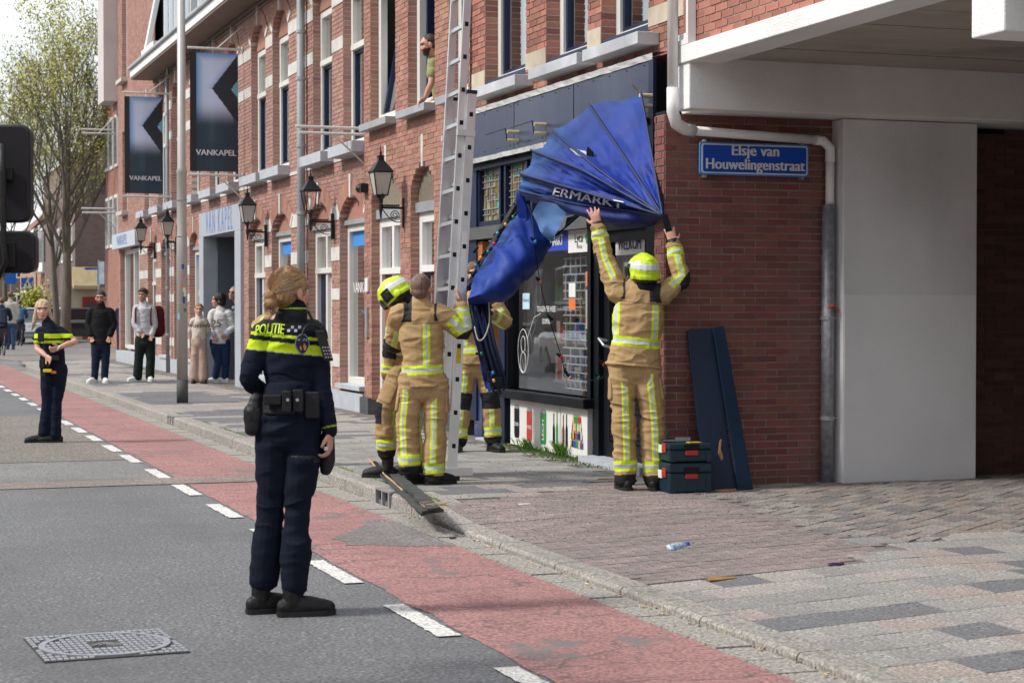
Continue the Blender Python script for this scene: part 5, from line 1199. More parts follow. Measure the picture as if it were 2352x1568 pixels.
o = MB().obox(h_+Vector((.03, -.17, 0)), (.1, 0, 0), (0, .06, 0), (0, 0, .006)).build('yellow_label', mat('label_yellow'), None); tag(o, 'small yellow tag on the lid of the upper tool case', 'tag')
# planks over the kerb
pk = thing('broken_planks', 'splintered dark planks fallen across the kerb under the firemen', 'planks', onZ(930, 1120, .12))
m_pl = mat('weathered_green_wood', (.055, .06, .055), .85, .45, 9, bump=.6, stretch=(1, 1, 1)); m_raw = mat('raw_wood_pale', (.55, .36, .20), .8, .3, 14, bump=.8)
def plank(a, b, w, th, m, nm, za, zb):
    A = onZ(*a, za); B = onZ(*b, zb); d = (B-A); s2 = d.cross(Vector((0, 0, 1))).normalized(); mb = MB(); n = 14; L = []; Rr = []
    for i in range(n+1):
        p_ = A+d*i/n; jag = random.uniform(-.01, .01); L.append(p_-s2*(w/2+jag)); Rr.append(p_+s2*(w/2+random.uniform(-.01, .01)))
    Rr[-1] = Rr[-1]+d.normalized()*.08; L[-1] = L[-1]-d.normalized()*.02
    mb.rings([[l, r_, r_-Vector((0, 0, th)), l-Vector((0, 0, th))] for l, r_ in zip(L, Rr)]); return mb.build(nm, m, pk)
plank((890, 1082), (990, 1170), .16, .02, m_pl, 'plank', .155, .17); plank((912, 1092), (998, 1165), .10, .016, m_pl, 'plank', .18, .20)
plank((846, 1052), (972, 1172), .012, .012, m_raw, 'batten', .18, .155); plank((855, 1058), (975, 1175), .045, .02, m_dark, 'plank', .175, .14)
rnd = random.Random(8)
for k in range(14):
    p_ = onZ(975+rnd.uniform(-12, 38), 1158+rnd.uniform(-6, 6), .19); a_n = rnd.uniform(-.6, .6); MB().tube([p_, p_+Vector((.09*math.cos(a_n), -.09*math.sin(a_n+.4), rnd.uniform(-.01, .02)))], [.007, .001], 4).build('splinter', m_raw, pk)
# bottle, splinters, litter
c = onZ(1560, 1259, pave_h(*onZ(1560, 1259, .1).to_2d()))+Vector((0, 0, .014)); dr_ = (onZ(1597, 1250, .11)-onZ(1530, 1265, .11)).normalized()
bo = thing('plastic_bottle', 'crushed clear plastic bottle with a blue cap on the paving', 'bottle', c)
rs_ = [.026, .03, .022, .031, .024, .030, .022, .028, .02, .012, .011]; MB().tube([c+dr_*(-.12+i*.021) for i in range(11)], rs_, 12, flat=.55).build('bottle_body', mat('clear_plastic', (.45, .58, .75), .15, .5, 60, bump=.8, bscale=90, spec=1), bo, smooth=True)
MB().cyl(c+dr_*.092, c+dr_*.112, .014, n=12).build('cap', mat('cap_blue', (.01, .08, .6), .3), bo)
def litter(px, py, z, L, W_, m, nm, lab, cat, ang=None, grp=None):
    c_ = onZ(px, py, z); c_ = onZ(px, py, pave_h(c_.x, c_.y) if z > .03 else 0); c_.z += .003 if z > .03 else .012; a = ang if ang is not None else rnd.uniform(0, 3); u = Vector((math.cos(a), math.sin(a), 0)); v = Vector((-math.sin(a), math.cos(a), 0))
    o = MB().prism([c_-u*L-v*W_, c_+u*L*.8-v*W_*.7, c_+u*L+v*W_*.6, c_-u*L*.7+v*W_], (0, 0, .006)).build(nm, m, None); tag(o, lab, cat, grp)
litter(1222, 1088, .12, .05, .006, m_white, 'plastic_strip', 'white plastic strip on the grey tiles, farther from the kerb', 'litter', .1)
litter(1194, 1113, .12, .05, .006, m_white, 'plastic_strip', 'white plastic strip on the grey tiles, nearer the kerb', 'litter', .5)
litter(1205, 1159, .11, .05, .03, m_white, 'paper_scrap', 'pale paper scrap at the edge of the plum paving', 'litter', .1)
litter(1180, 1020, .13, .10, .03, mat('raw_wood'), 'wood_scrap', 'orange splintered wood beside the firefighter behind the awning', 'wood scrap', .3)
litter(1405, 1100, .13, .13, .012, mat('raw_wood'), 'wood_scrap', 'thin splinter lying left of the raised firefighter boots', 'wood scrap', 0)
litter(1656, 1330, .08, .1, .05, mat('rust_stain', (.3, .16, .05), .9, .5, 20), 'rusty_scrap', 'rusty brown scrap among the charcoal tiles', 'litter', .1)
litter(1040, 1240, .02, .03, .01, m_dark, 'dark_scrap', 'small dark scrap in the gutter below the planks', 'litter', .3)
q = onZ(1920, 1297, .1); q.z = pave_h(q.x, q.y)+.008; o = MB().tube([q+Vector((.045*math.cos(t_), .02*math.sin(t_), 0)) for t_ in [i*math.pi/10 for i in range(21)]], .006, 6).build('ring', mat('purple_ring', (.06, .02, .09), .4), None, smooth=True); tag(o, 'small purple ring lying on the pale tiles', 'ring')
bt = MB()
for i in range(110):
    y_ = rnd.uniform(5.8, 13) if i % 3 else rnd.uniform(13, 24); c_ = Vector((KX0-.03+rnd.gauss(0, .022), y_, .014)); a = rnd.uniform(0, 3)
    bt.tube([c_, c_+Vector((.022*math.cos(a), .022*math.sin(a), 0))], .004, 5)
bt.build('cigarette_butts', mat('butt_orange', (.5, .38, .26), .8, .3, 3, island=.5), None, kind='stuff')
db = MB()
for i in range(500):
    px, py = rnd.uniform(900, 1900), rnd.uniform(1045, 1250); c_ = onZ(px, py, .125); a = rnd.uniform(0, 3); L = rnd.uniform(.004, .02)
    if c_.x > KX1: db.tube([c_, c_+Vector((L*math.cos(a), L*math.sin(a), 0))], [.003, .001], 3)
db.build('wood_crumbs', mat('crumb_brown', (.14, .09, .06), .9, .3, 3, island=.6), None, kind='stuff')
# grass tufts along the shop front
m_grass = mat('grass_blades', (.10, .22, .02), .7, .2, 2, island=.35)
for k, (px, py, n, s_) in enumerate(((1215, 1040, 130, .11), (1258, 1045, 60, .07), (1293, 1055, 170, .14), (1235, 1045, 30, .05), (1330, 1065, 30, .05))):
    c_ = onX(px, py, SX-.05); c_.z = .12; g_ = MB()
    for i in range(n):
        a = rnd.uniform(0, 6.28); r_ = abs(rnd.gauss(0, .045)); b0 = c_+Vector((-abs(r_*math.cos(a))*.9, r_*math.sin(a)*2.2, 0)); hh_ = rnd.uniform(.5, 1.1)*s_; le = Vector((rnd.uniform(-.6, .3), rnd.uniform(-.5, .5), 0))*hh_
        w_ = Vector((rnd.uniform(-1, 1), rnd.uniform(-1, 1), 0)).normalized()*.0035
        g_.add([b0-w_, b0+w_, b0+le*.4+Vector((0, 0, hh_*.6))+w_*.7, b0+le+Vector((0, 0, hh_))], [(0, 1, 2), (0, 2, 3)])
    o = g_.build('grass_tuft', m_grass, None); tag(o, ['leftmost full grass tuft under the white drinks poster', 'small grass tuft between the two big ones', 'largest grass tuft at the foot of the drinks poster', 'thin wisp of grass beside the leftmost tuft', 'thin wisp of grass right of the largest tuft'][k], 'grass')
ms = MB()
for i in range(900):
    px = rnd.uniform(1150, 1420); c_ = onX(px, 1050+(px-1290)*.21, SX-.06); y_ = c_.y+rnd.gauss(0, .1); x_ = SX-.07-abs(rnd.gauss(0, .12)); hh_ = rnd.uniform(.005, .02)
    ms.add([(x_-.006, y_, .123), (x_+.006, y_, .123), (x_, y_+.003, .123+hh_)], [(0, 1, 2)])
for i in range(2500):
    y_ = rnd.uniform(12.9, 26); x_ = KX1+rnd.uniform(.0, .03)+(0 if rnd.random() < .7 else 2.2*rnd.random()); 
    if noise.noise(Vector((y_*1.5, x_*2, 0))) < .05: continue
    zz = pave_h(x_, y_)+.002; ms.add([(x_-.006, y_, zz), (x_+.006, y_, zz), (x_, y_+.006, zz+rnd.uniform(.003, .012))], [(0, 1, 2)])
ms.build('moss', m_grass, None, kind='stuff')
# ---------------------------------------------------------------- truck at the left with its mirrors
tk = thing('parked_truck', 'black mirrors of a truck jutting in at the left edge', 'truck', (-1, 6.5, 0))
m_tk = mat('truck_red', (.35, .03, .03), .3, .1, 1, coat=1)
MB().box(-2.3, -.10, 5.6, 7.5, .45, 2.9).build('cab', m_tk, tk, bevel=.12)
MB().box(-2.35, -.05, -3, 5.4, .9, 3.1).build('box_body', m_tk, tk, bevel=.05)
MB().box(-2.2, -.3, 7.45, 7.52, 1.5, 2.6).build('windscreen', mat('car_glass', (.02, .025, .03), .06), tk)
for y_ in (-1.5, 2.2, 6.4):
    for x_ in (-2.2, -.42): 
        w_ = MB().cyl((x_, y_, .5), (x_+.3, y_, .5), .5, n=24).build('wheel', m_black, tk); MB().cyl((x_+.301, y_, .5), (x_+.31, y_, .5), .25, n=16).build('rim', m_steel, tk)
DM = 7.4
def mir(x0, x1, y0, y1, nm, d=.13):
    a = at(x0, y0, DM); b_ = at(x1, y1, DM); w_ = rt*((b_-a).dot(rt)); h2 = (b_-a).dot(up)
    n = 6; rs = []
    W2, H2 = w_.length, abs(h2); c_ = (a+b_)/2
    for dz, sc in ((0, .96), (.01, 1), (d*.6, .97), (d, .8)):
        ring = []
        for sx, sz, a0 in ((1, 1, 0), (-1, 1, 90), (-1, -1, 180), (1, -1, 270)):
            r_ = .035
            for k in range(5): t_ = R(a0+90*k/4); ring.append(c_+rt*(sx*(W2/2*sc-r_)+r_*math.cos(t_))+Vector((0, 0, 1))*(sz*(H2/2*sc-r_)+r_*math.sin(t_))+Vector((fw.x, fw.y, 0))*dz)
        rs.append(ring)
    o = MB().rings(rs).build(nm, mat('mirror_black', (.014, .015, .018), .45, .1, 6, bump=.15, bscale=200), tk, smooth=False, bevel=.004); return o
mir(-70, 68, 285, 512, 'upper_mirror'); mir(-60, 80, 530, 628, 'lower_mirror')
v_ = Vector((fw.x, fw.y, 0))
for a, b_ in (((-30, 395, 22), (12, 400, 22)), ((-30, 585, 40), (18, 585, 40))):
    MB().beam(at(a[0], a[1], DM-.02), at(b_[0]+18, b_[1], DM-.02), .03, a[2]*2*DM/FPX*.7).build('mirror_clamp', m_black, tk, bevel=.005)
MB().tube([at(4, 330, DM-.05), at(6, 400, DM-.05), at(8, 560, DM-.05), at(14, 600, DM-.05), at(-6, 640, DM-.03), at(-40, 650, DM)], .013, 10).build('mirror_arm', m_black, tk, smooth=True)
# ---------------------------------------------------------------- people
def catmull(pts, k=4):
    P = [Vector(p) for p in pts]; out = []
    for i in range(len(P)-1):
        p0, p1, p2, p3 = P[max(i-1, 0)], P[i], P[i+1], P[min(i+2, len(P)-1)]
        for j in range(k):
            t = j/k; out.append(.5*((2*p1)+(p2-p0)*t+(2*p0-5*p1+4*p2-p3)*t*t+(3*p1-p0-3*p2+p3)*t**3))
    out.append(P[-1]); return out
def lerpl(vals, k=4):
    out = []
    for i in range(len(vals)-1):
        for j in range(k): out.append(vals[i]+(vals[i+1]-vals[i])*j/k)
    out.append(vals[-1]); return out
class Shape:
    """closed limbs fused into one skin by a voxel remesh, then coloured point by point"""
    def __init__(s): s.mb = MB(); s.seg = []
    def limb(s, name, pts, ru, rw=None, S=None, n=16, k=4, caps=True, flat=False):
        if not hasattr(ru, '__len__'): ru = [ru]*len(pts)
        rw = rw or ru
        if not hasattr(rw, '__len__'): rw = [rw]*len(pts)
        P = catmull(pts, k); a, b = lerpl(list(ru), k), lerpl(list(rw), k); S = Vector(S) if S is not None else None
        t0 = (P[1]-P[0]).normalized(); t1 = (P[-1]-P[-2]).normalized()
        if caps:
            for f, sc in ((.45, .86), (.75, .6), (.92, .3)): P.insert(0, Vector(P[0])) if 0 else None
            A0, B0, A1, B1 = a[0], b[0], a[-1], b[-1]; q0, q1 = P[0].copy(), P[-1].copy(); r0, r1 = min(A0, B0), min(A1, B1)
            pre = [] if flat else [(q0-t0*r0*f, A0*sc, B0*sc) for f, sc in ((.95, .25), (.8, .6), (.45, .88))]; post = [(q1+t1*r1*f, A1*sc, B1*sc) for f, sc in ((.45, .88), (.8, .6), (.95, .25))]
            PP = [p for p, _, _ in pre]+P+[p for p, _, _ in post]; a = [x for _, x, _ in pre]+a+[x for _, x, _ in post]; b = [x for _, _, x in pre]+b+[x for _, _, x in post]
        else: PP = P
        rs = []; u = None; N = len(PP)
        for i in range(N):
            t = PP[min(i+1, N-1)]-PP[max(i-1, 0)]; t = t.normalized() if t.length > 1e-9 else t0
            base_ = S if S is not None else (u if u is not None else t.orthogonal())
            u2 = base_-t*base_.dot(t)
            if u2.length < .15: u2 = (u if u is not None else t.orthogonal()); u2 = u2-t*u2.dot(t)
            u = u2.normalized(); w = t.cross(u)
            rs.append([PP[i]+u*math.cos(q)*a[i]+w*math.sin(q)*b[i] for q in [2*math.pi*j/n for j in range(n)]])
        s.mb.rings(rs); s.seg.append((name, [tuple(p) for p in P], lerpl(list(ru), k))); return s
    def ball(s, name, c, rx, ry, rz, M3=None):
        s.mb.ell(c, rx, ry, rz, 16, 10, M3); s.seg.append((name, [tuple(c), tuple(Vector(c)+Vector((0, 0, 1e-4)))], [(rx+ry+rz)/3]*2)); return s
    def grow(s, vox, smooth=3, wr=0, wf=(9, 9, 20), seed=0, floor=None):
        me = bpy.data.meshes.new('t'); me.from_pydata(s.mb.v, [], s.mb.f); o = bpy.data.objects.new('t', me); COL.objects.link(o)
        m = o.modifiers.new('r', 'REMESH'); m.mode = 'VOXEL'; m.voxel_size = vox; m.adaptivity = 0
        if smooth: q = o.modifiers.new('s', 'SMOOTH'); q.iterations = smooth; q.factor = .5
        out = bpy.data.meshes.new_from_object(o.evaluated_get(bpy.context.evaluated_depsgraph_get()))
        bpy.data.objects.remove(o); bpy.data.meshes.remove(me)
        n = len(out.vertices); V = np.empty(n*3); out.vertices.foreach_get('co', V); V = V.reshape(-1, 3)
        best = np.full(n, 1e9); idx = np.zeros(n, int); tt = np.zeros(n); AX = np.zeros((n, 3))
        for li, (nm, pts, rr) in enumerate(s.seg):
            pts = np.array(pts); L = np.linalg.norm(np.diff(pts, axis=0), axis=1); cum = np.concatenate([[0], np.cumsum(L)]); tot = max(cum[-1], 1e-6)
            for i in range(len(pts)-1):
                d = pts[i+1]-pts[i]; q = np.clip(((V-pts[i])@d)/max(d@d, 1e-12), 0, 1); c = pts[i]+q[:, None]*d; r_ = rr[i]+(rr[min(i+1, len(rr)-1)]-rr[i])*q
                dd = np.linalg.norm(V-c, axis=1)/np.maximum(r_, 1e-4); k = dd < best
                best[k] = dd[k]; idx[k] = li; tt[k] = (cum[i]+q[k]*L[i])/tot; AX[k] = c[k]
        if wr:
            N = np.empty(n*3); out.vertices.foreach_get('normal', N); N = N.reshape(-1, 3); D = np.empty(n)
            for i in range(n):
                p = V[i]; a = noise.noise((p[0]*wf[0]+seed, p[1]*wf[1], p[2]*wf[2])); b = noise.noise((p[0]*wf[0]*.4+seed+5, p[1]*wf[1]*.4, p[2]*wf[2]*.45+a*.8))
                D[i] = (.35-abs(a))*.9+b*.8+max(0, .22-abs(b))*1.6
            V = V+N*(D*wr)[:, None]
        if floor is not None: V[:, 2] = np.maximum(V[:, 2], floor)
        out.vertices.foreach_set('co', V.ravel()); out.update()
        s.me, s.V, s.idx, s.t, s.AX = out, V, idx, tt, AX; s.names = np.array([q[0] for q in s.seg])[idx]; return s
    def colour(s, fn):
        C_ = np.zeros((len(s.V), 4)); C_[:, 3] = 1; C_[:, :3] = fn(s); a = s.me.color_attributes.new('Col', 'FLOAT_COLOR', 'POINT'); a.data.foreach_set('color', C_.ravel()); return s
    def out(s, name, m, parent):
        s.me.materials.clear(); s.me.materials.append(m); s.me.polygons.foreach_set('use_smooth', [True]*len(s.me.polygons)); s.me.name = name
        return link(name, s.me, parent)
m_cloth = mat('cloth', rough=.85, var=.10, scale=9, attr=True, bump=.25, bscale=220, spec=.2, fold=5)
m_skin = mat('skin', rough=.5, var=.05, scale=14, attr=True, bump=.08, bscale=150, spec=.35)
m_hair = mat('hair', rough=.5, var=.38, scale=5, attr=True, bump=.5, bscale=30, spec=.4, stretch=(18, 18, 2.5))
m_plas = mat('shell_plastic', rough=.28, var=.03, scale=5, attr=True, spec=.5)
m_boot = mat('boot_leather', (.006, .006, .007), .6, .25, 12, bump=.3, bscale=60)
m_gear = mat('black_gear', (.010, .011, .013), .55, .2, 12, bump=.2, bscale=80)
SKIN = np.array((.52, .27, .19)); TAN = np.array((.41, .275, .135)); YEL = np.array((.56, .74, .02)); SIL = np.array((.50, .52, .54)); NAVY = np.array((.006, .009, .022)); BLK = np.array((.010, .011, .014))
def head_frame(yaw, pitch=0, roll=0):
    f = Vector((math.sin(yaw)*math.cos(pitch), math.cos(yaw)*math.cos(pitch), math.sin(pitch))); r_ = Vector((math.cos(yaw), -math.sin(yaw), 0)); u = r_.cross(f)
    if roll: q = Matrix.Rotation(roll, 3, f); r_ = q @ r_; u = q @ u
    return r_, f, u
def add_head(sh, c, r_, f, u, k, neck):
    k = k*1.05
    M3 = Matrix((r_, f, u)).transposed(); g = lambda a, b, z: c+(r_*a+f*b+u*z)*k
    sh.ball('head', g(0, -.012, .022), .076*k, .094*k, .088*k, M3)
    sh.ball('head', g(0, .028, -.032), .060*k, .062*k, .075*k, M3)
    sh.ball('head', g(0, .048, -.083), .040*k, .038*k, .030*k, M3)        # chin and jaw
    sh.ball('head', g(0, .052, .035), .060*k, .040*k, .028*k, M3)         # brow
    for s_ in (-1, 1):
        sh.ball('head', g(s_*.038, .055, -.022), .022*k, .022*k, .02*k, M3)
        sh.ball('ear', g(s_*.078, -.012, -.012), .010*k, .019*k, .031*k, M3)
    sh.limb('nose', [g(0, .078, .010), g(0, .091, -.012), g(0, .097, -.026)], [.007*k, .009*k, .011*k], n=8, k=2)
    sh.limb('lips', [g(-.022, .076, -.060), g(0, .087, -.058), g(.022, .076, -.060)], [.006*k, .010*k, .006*k], n=8, k=2)
    sh.limb('neck', [neck, c+(f*-.012-u*.06)*k], [.054*k, .052*k], S=r_)
def face_paint(s, C_, c, r_, f, u, k, skin=SKIN, beard=None, brow=(.06, .04, .025), lip=(.42, .13, .11), glasses=False):
    k = k*1.05; P = (s.V-np.array(c)); a = P@np.array(r_)/k; b = P@np.array(f)/k; z = P@np.array(u)/k
    hd = np.isin(s.names, ['head', 'ear', 'nose', 'lips', 'neck']); C_[hd] = skin
    ck = hd & (b > .04) & (np.abs(np.abs(a)-.04) < .022) & (np.abs(z+.035) < .022); C_[ck] = np.array(skin)*np.array((1.06, .86, .84))
    if beard is not None:
        m = hd & (z < -.035) & (z > -.125) & (b > -.005) & ~((np.abs(a) < .025) & (z > -.05) & (b > .08)) & (s.names != 'neck'); C_[m] = beard
        m = hd & (np.abs(a) < .034) & (z < -.040) & (z > -.052) & (b > .07); C_[m] = beard
    m = hd & (b > .05) & (np.abs(a) < .024) & (z < -.054) & (z > -.069); C_[m] = lip
    for s_ in (-1, 1):
        m = hd & (b > .04) & (np.abs(a-s_*.034) < .018) & (np.abs(z-.026-.12*(.034-np.abs(a))) < .0055); C_[m] = brow
        m = hd & (b > .04) & (((a-s_*.034)/.015)**2+((z-.003)/.0065)**2 < 1); C_[m] = (.55, .5, .48)
        m = hd & (b > .04) & (((a-s_*.034)/.007)**2+((z-.003)/.0075)**2 < 1); C_[m] = (.03, .02, .015)
        m = hd & (b > .04) & (((a-s_*.034)/.019)**2+((z-.009)/.004)**2 < 1); C_[m] = np.array(skin)*.45
    return C_
def add_hand(sh, w, d, pn, k, side=1, curl=.35, spread=.12, thumb=1):
    """w wrist, d direction of the fingers, pn palm normal (the way the fingers curl)"""
    d = Vector(d).normalized(); pn = Vector(pn); pn = (pn-d*pn.dot(d)).normalized(); lat = d.cross(pn)*side
    sh.limb('hand', [w, w+d*.045*k, w+d*.085*k], [.026*k, .040*k, .038*k], [.020*k, .016*k, .013*k], S=lat, n=12, k=3)
    for i, (o, L) in enumerate(((-.030, .074), (-.010, .084), (.011, .078), (.030, .062))):
        b = w+d*.080*k+lat*o*k; a = spread*(i-1.5); dd = (d*math.cos(a)+lat*math.sin(a)).normalized(); p = b-dd*.02*k; pts = [p, b]; ang = curl*.4
        for q, fr in ((0, .45), (1, .3), (2, .25)):
            v = dd*math.cos(ang)+pn*math.sin(ang); pts.append(pts[-1]+v*L*fr*k); ang += curl*(1.1 if q == 0 else .8)
        sh.limb('hand', pts, [.010*k, .0098*k, .0092*k, .0085*k, .0072*k], n=8, k=2)
    tb = w+d*.022*k-lat*.022*k*thumb; t1 = tb+(d*.6-lat*.75*thumb+pn*.25).normalized()*.040*k; t2 = t1+(d*.9-lat*.35*thumb+pn*.35).normalized()*.034*k
    sh.limb('hand', [tb, t1, t2], [.014*k, .0115*k, .0085*k], n=8, k=2)
def person(label, Z, J, heading, head_yaw, head_pitch=0, k=1.0, roll=0, cat='person', vox=.007, skin=SKIN, group=None, hands=None, lower=True, **face):
    """J: joints read off the photo as (x, y, extra depth); returns a dict used by the dressing functions"""
    D = {}
    for n_, v in J.items():
        v = (*v, 0) if len(v) == 2 else v; D[n_] = at(v[0], v[1], Z+v[2])
    if Z > 30 and Z < 40: D['head'] = D['head']+Vector((0, 0, .022)); D['hk'] = 1.10
    else: D['hk'] = 1.0
    feet = [D[n_] for n_ in ('anA', 'anB') if n_ in D]
    b = sum(feet, Vector())/len(feet) if feet else D['pelvis'].copy()
    b = Vector((b.x, b.y, min([f.z for f in feet])-.09 if feet else b.z))
    root = thing('person', label, cat, b, group)
    R_, F_, _ = head_frame(heading)
    D['R'], D['F'], D['root'], D['k'], D['Z'], D['vox'] = R_, F_, root, k, Z, vox
    hip = (D['hipA']+D['hipB'])/2; sh_ = (D['shA']+D['shB'])/2; D['hip'], D['shm'] = hip, sh_
    lat = (D['shB']-D['shA']); lat = (lat-Vector((0, 0, 1))*0).normalized(); lath = (D['hipB']-D['hipA']).normalized()
    D['lat'] = lat; D['spine'] = [hip, hip.lerp(sh_, .33), hip.lerp(sh_, .66), hip.lerp(sh_, .93)]
    S = Shape(); hw = (D['shB']-D['shA']).length/2
    S.limb('torso', D['spine']+[sh_+Vector((0, 0, .03*k))], [.13*k, .115*k, .13*k, hw*.72, .06*k], [.09*k, .085*k, .09*k, .075*k, .06*k], S=lat)
    for q in 'AB':
        if 'el'+q in D:
            S.limb('arm', [D['sh'+q], D['sh'+q].lerp(D['el'+q], .5), D['el'+q], D['el'+q].lerp(D['wr'+q], .5), D['wr'+q]], [.045*k, .045*k, .036*k, .038*k, .029*k], [.045*k, .045*k, .036*k, .036*k, .023*k])
            hd = (hands or {}).get(q, {}); d = D['ha'+q]-D['wr'+q] if 'ha'+q in D else D['wr'+q]-D['el'+q]
            add_hand(S, D['wr'+q], d, hd.get('pn', F_), k, side=1 if q == 'B' else -1, curl=hd.get('curl', .4), spread=hd.get('spread', .08), thumb=hd.get('thumb', 1))
        if lower: S.limb('leg', [D['hip'+q], D['kn'+q], D['an'+q]], [.075*k, .05*k, .038*k], [.075*k, .05*k, .038*k])
    r_, f, u = head_frame(head_yaw, head_pitch, roll); D['hf'] = (r_, f, u)
    add_head(S, D['head'], r_, f, u, k*D['hk'], D['neck']); S.grow(vox, 2)
    def paint(s): C_ = np.tile(np.array(skin), (len(s.V), 1)).astype(float); return face_paint(s, C_, D['head'], r_, f, u, k*D['hk'], skin, **face)
    S.colour(paint).out('body', m_skin, root); return D
def garment_top(D, name, cfn, ru, rw, hem=.0, sleeve=(.068, .062, .050), wr=.006, m=None, vox=None, cuff=.96, collar=.062, arms='AB', short=None, extra=None, wf=(9, 9, 20), collar_h=.03):
    k = D['k']; S = Shape(); sp = D['spine']; ax = (sp[0]-sp[1]).normalized(); hemp = sp[0]+ax*hem; hw = (D['shB']-D['shA']).length/2
    S.limb('torso', [hemp]+sp[0:]+[D['shm']+Vector((0, 0, .018*k)), D['shm']+Vector((0, 0, .045*k)), D['neck']+Vector((0, 0, collar_h*k))], [ru[0]*k, ru[1]*k, ru[2]*k, ru[3]*k, max(hw*.98, .12*k), max(hw*.96, .12*k), hw*.70, collar*k*1.02], [rw[0]*k, rw[1]*k, rw[2]*k, rw[3]*k, .118*k, .098*k, .082*k, collar*k], S=D['lat'], n=24, flat=True)
    for q in arms:
        e, w = D['el'+q], D['wr'+q]; s0 = D['sh'+q]; inn = s0.lerp(D['shm'], .35)
        if short: pts = [inn, s0, s0.lerp(e, short*.6), s0.lerp(e, short)]; rr = [sleeve[0]*k*1.0, sleeve[0]*k, sleeve[1]*k, sleeve[1]*k]
        else: pts = [inn, s0, s0.lerp(e, .5), e, e.lerp(w, .5), e.lerp(w, cuff)]; rr = [sleeve[0]*k, sleeve[0]*k*1.05, sleeve[0]*k, sleeve[1]*k, (sleeve[1]+sleeve[2])/2*k, sleeve[2]*k]
        S.limb('sleeve'+q, pts, rr, n=16)
    if extra: extra(S)
    S.grow(vox or D['vox'], 3, wr*k, wf, seed=D['Z']); S.colour(cfn); o = S.out(name, m or m_cloth, D['root']); D[name] = S; return o
def trousers(D, name, cfn, top=.10, rp=(.165, .13), legs=(.092, .078, .07), wr=.007, cuff=.96, m=None, vox=None, bag=0, wf=(9, 9, 18)):
    k = D['k']; S = Shape(); sp = D['spine']; lat = (D['hipB']-D['hipA']).normalized()
    S.limb('pelvis', [sp[0]-Vector((0, 0, .05*k)), sp[0]+(sp[1]-sp[0]).normalized()*top*k], [rp[0]*k*1.0, rp[0]*k*.88], [rp[1]*k*1.0, rp[1]*k*.9], S=lat, n=20)
    for q in 'AB':
        h, kn, an = D['hip'+q], D['kn'+q], D['an'+q]
        S.limb('leg'+q, [h-Vector((0, 0, -.02*k)), h.lerp(kn, .5), kn, kn.lerp(an, .5), kn.lerp(an, cuff)], [legs[0]*k*1.12, legs[0]*k, legs[1]*k, (legs[1]*.5+legs[2]*.5+bag)*k, (legs[2]+bag)*k], n=16)
    S.grow(vox or D['vox'], 3, wr*k, wf, seed=D['Z']+3); S.colour(cfn); D[name] = S; return S.out(name, m or m_cloth, D['root'])
def boots(D, dirs, m=None, shaft=.16, L=.27, name='boot', col=None, z0=None):
    k = D['k']
    for q, dg in zip('AB', dirs):
        an = D['an'+q]; d = Vector((math.sin(R(dg)), math.cos(R(dg)), 0)); lat = Vector((d.y, -d.x, 0)); g = (z0[q] if z0 else an.z-.095*k); S = Shape()
        gz = 0 if (an.x < KX0 or an.y > 52) else pave_h(an.x, an.y)
        if abs(g-gz) < .11: g = gz
        p = lambda f_, z: Vector((an.x, an.y, g+z*k))+d*f_*k
        S.limb('foot', [p(-.055, .045), p(.0, .05), p(.08, .050), p(L-.10, .038)], [.036*k, .042*k, .050*k, .044*k], [.045*k, .060*k, .048*k, .034*k], S=lat, n=16)
        if shaft: S.limb('shaft', [p(-.012, .06), p(-.008, shaft)], [.046*k, .050*k], [.046*k, .052*k], S=lat)
        S.grow(min(D['vox'], .007), 2, .002, (20, 20, 40), floor=g+.004); o = S.out(name, m or m_boot, D['root'])
        ring = [p(-.085, .0)+lat*0]
        out_ = [(-.088, .018), (-.07, .036), (.0, .044), (.08, .053), (L-.12, .050), (L-.075, .034), (L-.06, .0)]
        pts = [p(f_, 0)+lat*w_*k for f_, w_ in out_]+[p(f_, 0)-lat*w_*k for f_, w_ in out_[::-1]]
        MB().prism([q_+Vector((0, 0, .002)) for q_ in pts], (0, 0, .026*k)).build('sole', m_black if col is None else col, o)
def band3(C_, mask, c, half, silver=.34):       # yellow-silver-yellow across |c| < half
    m = mask & (np.abs(c) < half); C_[m] = YEL; m = mask & (np.abs(c) < half*silver*1.15); C_[m] = SIL; return C_
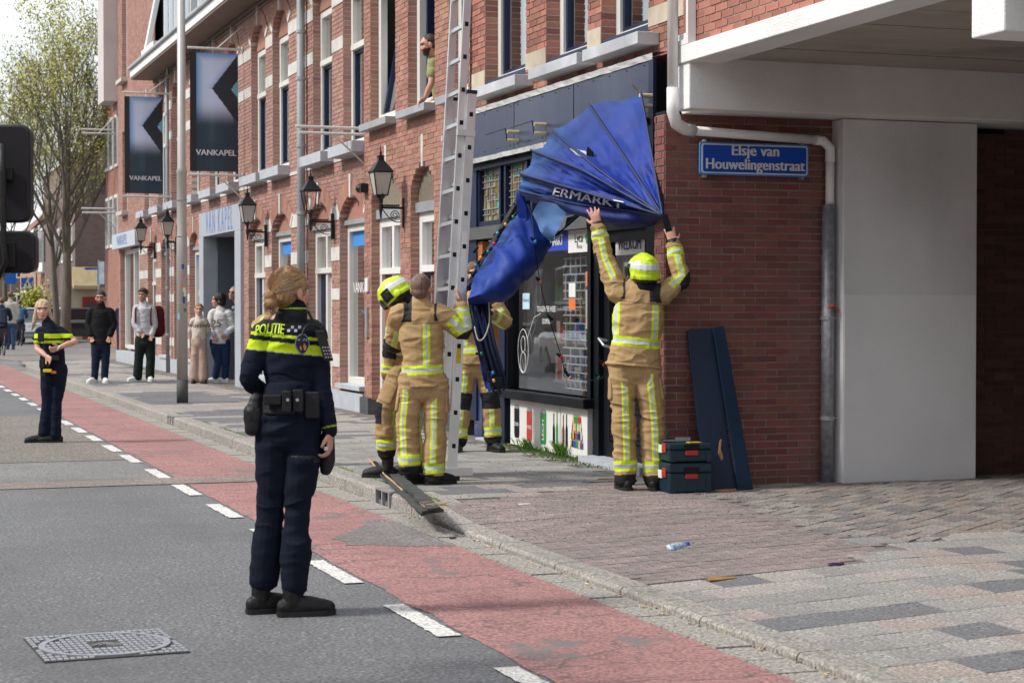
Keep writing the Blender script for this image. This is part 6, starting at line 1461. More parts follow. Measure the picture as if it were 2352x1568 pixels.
# ---- firefighter dress
def ff_jacket(D, verts=(-.13, .13), back=True, hemband=.115, stripe_side=None, **kw):
    k = D['k']; R_, F_ = np.array(D['lat']), np.array(D['F'])
    def fn(s):
        V = s.V; C_ = np.tile(TAN, (len(V), 1)); sp0 = np.array(D['spine'][0]); P = V-sp0; up_ = np.array((D['spine'][3]-D['spine'][0]).normalized()); lx = P@R_; lz = P@up_; ly = P@F_
        C_ *= (1+.05*np.sin(lz*31+lx*9))[:, None]
        to = s.names == 'torso'; zb = kw_hem+hemband
        top = (D['spine'][3]-D['spine'][0]).length
        for v in verts: band3(C_, to & (lz > zb) & (lz < top*.93) & (ly < .03 if back else ly > -.03), lx-v*k+.0*lz, .028*k)
        band3(C_, to, lz-zb, .036*k)
        yoke = to & (np.abs(lz-top*.93) < .004); C_[yoke] = TAN*.45
        for q in 'AB':
            a = s.names == 'sleeve'+q; sd_ = np.array(stripe_side[q] if stripe_side else -fw); ax = V-s.AX; e, w, s0 = D['el'+q], D['wr'+q], D['sh'+q]
            L1, L2 = (e-s0).length, (w-e).length; tot = (s0-s0.lerp(D['shm'], .35)).length+L1+L2*.96; dist_ = s.t*tot-(tot-L1-L2*.96)
            tg = np.array((w-s0).normalized()); cr = np.cross(tg, sd_); cr /= np.linalg.norm(cr)
            cc = ax@cr; ff = ax@sd_ > 0
            band3(C_, a & ff & (dist_ > L1*.35) & (dist_ < L1+L2*.78), cc, .024*k)
            band3(C_, a, dist_-(L1+L2*.80), .034*k)
            de = np.linalg.norm(V-np.array(e), axis=1); out_ = (V-np.array(e))@np.array((e-(s0+w)/2).normalized()); C_[a & (de < .10*k) & (out_ > .015)] = (.022, .022, .024)
            C_[a & (dist_ > L1+L2*.90)] = TAN*.75
        sh_p = to & (lz > top*.96) & (np.abs(lx) > .09*k); C_[sh_p] = (.03, .03, .032)
        return C_
    kw_hem = -kw.get('hem', .12)+0
    kw.setdefault('ru', (.215, .20, .18, .195)); kw.setdefault('rw', (.148, .14, .13, .135))
    ru, rw, hem = kw['ru'], kw['rw'], kw.get('hem', .12)
    o = garment_top(D, 'jacket', fn, ru, rw, hem=hem, sleeve=(.080, .068, .058), wr=.015, cuff=.92, collar=.078, extra=lambda S_: S_.limb('torso', [D['neck']-Vector((0, 0, .07*k)), D['neck']+Vector((0, 0, .004*k))], [.085*k, .078*k], [.085*k, .08*k], S=D['lat'], n=20), collar_h=.0)
    for q in 'AB':     # knitted cuffs
        if 'wr'+q in D:
            e, w = D['el'+q], D['wr'+q]; MB().tube([e.lerp(w, .88), e.lerp(w, 1.0), e.lerp(w, 1.13)], [.050*k, .042*k, .036*k], 14).build('knit_cuff', m_gear, D['root'], smooth=True)
    return o
def ff_trousers(D, off=(0, 0), face_dir=None, knees=False, **kw):
    k = D['k']; fd = np.array(face_dir if face_dir is not None else -fw)
    def fn(s):
        V = s.V; C_ = np.tile(TAN*.97, (len(V), 1)); C_ *= (1+.05*np.sin(V[:, 2]*37))[:, None]
        for q, o_ in zip('AB', off):
            a = s.names == 'leg'+q; h, kn, an = D['hip'+q], D['kn'+q], D['an'+q]; tot = (h-kn).length+(kn-an).length*.96
            ax = V-s.AX; lat = np.array(D['lat']); cc = ax@lat-o_*k
            band3(C_, a & (ax@fd > 0) & (s.t > .10) & (s.t < .88), cc, .025*k)
            band3(C_, a, (s.t-.90)*tot, .038*k)
            C_[a & (s.t > .975)] = (.02, .02, .02)
            if knees: C_[a & (s.t > .40) & (s.t < .62) & (ax@np.array(D['F']) > .0)] = (.022, .022, .026)
        return C_
    o = trousers(D, 'trousers', fn, rp=(.160, .112), legs=(.096, .088, .082), wr=.018, cuff=.96, wf=(7, 7, 17), **kw)
    for q in 'AB':     # cargo pocket with flap
        h, kn = D['hip'+q], D['kn'+q]; c = h.lerp(kn, .42); outw = D['lat']*(-1 if q == 'A' else 1); d = (kn-h).normalized(); F2 = d.cross(outw).normalized()
        pk_ = Shape(); pk_.limb('p', [c+outw*.088*k-d*.07*k, c+outw*.092*k+d*.07*k], [.07*k, .07*k], [.022*k, .022*k], S=F2, n=12); pk_.grow(D['vox'], 2, .004); pk_.colour(lambda s: np.tile(TAN*.93, (len(s.V), 1))); pk_.out('pocket', m_cloth, D['root'])
    return o
def helmet(D, k=1.0, lift=.035, band=True, side_mod=True):
    r_, f, u = D['hf']; c = D['head']+(u*lift-f*.012)*k; M3 = Matrix((r_, f, u)).transposed(); S = Shape(); rr = D['root']
    S.ball('h', c, .122*k, .150*k, .122*k, M3); S.ball('h', c-f*.03*k-u*.055*k, .112*k, .118*k, .075*k, M3); S.ball('h', c+f*.05*k-u*.01*k, .115*k, .105*k, .08*k, M3)
    S.limb('ridge', [c+(f*.10+u*.085)*k, c+(u*.115)*k, c+(f*-.11+u*.075)*k], [.03*k, .035*k, .03*k], [.012*k, .012*k, .012*k], S=r_)
    for s_ in (-1, 1): S.ball('knob', c+(r_*s_*.112-f*.045-u*.055)*k, .014*k, .032*k, .032*k, M3)
    S.grow(.006, 2)
    def fn(s):
        P = s.V-np.array(c); a, b, z = P@np.array(r_)/k, P@np.array(f)/k, P@np.array(u)/k; C_ = np.tile(YEL*np.array((.95, .98, 1)), (len(P), 1))
        if band: C_[(np.abs(z-.035-.1*b) < .024) & (b < .03)] = SIL*1.2
        if side_mod: C_[(np.abs(a) > .075) & (b > -.005) & (b < .085) & (z < .04) & (z > -.06)] = BLK
        C_[(z < -.075)] = BLK; C_[(b > .10) & (z < -.0)] = BLK
        C_[(np.abs(z-.035-.1*b) < .0265) & (np.abs(z-.035-.1*b) > .0235) & (b < .03)] = YEL*.5
        return C_
    S.colour(fn); h = S.out('helmet', m_plas, rr)
    n = Shape(); n.limb('n', [c+(-f*.06-u*.09)*k, c+(-f*.075-u*.16)*k, c+(-f*.07-u*.20)*k], [.085*k, .075*k, .07*k], [.04*k, .035*k, .03*k], S=r_); n.grow(.008, 2, .004); n.colour(lambda s: np.tile(BLK, (len(s.V), 1))); n.out('neck_guard', m_cloth, rr)
    g = MB(); rs = []
    for z, q in ((.01, 1.02), (-.03, 1.06), (-.07, 1.04)):
        rs.append([c+(r_*math.sin(t_)*.120*q+f*math.cos(t_)*.150*q+u*z)*k for t_ in [R(-62+i*124/12) for i in range(13)]])
    g.rings(rs, cap=False, closed=False).build('visor', glass('visor_clear', refl=1.2, trans=.85), h, smooth=True)
    for s_ in (-1, 1): MB().obox(c+(r_*s_*.118+f*.01-u*.04)*k, f*.05*k, u*.05*k, r_*s_*.012*k).build('lamp_clip', m_gear, h, bevel=.003)
def hair(D, col, parts, vox=.006, wr=.004, name='hair', wf=(60, 60, 12)):
    r_, f, u = D['hf']; c, k = D['head'], D['k']*1.05*D['hk']; M3 = Matrix((r_, f, u)).transposed(); S = Shape()
    for p in parts:
        if p[0] == 'b': S.ball('h', c+(r_*p[1]+f*p[2]+u*p[3])*k, p[4]*k, p[5]*k, p[6]*k, M3)
        else: S.limb('l', [c+(r_*q[0]+f*q[1]+u*q[2])*k for q in p[1]], [q*k for q in p[2]], [q*k for q in p[3]], S=r_)
    S.grow(vox, 1, wr, wf); col = np.array(col)
    def fn(s):
        n_ = np.array([noise.noise((p[0]*55, p[1]*55, p[2]*9)) for p in s.V]); return col*(1+.55*n_[:, None])
    S.colour(fn); return S.out(name, m_hair, D['root'])
def surface_text(D, garment, txt, centre, xdir, ydir, ndir, size, m, name='lettering', bend=0, off=.004, **kw):
    S = D[garment]; me = S.me; bv = BVHTree.FromPolygons([Vector(v) for v in S.V], [tuple(p.vertices) for p in me.polygons])
    vs, fs = text_geo(txt, size, **kw) if isinstance(txt, str) else txt
    mb = MB(); out_ = []; n = Vector(ndir)
    for x, y, z in vs:
        y2 = y+bend*x*x; zo = z; o = Vector(centre)+Vector(xdir)*x+Vector(ydir)*y2-n*.5; h = bv.ray_cast(o, n, 2.0)
        out_.append((h[0]-n*(off+zo)) if h[0] is not None else Vector(centre)+Vector(xdir)*x+Vector(ydir)*y2)
    mb.add(out_, fs); return mb.build(name, m, D['root'])
def gridpatch(w, h, nx, ny): 
    vs = [(-w/2+w*i/nx, -h/2+h*j/ny, 0) for j in range(ny+1) for i in range(nx+1)]; return vs, [(j*(nx+1)+i, j*(nx+1)+i+1, (j+1)*(nx+1)+i+1, (j+1)*(nx+1)+i) for j in range(ny) for i in range(nx)]
def const(c): return lambda s: np.tile(np.array(c), (len(s.V), 1)).astype(float)
A0 = 19.39
# ======== firefighter with both arms up at the awning, seen from behind
D = person('firefighter in tan suit and yellow helmet reaching up to the awning with both arms', 14.3,
    dict(head=(1476, 628), neck=(1470, 668, .02), shA=(1421, 672), shB=(1524, 676), elA=(1390, 598, .07), wrA=(1373, 520, .10), haA=(1362, 478, .12), elB=(1563, 640, .05), wrB=(1547, 560, .10), haB=(1537, 522, .14),
         hipA=(1428, 838), hipB=(1484, 838), knA=(1433, 968, .0), knB=(1498, 968, .0), anA=(1437, 1100), anB=(1503, 1102)), R(A0+2), R(A0-22), R(5), 1.02, vox=.0065,
    hands={'A': dict(pn=fw, curl=.25, spread=.16, thumb=1), 'B': dict(pn=fw, curl=.3, spread=.10)})
ff_jacket(D, verts=(-.155, .14), hem=.0, hemband=.175); ff_trousers(D, off=(.01, .01)); boots(D, (A0-12, A0+12), shaft=.2); helmet(D, 1.0)
MB().tube([D['hipB']+rt*.13-Vector((0, 0, .45)), D['hipB']+rt*.15-Vector((0, 0, .52)), D['hipB']+rt*.14-Vector((0, 0, .66))], [.03, .045, .02], 10, flat=.6).build('glove', mat('grey_glove', (.14, .12, .10), .8, .3, 20, bump=.5), D['root'], smooth=True)
# ======== bald firefighter steadying the ladder
D = person('bareheaded firefighter with shaved hair holding the ladder, seen from behind', 14.75,
    dict(head=(968, 663), neck=(966, 694, .02), shA=(918, 722), shB=(1012, 722), elA=(905, 790, .25), wrA=(925, 800, .48), elB=(1064, 762, .02), wrB=(1059, 702, .06), haB=(1054, 672, .10),
         hipA=(945, 880), hipB=(1000, 882), knA=(936, 975), knB=(1000, 985), anA=(940, 1078), anB=(996, 1100)), R(A0+12), R(A0+14), R(4), .98, vox=.0065, hands={'B': dict(pn=rt*-1+fw*.3, curl=.3, spread=.12, thumb=-1)})
ff_jacket(D, verts=(.03,), hem=.02, hemband=.13, ru=(.175, .17, .16, .18)); ff_trousers(D, off=(-.035, -.01)); boots(D, (A0+35, A0+60), shaft=.2)
hair(D, (.19, .115, .085), [('b', 0, -.020, .034, .0795, .092, .086), ('b', 0, -.045, -.02, .066, .062, .055)], wr=.0008)
# ======== firefighter in helmet stepping on the planks
D = person('firefighter in yellow helmet looking down, one boot raised over the planks', 15.35,
    dict(head=(908, 680, .05), neck=(932, 708, .06), shA=(915, 735, -.03), shB=(950, 735, .2), elA=(899, 800, -.05), wrA=(892, 862, -.02), haA=(889, 888), elB=(965, 800, .3), wrB=(960, 850, .3),
         hipA=(915, 872, -.03), hipB=(945, 872, .12), knA=(886, 942, -.05), knB=(945, 965, .2), anA=(888, 1040, -.02), anB=(950, 1072, .2)), R(A0-72), R(A0-75), R(-38), 1.0, vox=.0065, hands={'A': dict(pn=-rt, curl=.7)})
ff_jacket(D, verts=(.05,), hem=.03, hemband=.10, stripe_side={'A': -rt-fw*.3, 'B': -fw}, ru=(.15, .15, .145, .15), rw=(.14, .13, .125, .13)); ff_trousers(D, off=(.0, 0), face_dir=-fw, knees=True); boots(D, (A0-85, A0-70), shaft=.2); helmet(D, 1.0)
MB().box(*(lambda q: (q.x-.03, q.x+.03, q.y-.02, q.y+.02, q.z-.07, q.z+.05))(D['spine'][2]-rt*.12-fw*.11)).build('chest_radio', m_gear, D['root'], bevel=.006)
# ======== firefighter facing us behind the hanging awning
D = person('firefighter mostly hidden behind the hanging blue awning, facing the street', 18.1,
    dict(head=(1090, 632), neck=(1092, 668), shA=(1050, 700), shB=(1136, 700), elA=(1042, 755), wrA=(1075, 740, -.25), elB=(1163, 742, -.05), wrB=(1128, 722, -.28), hipA=(1073, 832), hipB=(1114, 832), knA=(1063, 922), knB=(1128, 922), anA=(1052, 1012), anB=(1132, 1010)), R(A0+178), R(A0+170), 0, .98, vox=.008)
ff_jacket(D, verts=(-.11, .11), back=False, hem=.01, hemband=.13); ff_trousers(D, off=(.0, .0), face_dir=-fw, knees=True); boots(D, (A0+190, A0+150), shaft=.2)
hair(D, (.14, .075, .04), [('b', 0, -.022, .045, .087, .10, .088), ('b', 0, -.05, -.01, .075, .06, .06)])
# ======== firefighter hidden behind the near policewoman, one padded elbow showing
D = person('firefighter standing hidden behind the near policewoman, only a padded shoulder showing', 16.5,
    dict(head=(655, 685), neck=(655, 712), shA=(615, 738), shB=(695, 738), elA=(592, 752, -.1), wrA=(622, 735, -.3), elB=(700, 800), wrB=(690, 850), hipA=(638, 850), hipB=(678, 850), knA=(645, 950), knB=(685, 950), anA=(645, 1040), anB=(690, 1042)), R(A0+120), R(A0+110), 0, .95, vox=.010)
ff_jacket(D, verts=(-.12, .12), hem=.0, hemband=.12); ff_trousers(D); boots(D, (A0+120, A0+120), shaft=.2); hair(D, (.1, .06, .04), [('b', 0, -.02, .04, .085, .10, .085)], vox=.01)
# ======== policewoman in front
D = person('policewoman with a blonde bun standing on the road with her back turned', 9.25,
    dict(head=(668, 668), neck=(672, 722, .0), shA=(608, 762), shB=(722, 764, .05), elA=(572, 868, -.02), wrA=(628, 925, .22), elB=(738, 890, .0), wrB=(758, 990, -.02), haB=(757, 1030, -.02),
         hipA=(632, 962), hipB=(702, 962), knA=(622, 1170, .02), knB=(683, 1175, -.02), anA=(604, 1350, .05), anB=(676, 1362, -.04)), R(A0+25), R(A0+42), R(2), .985, vox=.005, skin=np.array((.60, .33, .24)), hands={'B': dict(pn=-rt+fw*.2, curl=.75, spread=.05, thumb=1)})
def fn(s):
    V = s.V; C_ = np.tile(NAVY, (len(V), 1)); z = V[:, 2]; zz = lambda y: at(668, y, 9.25).z
    sl = (V@np.array(rt)-np.array(D['shm'])@np.array(rt))*.10
    C_[(z > zz(758))] = (.025, .027, .033)
    arm = np.char.startswith(s.names.astype(str), 'sleeve')
    inner = ~arm | (s.t < .45)
    zc = z+sl
    C_[inner & (zc < zz(769)) & (zc > zz(776))] = YEL; C_[inner & (zc < zz(787)) & (zc > zz(809))] = YEL
    C_[(zc > zz(809)-.004) & (zc < zz(809)) & inner] = SIL*.5
    C_[arm & (s.t > .965) & (s.t < .98)] = YEL*.6
    top = z > np.array(D['neck'])[2]+.028; C_[top & ~arm] = YEL*.8
    top = z > np.array(D['neck'])[2]+.034; C_[top & ~arm] = NAVY
    return C_
garment_top(D, 'shirt', fn, (.120, .130, .120, .140), (.100, .100, .095, .10), hem=-.10, sleeve=(.058, .048, .038), wr=.008, cuff=.97, collar=.070, vox=.0045, collar_h=.022)
trousers(D, 'trousers', const((.0045, .008, .020)), top=.12, rp=(.155, .130), legs=(.086, .066, .062), wr=.014, cuff=.87, vox=.0055, bag=.010, wf=(6, 6, 13))
boots(D, (A0+62, A0+72), shaft=.20, L=.275)
hair(D, (.30, .17, .075), [('b', 0, -.018, .032, .081, .101, .086), ('b', 0, -.05, -.02, .072, .064, .06), ('b', -.02, -.108, -.020, .032, .032, .030), ('b', -.015, -.115, -.055, .036, .030, .028),
    ('l', [(-.05, -.08, .03), (-.045, -.10, -.02), (-.04, -.11, -.05), (-.045, -.10, -.075)], [.02, .02, .016, .004], [.012, .012, .012, .003])], vox=.0042, wr=.005, wf=(42, 42, 10))
st_ = MB(); rnd = random.Random(21); r_, f_, u_ = D['hf']; hk = D['k']*1.05
for i in range(1300):
    a0 = rnd.uniform(.55, 2*math.pi-.55); e0 = rnd.uniform(-.35, 1.35); v0 = Vector((math.sin(a0)*math.cos(e0), math.cos(a0)*math.cos(e0), math.sin(e0))); v1 = Vector((-.12, -1, -.28)).normalized(); pp = []
    lift_ = rnd.uniform(.985, 1.03)
    for q in range(9):
        t_ = q/8; v = (v0*(1-t_)+v1*t_); v = v.normalized() if v.length > .05 else v1; v = v+Vector((0, 0, -.10))*math.sin(t_*math.pi)
        pp.append(D['head']+(r_*v.x*.0825+f_*(v.y*.103-.018)+u_*(v.z*.088+.031))*hk*lift_)
    st_.tube(pp, [.0006]+[.0014]*7+[.0006], 3, cap=False)
for i in range(160):
    p0 = D['head']+(r_*rnd.uniform(-.07, .02)-f_*rnd.uniform(.09, .12)-u_*rnd.uniform(.0, .08))*hk; st_.tube([p0, p0+Vector((rnd.uniform(-.015, .015), rnd.uniform(-.01, .01), -.03)), p0+Vector((rnd.uniform(-.03, .03), rnd.uniform(-.02, .02), -rnd.uniform(.03, .05)))], [.0012, .001, .0004], 3, cap=False)
st_.build('hair_strands', mat('strand_blonde', (.36, .22, .11), .45, .25, 20, island=.55, spec=.5), D['root'], kind='stuff')
bdir = rt; c = at(614, 755, 9.1)
surface_text(D, 'shirt', 'POLITIE', c, rt*.60+Vector((0, 0, .03)), Vector((0, 0, 1)), fw, .072, mat('hivis_print', tuple(YEL*.9), .6, .05), bold=.0025, bend=-.5, shear=.12, off=.014)
sq = ([], []); 
for i in range(4):
    for j in range(2):
        if (i+j) % 2 == 0:
            k0 = len(sq[0]); x0, y0 = i*.017, j*.017-.017; sq[0].extend([(x0, y0, 0), (x0+.014, y0, 0), (x0+.014, y0+.014, 0), (x0, y0+.014, 0)]); sq[1].append((k0, k0+1, k0+2, k0+3))
surface_text(D, 'shirt', sq, at(656, 754, 9.1), rt, Vector((0, 0, 1)), fw, .05, mat('silver_print', (.5, .5, .52), .5, .05), name='check_print')
# sleeve badge
cb_ = at(711, 790, 9.1); sd2 = (rt*.55-fw).normalized(); xd = (Vector((0, 0, 1)).cross(sd2)).normalized()*-1
def shield(w, h, n=8):
    vs = [(0, 0, 0)]; 
    for i in range(n*2+1):
        a = i/(n*2)*2*math.pi; x = math.sin(a); y = math.cos(a); vs.append((x*w*(1 if y > -.2 else 1-.45*(-y-.2)), y*h, 0))
    return vs, [(0, i, i+1) for i in range(1, n*2+1)]
surface_text(D, 'shirt', shield(.040, .052), cb_, xd*-1, Vector((0, 0, 1)), -sd2, 1, mat('badge_edge', (.45, .45, .5), .5), name='badge_border')
def lift(o, v): o.location = Vector(o.location)+v; return o
lift(surface_text(D, 'shirt', shield(.036, .048), cb_, xd*-1, Vector((0, 0, 1)), -sd2, 1, mat('badge_navy', (.01, .018, .07), .5), name='badge'), sd2*.002)
lift(surface_text(D, 'shirt', 'POLITIE', cb_+Vector((0, 0, .02)), xd*-1, Vector((0, 0, 1)), -sd2, .016, m_white), sd2*.004)
fl_ = ([(-.012, -.03, 0), (.016, -.03, 0), (.020, -.012, 0), (.004, .008, 0), (.006, -.008, 0), (-.006, .0, 0), (-.018, -.016, 0)], [(0, 1, 2, 4), (4, 2, 3), (0, 4, 5, 6)])
lift(surface_text(D, 'shirt', fl_, cb_+Vector((0, 0, .0)), xd*-1, Vector((0, 0, 1)), -sd2, 1, mat('flame_orange', (.7, .28, .04), .5), name='flame_emblem'), sd2*.004)
# radio on the shoulder with cable
rdp = at(747, 782, 9.18)
MB().obox(rdp-rt*.005-Vector((0, 0, .10))-fw*.015, rt*.045, fw*.035, Vector((0, 0, .15))-rt*.045).build('radio', m_gear, D['root'], bevel=.006)
for i in range(3):
    for j in range(4): MB().obox(rdp+rt*(.001+i*.013-j*.005)-Vector((0, 0, .085-j*.016))-fw*.019, rt*.007, fw*.006, (0, 0, .007)).build('radio_key', m_zinc, D['root'])
MB().cyl(rdp-rt*.035+Vector((0, 0, .045)), rdp-rt*.085+Vector((0, 0, .145)), .009, .006, 8).build('antenna', m_gear, D['root'])
cab = [at(735, 755, 9.2), at(722, 748, 9.15), at(705, 748, 9.08), at(695, 765, 9.06), at(692, 785, 9.06), at(697, 806, 9.07)]
MB().tube(catmull(cab), .005, 6).build('radio_cable', m_gear, D['root'], smooth=True)
# duty belt and gear
bc = D['spine'][0].lerp(D['spine'][1], .42); S_ = Shape(); S_.limb('b', [bc-Vector((0, 0, .03)), bc+Vector((0, 0, .03))], [.158, .150], [.132, .125], S=D['lat'], n=24, caps=False); S_.grow(.006, 1, .001); S_.colour(const(BLK)); S_.out('duty_belt', m_gear, D['root'])
def gear(px, py, w, h, d, nm, Z=9.13, m=None, tilt=0): c_ = at(px, py, Z); u_ = Vector((0, 0, 1))+rt*tilt; MB().obox(c_-rt*w/2-u_*h/2, rt*w, fw*d, u_*h).build(nm, m or m_gear, D['root'], bevel=.006)
gear(658, 922, .045, .105, .05, 'pouch', 9.08); gear(684, 920, .05, .11, .05, 'pouch', 9.09); gear(625, 918, .09, .05, .04, 'pouch', 9.10); gear(716, 930, .07, .13, .05, 'pouch', 9.13)
for px in (661, 683): c_ = at(px, 918, 9.07); MB().cyl(c_, c_-fw*.006, .008, n=10).build('snap_button', m_alu, D['root'])
S_ = Shape(); S_.limb('g', [at(582, 945, 9.2), at(578, 985, 9.2)], [.040, .032], [.05, .04]); S_.limb('g', [at(588, 915, 9.2), at(582, 945, 9.2)], [.03, .04]); S_.grow(.006, 2, .006, (25, 25, 25)); S_.colour(const(BLK)); S_.out('glove_pouch', m_gear, D['root'])
S_ = Shape(); S_.limb('h', [at(752, 1000, 9.28), at(752, 1055, 9.28), at(748, 1080, 9.28)], [.035, .040, .03], [.03, .03, .025], S=rt); S_.grow(.006, 2); S_.colour(const(BLK)); S_.out('holster', m_gear, D['root'])
lc = D['hipB'].lerp(D['knB'], .42); S_ = Shape(); S_.limb('s', [lc-Vector((0, 0, .02)), lc+Vector((0, 0, .02))], [.091, .093], n=20, caps=False); S_.grow(.006, 1); S_.colour(const(BLK)); S_.out('thigh_strap', m_gear, D['root'])
gear(748, 1030, .02, .02, .015, 'white_tag', 9.18, m_white)
S_ = Shape(); S_.limb('v', [at(744, 860, 9.35), at(745, 920, 9.35)], [.035, .03], [.05, .045], S=rt); S_.grow(.007, 2); S_.colour(const((.006, .01, .03))); S_.out('vest_pocket', m_cloth, D['root'])
# ======== policewoman at the left
D = person('policewoman with long blonde hair facing us, hand at her waist, by the cycle lane', 20.9,
    dict(head=(98, 712), neck=(104, 738), shA=(92, 762), shB=(137, 760), elA=(86, 800, -.08), wrA=(106, 818, -.20), elB=(172, 784, -.05), wrB=(138, 797, -.22), haB=(122, 803, -.26),
         hipA=(112, 852), hipB=(137, 852), knA=(109, 925), knB=(129, 925), anA=(101, 998), anB=(127, 1002)), R(A0-145), R(A0+168), R(-2), .95, vox=.0075, skin=np.array((.58, .33, .25)), hands={'B': dict(pn=-rt, curl=1.0)})
def fn(s):
    V = s.V; C_ = np.tile(NAVY, (len(V), 1)); z = V[:, 2]; zz = lambda y: at(110, y, 20.9).z
    sl = (V@np.array(rt)-np.array(D['shm'])@np.array(rt)); zc = z+sl*.0
    C_[(zc < zz(766)) & (zc > zz(776))] = YEL; C_[(zc < zz(781)) & (zc > zz(788))] = YEL*.9
    return C_
garment_top(D, 'shirt', fn, (.135, .14, .14, .15), (.11, .115, .12, .115), hem=-.04, sleeve=(.058, .055, .05), wr=.005, collar=.055, short=.62)
trousers(D, 'trousers', const((.006, .010, .024)), top=.08, rp=(.155, .135), legs=(.088, .066, .070), wr=.006)
boots(D, (A0-110, A0-100), shaft=.22, L=.29)
hair(D, (.50, .38, .26), [('b', 0, -.02, .040, .086, .102, .085), ('b', 0, -.05, -.02, .078, .065, .065), ('l', [(-.07, .0, .0), (-.085, .005, -.08), (-.085, .02, -.18), (-.07, .03, -.27)], [.02, .026, .026, .01], [.03, .03, .026, .01]), ('l', [(.07, -.01, .0), (.082, .0, -.08), (.10, .01, -.16), (.12, .0, -.22)], [.02, .024, .022, .008], [.03, .03, .024, .008])], vox=.0065, wr=.004)
g_ = lambda px, py, w, h, nm, m=m_gear, dz=-.17: MB().obox(at(px, py, 20.9+dz)-rt*w/2-Vector((0, 0, h/2)), rt*w, fw*.05, Vector((0, 0, h))).build(nm, m, D['root'], bevel=.004)
g_(93, 775, .06, .10, 'body_camera'); g_(102, 842, .10, .10, 'holster'); g_(96, 835, .06, .09, 'pouch', dz=-.2); g_(108, 851, .09, .035, 'taser', mat('taser_yellow', (.75, .55, .02), .4), dz=-.22); g_(122, 855, .05, .03, 'orange_tag', mat('orange_sticker'), dz=-.2); g_(112, 822, .20, .05, 'duty_belt')
MB().cyl(at(133, 798, 20.66), at(136, 800, 20.66), .030, n=12).build('wrist_watch', m_white, D['root'])
# ======== man at the upper window
D = person('bearded man in an olive t-shirt leaning out of the upper window', 21.78,
    dict(head=(984, 104), neck=(996, 125, .03), shA=(996, 147, -.02), shB=(1006, 147, .30), elA=(990, 192, -.10), wrA=(978, 223, -.08), haA=(970, 232, -.04), elB=(1012, 200, .25), wrB=(1001, 224, .20), haB=(993, 229, .18),
         hipA=(1018, 228, .1), hipB=(1024, 228, .35), pelvis=(1020, 228, .2)), R(A0-95), R(A0-100), R(-15), 1.0, vox=.005, lower=False, beard=(.035, .022, .016), hands={'A': dict(pn=(0, 0, -1), curl=.7), 'B': dict(pn=(0, 0, -1), curl=.7)})
garment_top(D, 't_shirt', const((.27, .28, .13)), (.17, .165, .16, .16), (.13, .13, .125, .125), hem=.0, sleeve=(.075, .07, .05), wr=.006, short=.55, collar=.06)
hair(D, (.035, .024, .02), [('b', 0, -.030, .040, .080, .090, .080), ('b', 0, -.05, -.01, .07, .055, .055)], vox=.007)
# ======== bystanders on the pavement
D = person('bearded man with glasses in a black jacket, hands in his pockets, on the pavement', 34.3,
    dict(head=(231, 688), neck=(231, 703), shA=(209, 716), shB=(253, 716), elA=(203, 745), wrA=(209, 770, -.08), elB=(261, 745), wrB=(253, 770, -.08), hipA=(222, 788), hipB=(241, 788), knA=(220, 830), knB=(242, 830), anA=(217, 868), anB=(240, 868)), R(A0+172), R(A0+178), 0, 1.02, vox=.009, beard=(.03, .02, .015), brow=(.02, .015, .01))
garment_top(D, 'jacket', const((.010, .010, .012)), (.20, .19, .175, .18), (.14, .13, .12, .12), hem=.02, sleeve=(.075, .066, .055), wr=.008, collar=.07)
trousers(D, 'trousers', const((.010, .017, .042)), legs=(.09, .075, .062)); boots(D, (A0+205, A0+155), m_white, shaft=0, name='shoe', col=m_white)
hair(D, (.025, .018, .015), [('b', 0, -.02, .048, .082, .10, .08)], vox=.01); r_, f_, u_ = D['hf']; c_ = D['head']
for s_ in (-1, 1): MB().tube([c_+r_*(s_*.034+.024*math.cos(t_))+u_*(.003+.02*math.sin(t_))+f_*.098 for t_ in [i*.5 for i in range(14)]], .004, 5).build('glasses', m_iron, D['root'])
D = person('young man in a pale sweatshirt with a dark red backpack on the pavement', 35.0,
    dict(head=(328, 681), neck=(329, 697), shA=(314, 708), shB=(349, 710), elA=(310, 745, -.05), wrA=(322, 762, -.12), elB=(355, 745), wrB=(349, 768, -.08), hipA=(323, 782), hipB=(343, 782), knA=(319, 825), knB=(346, 825), anA=(316, 866), anB=(344, 866)), R(A0+190), R(A0+190), 0, .99, vox=.009, skin=np.array((.42, .22, .15)))
garment_top(D, 'sweatshirt', const((.50, .50, .52)), (.16, .155, .15, .165), (.12, .115, .11, .11), hem=-.02, sleeve=(.070, .062, .05), wr=.008)
trousers(D, 'trousers', const((.012, .020, .018)), legs=(.10, .085, .08), bag=.005); boots(D, (A0+240, A0+160), m_white, shaft=0, name='shoe', col=m_white)
hair(D, (.03, .02, .016), [('b', 0, -.02, .050, .085, .10, .078), ('b', .0, .05, .075, .06, .04, .03)], vox=.01)
S_ = Shape(); c_ = at(363, 737, 35.2); S_.limb('b', [c_-Vector((0, 0, .19)), c_+Vector((0, 0, .17))], [.13, .12], [.15, .13], S=rt); S_.grow(.012, 2, .008); S_.colour(const((.10, .012, .02))); S_.out('backpack', m_cloth, D['root'])
for s_ in ('A', 'B'): MB().tube([D['sh'+s_]+Vector((0, 0, .06))-fw*.02, D['sh'+s_]-fw*.11-Vector((0, 0, .03)), D['sh'+s_]-fw*.12-Vector((0, 0, .25)), D['sh'+s_]+fw*.05-Vector((0, 0, .36))], .016, 6).build('backpack_strap', mat('maroon_strap', (.10, .012, .02)), D['root'])
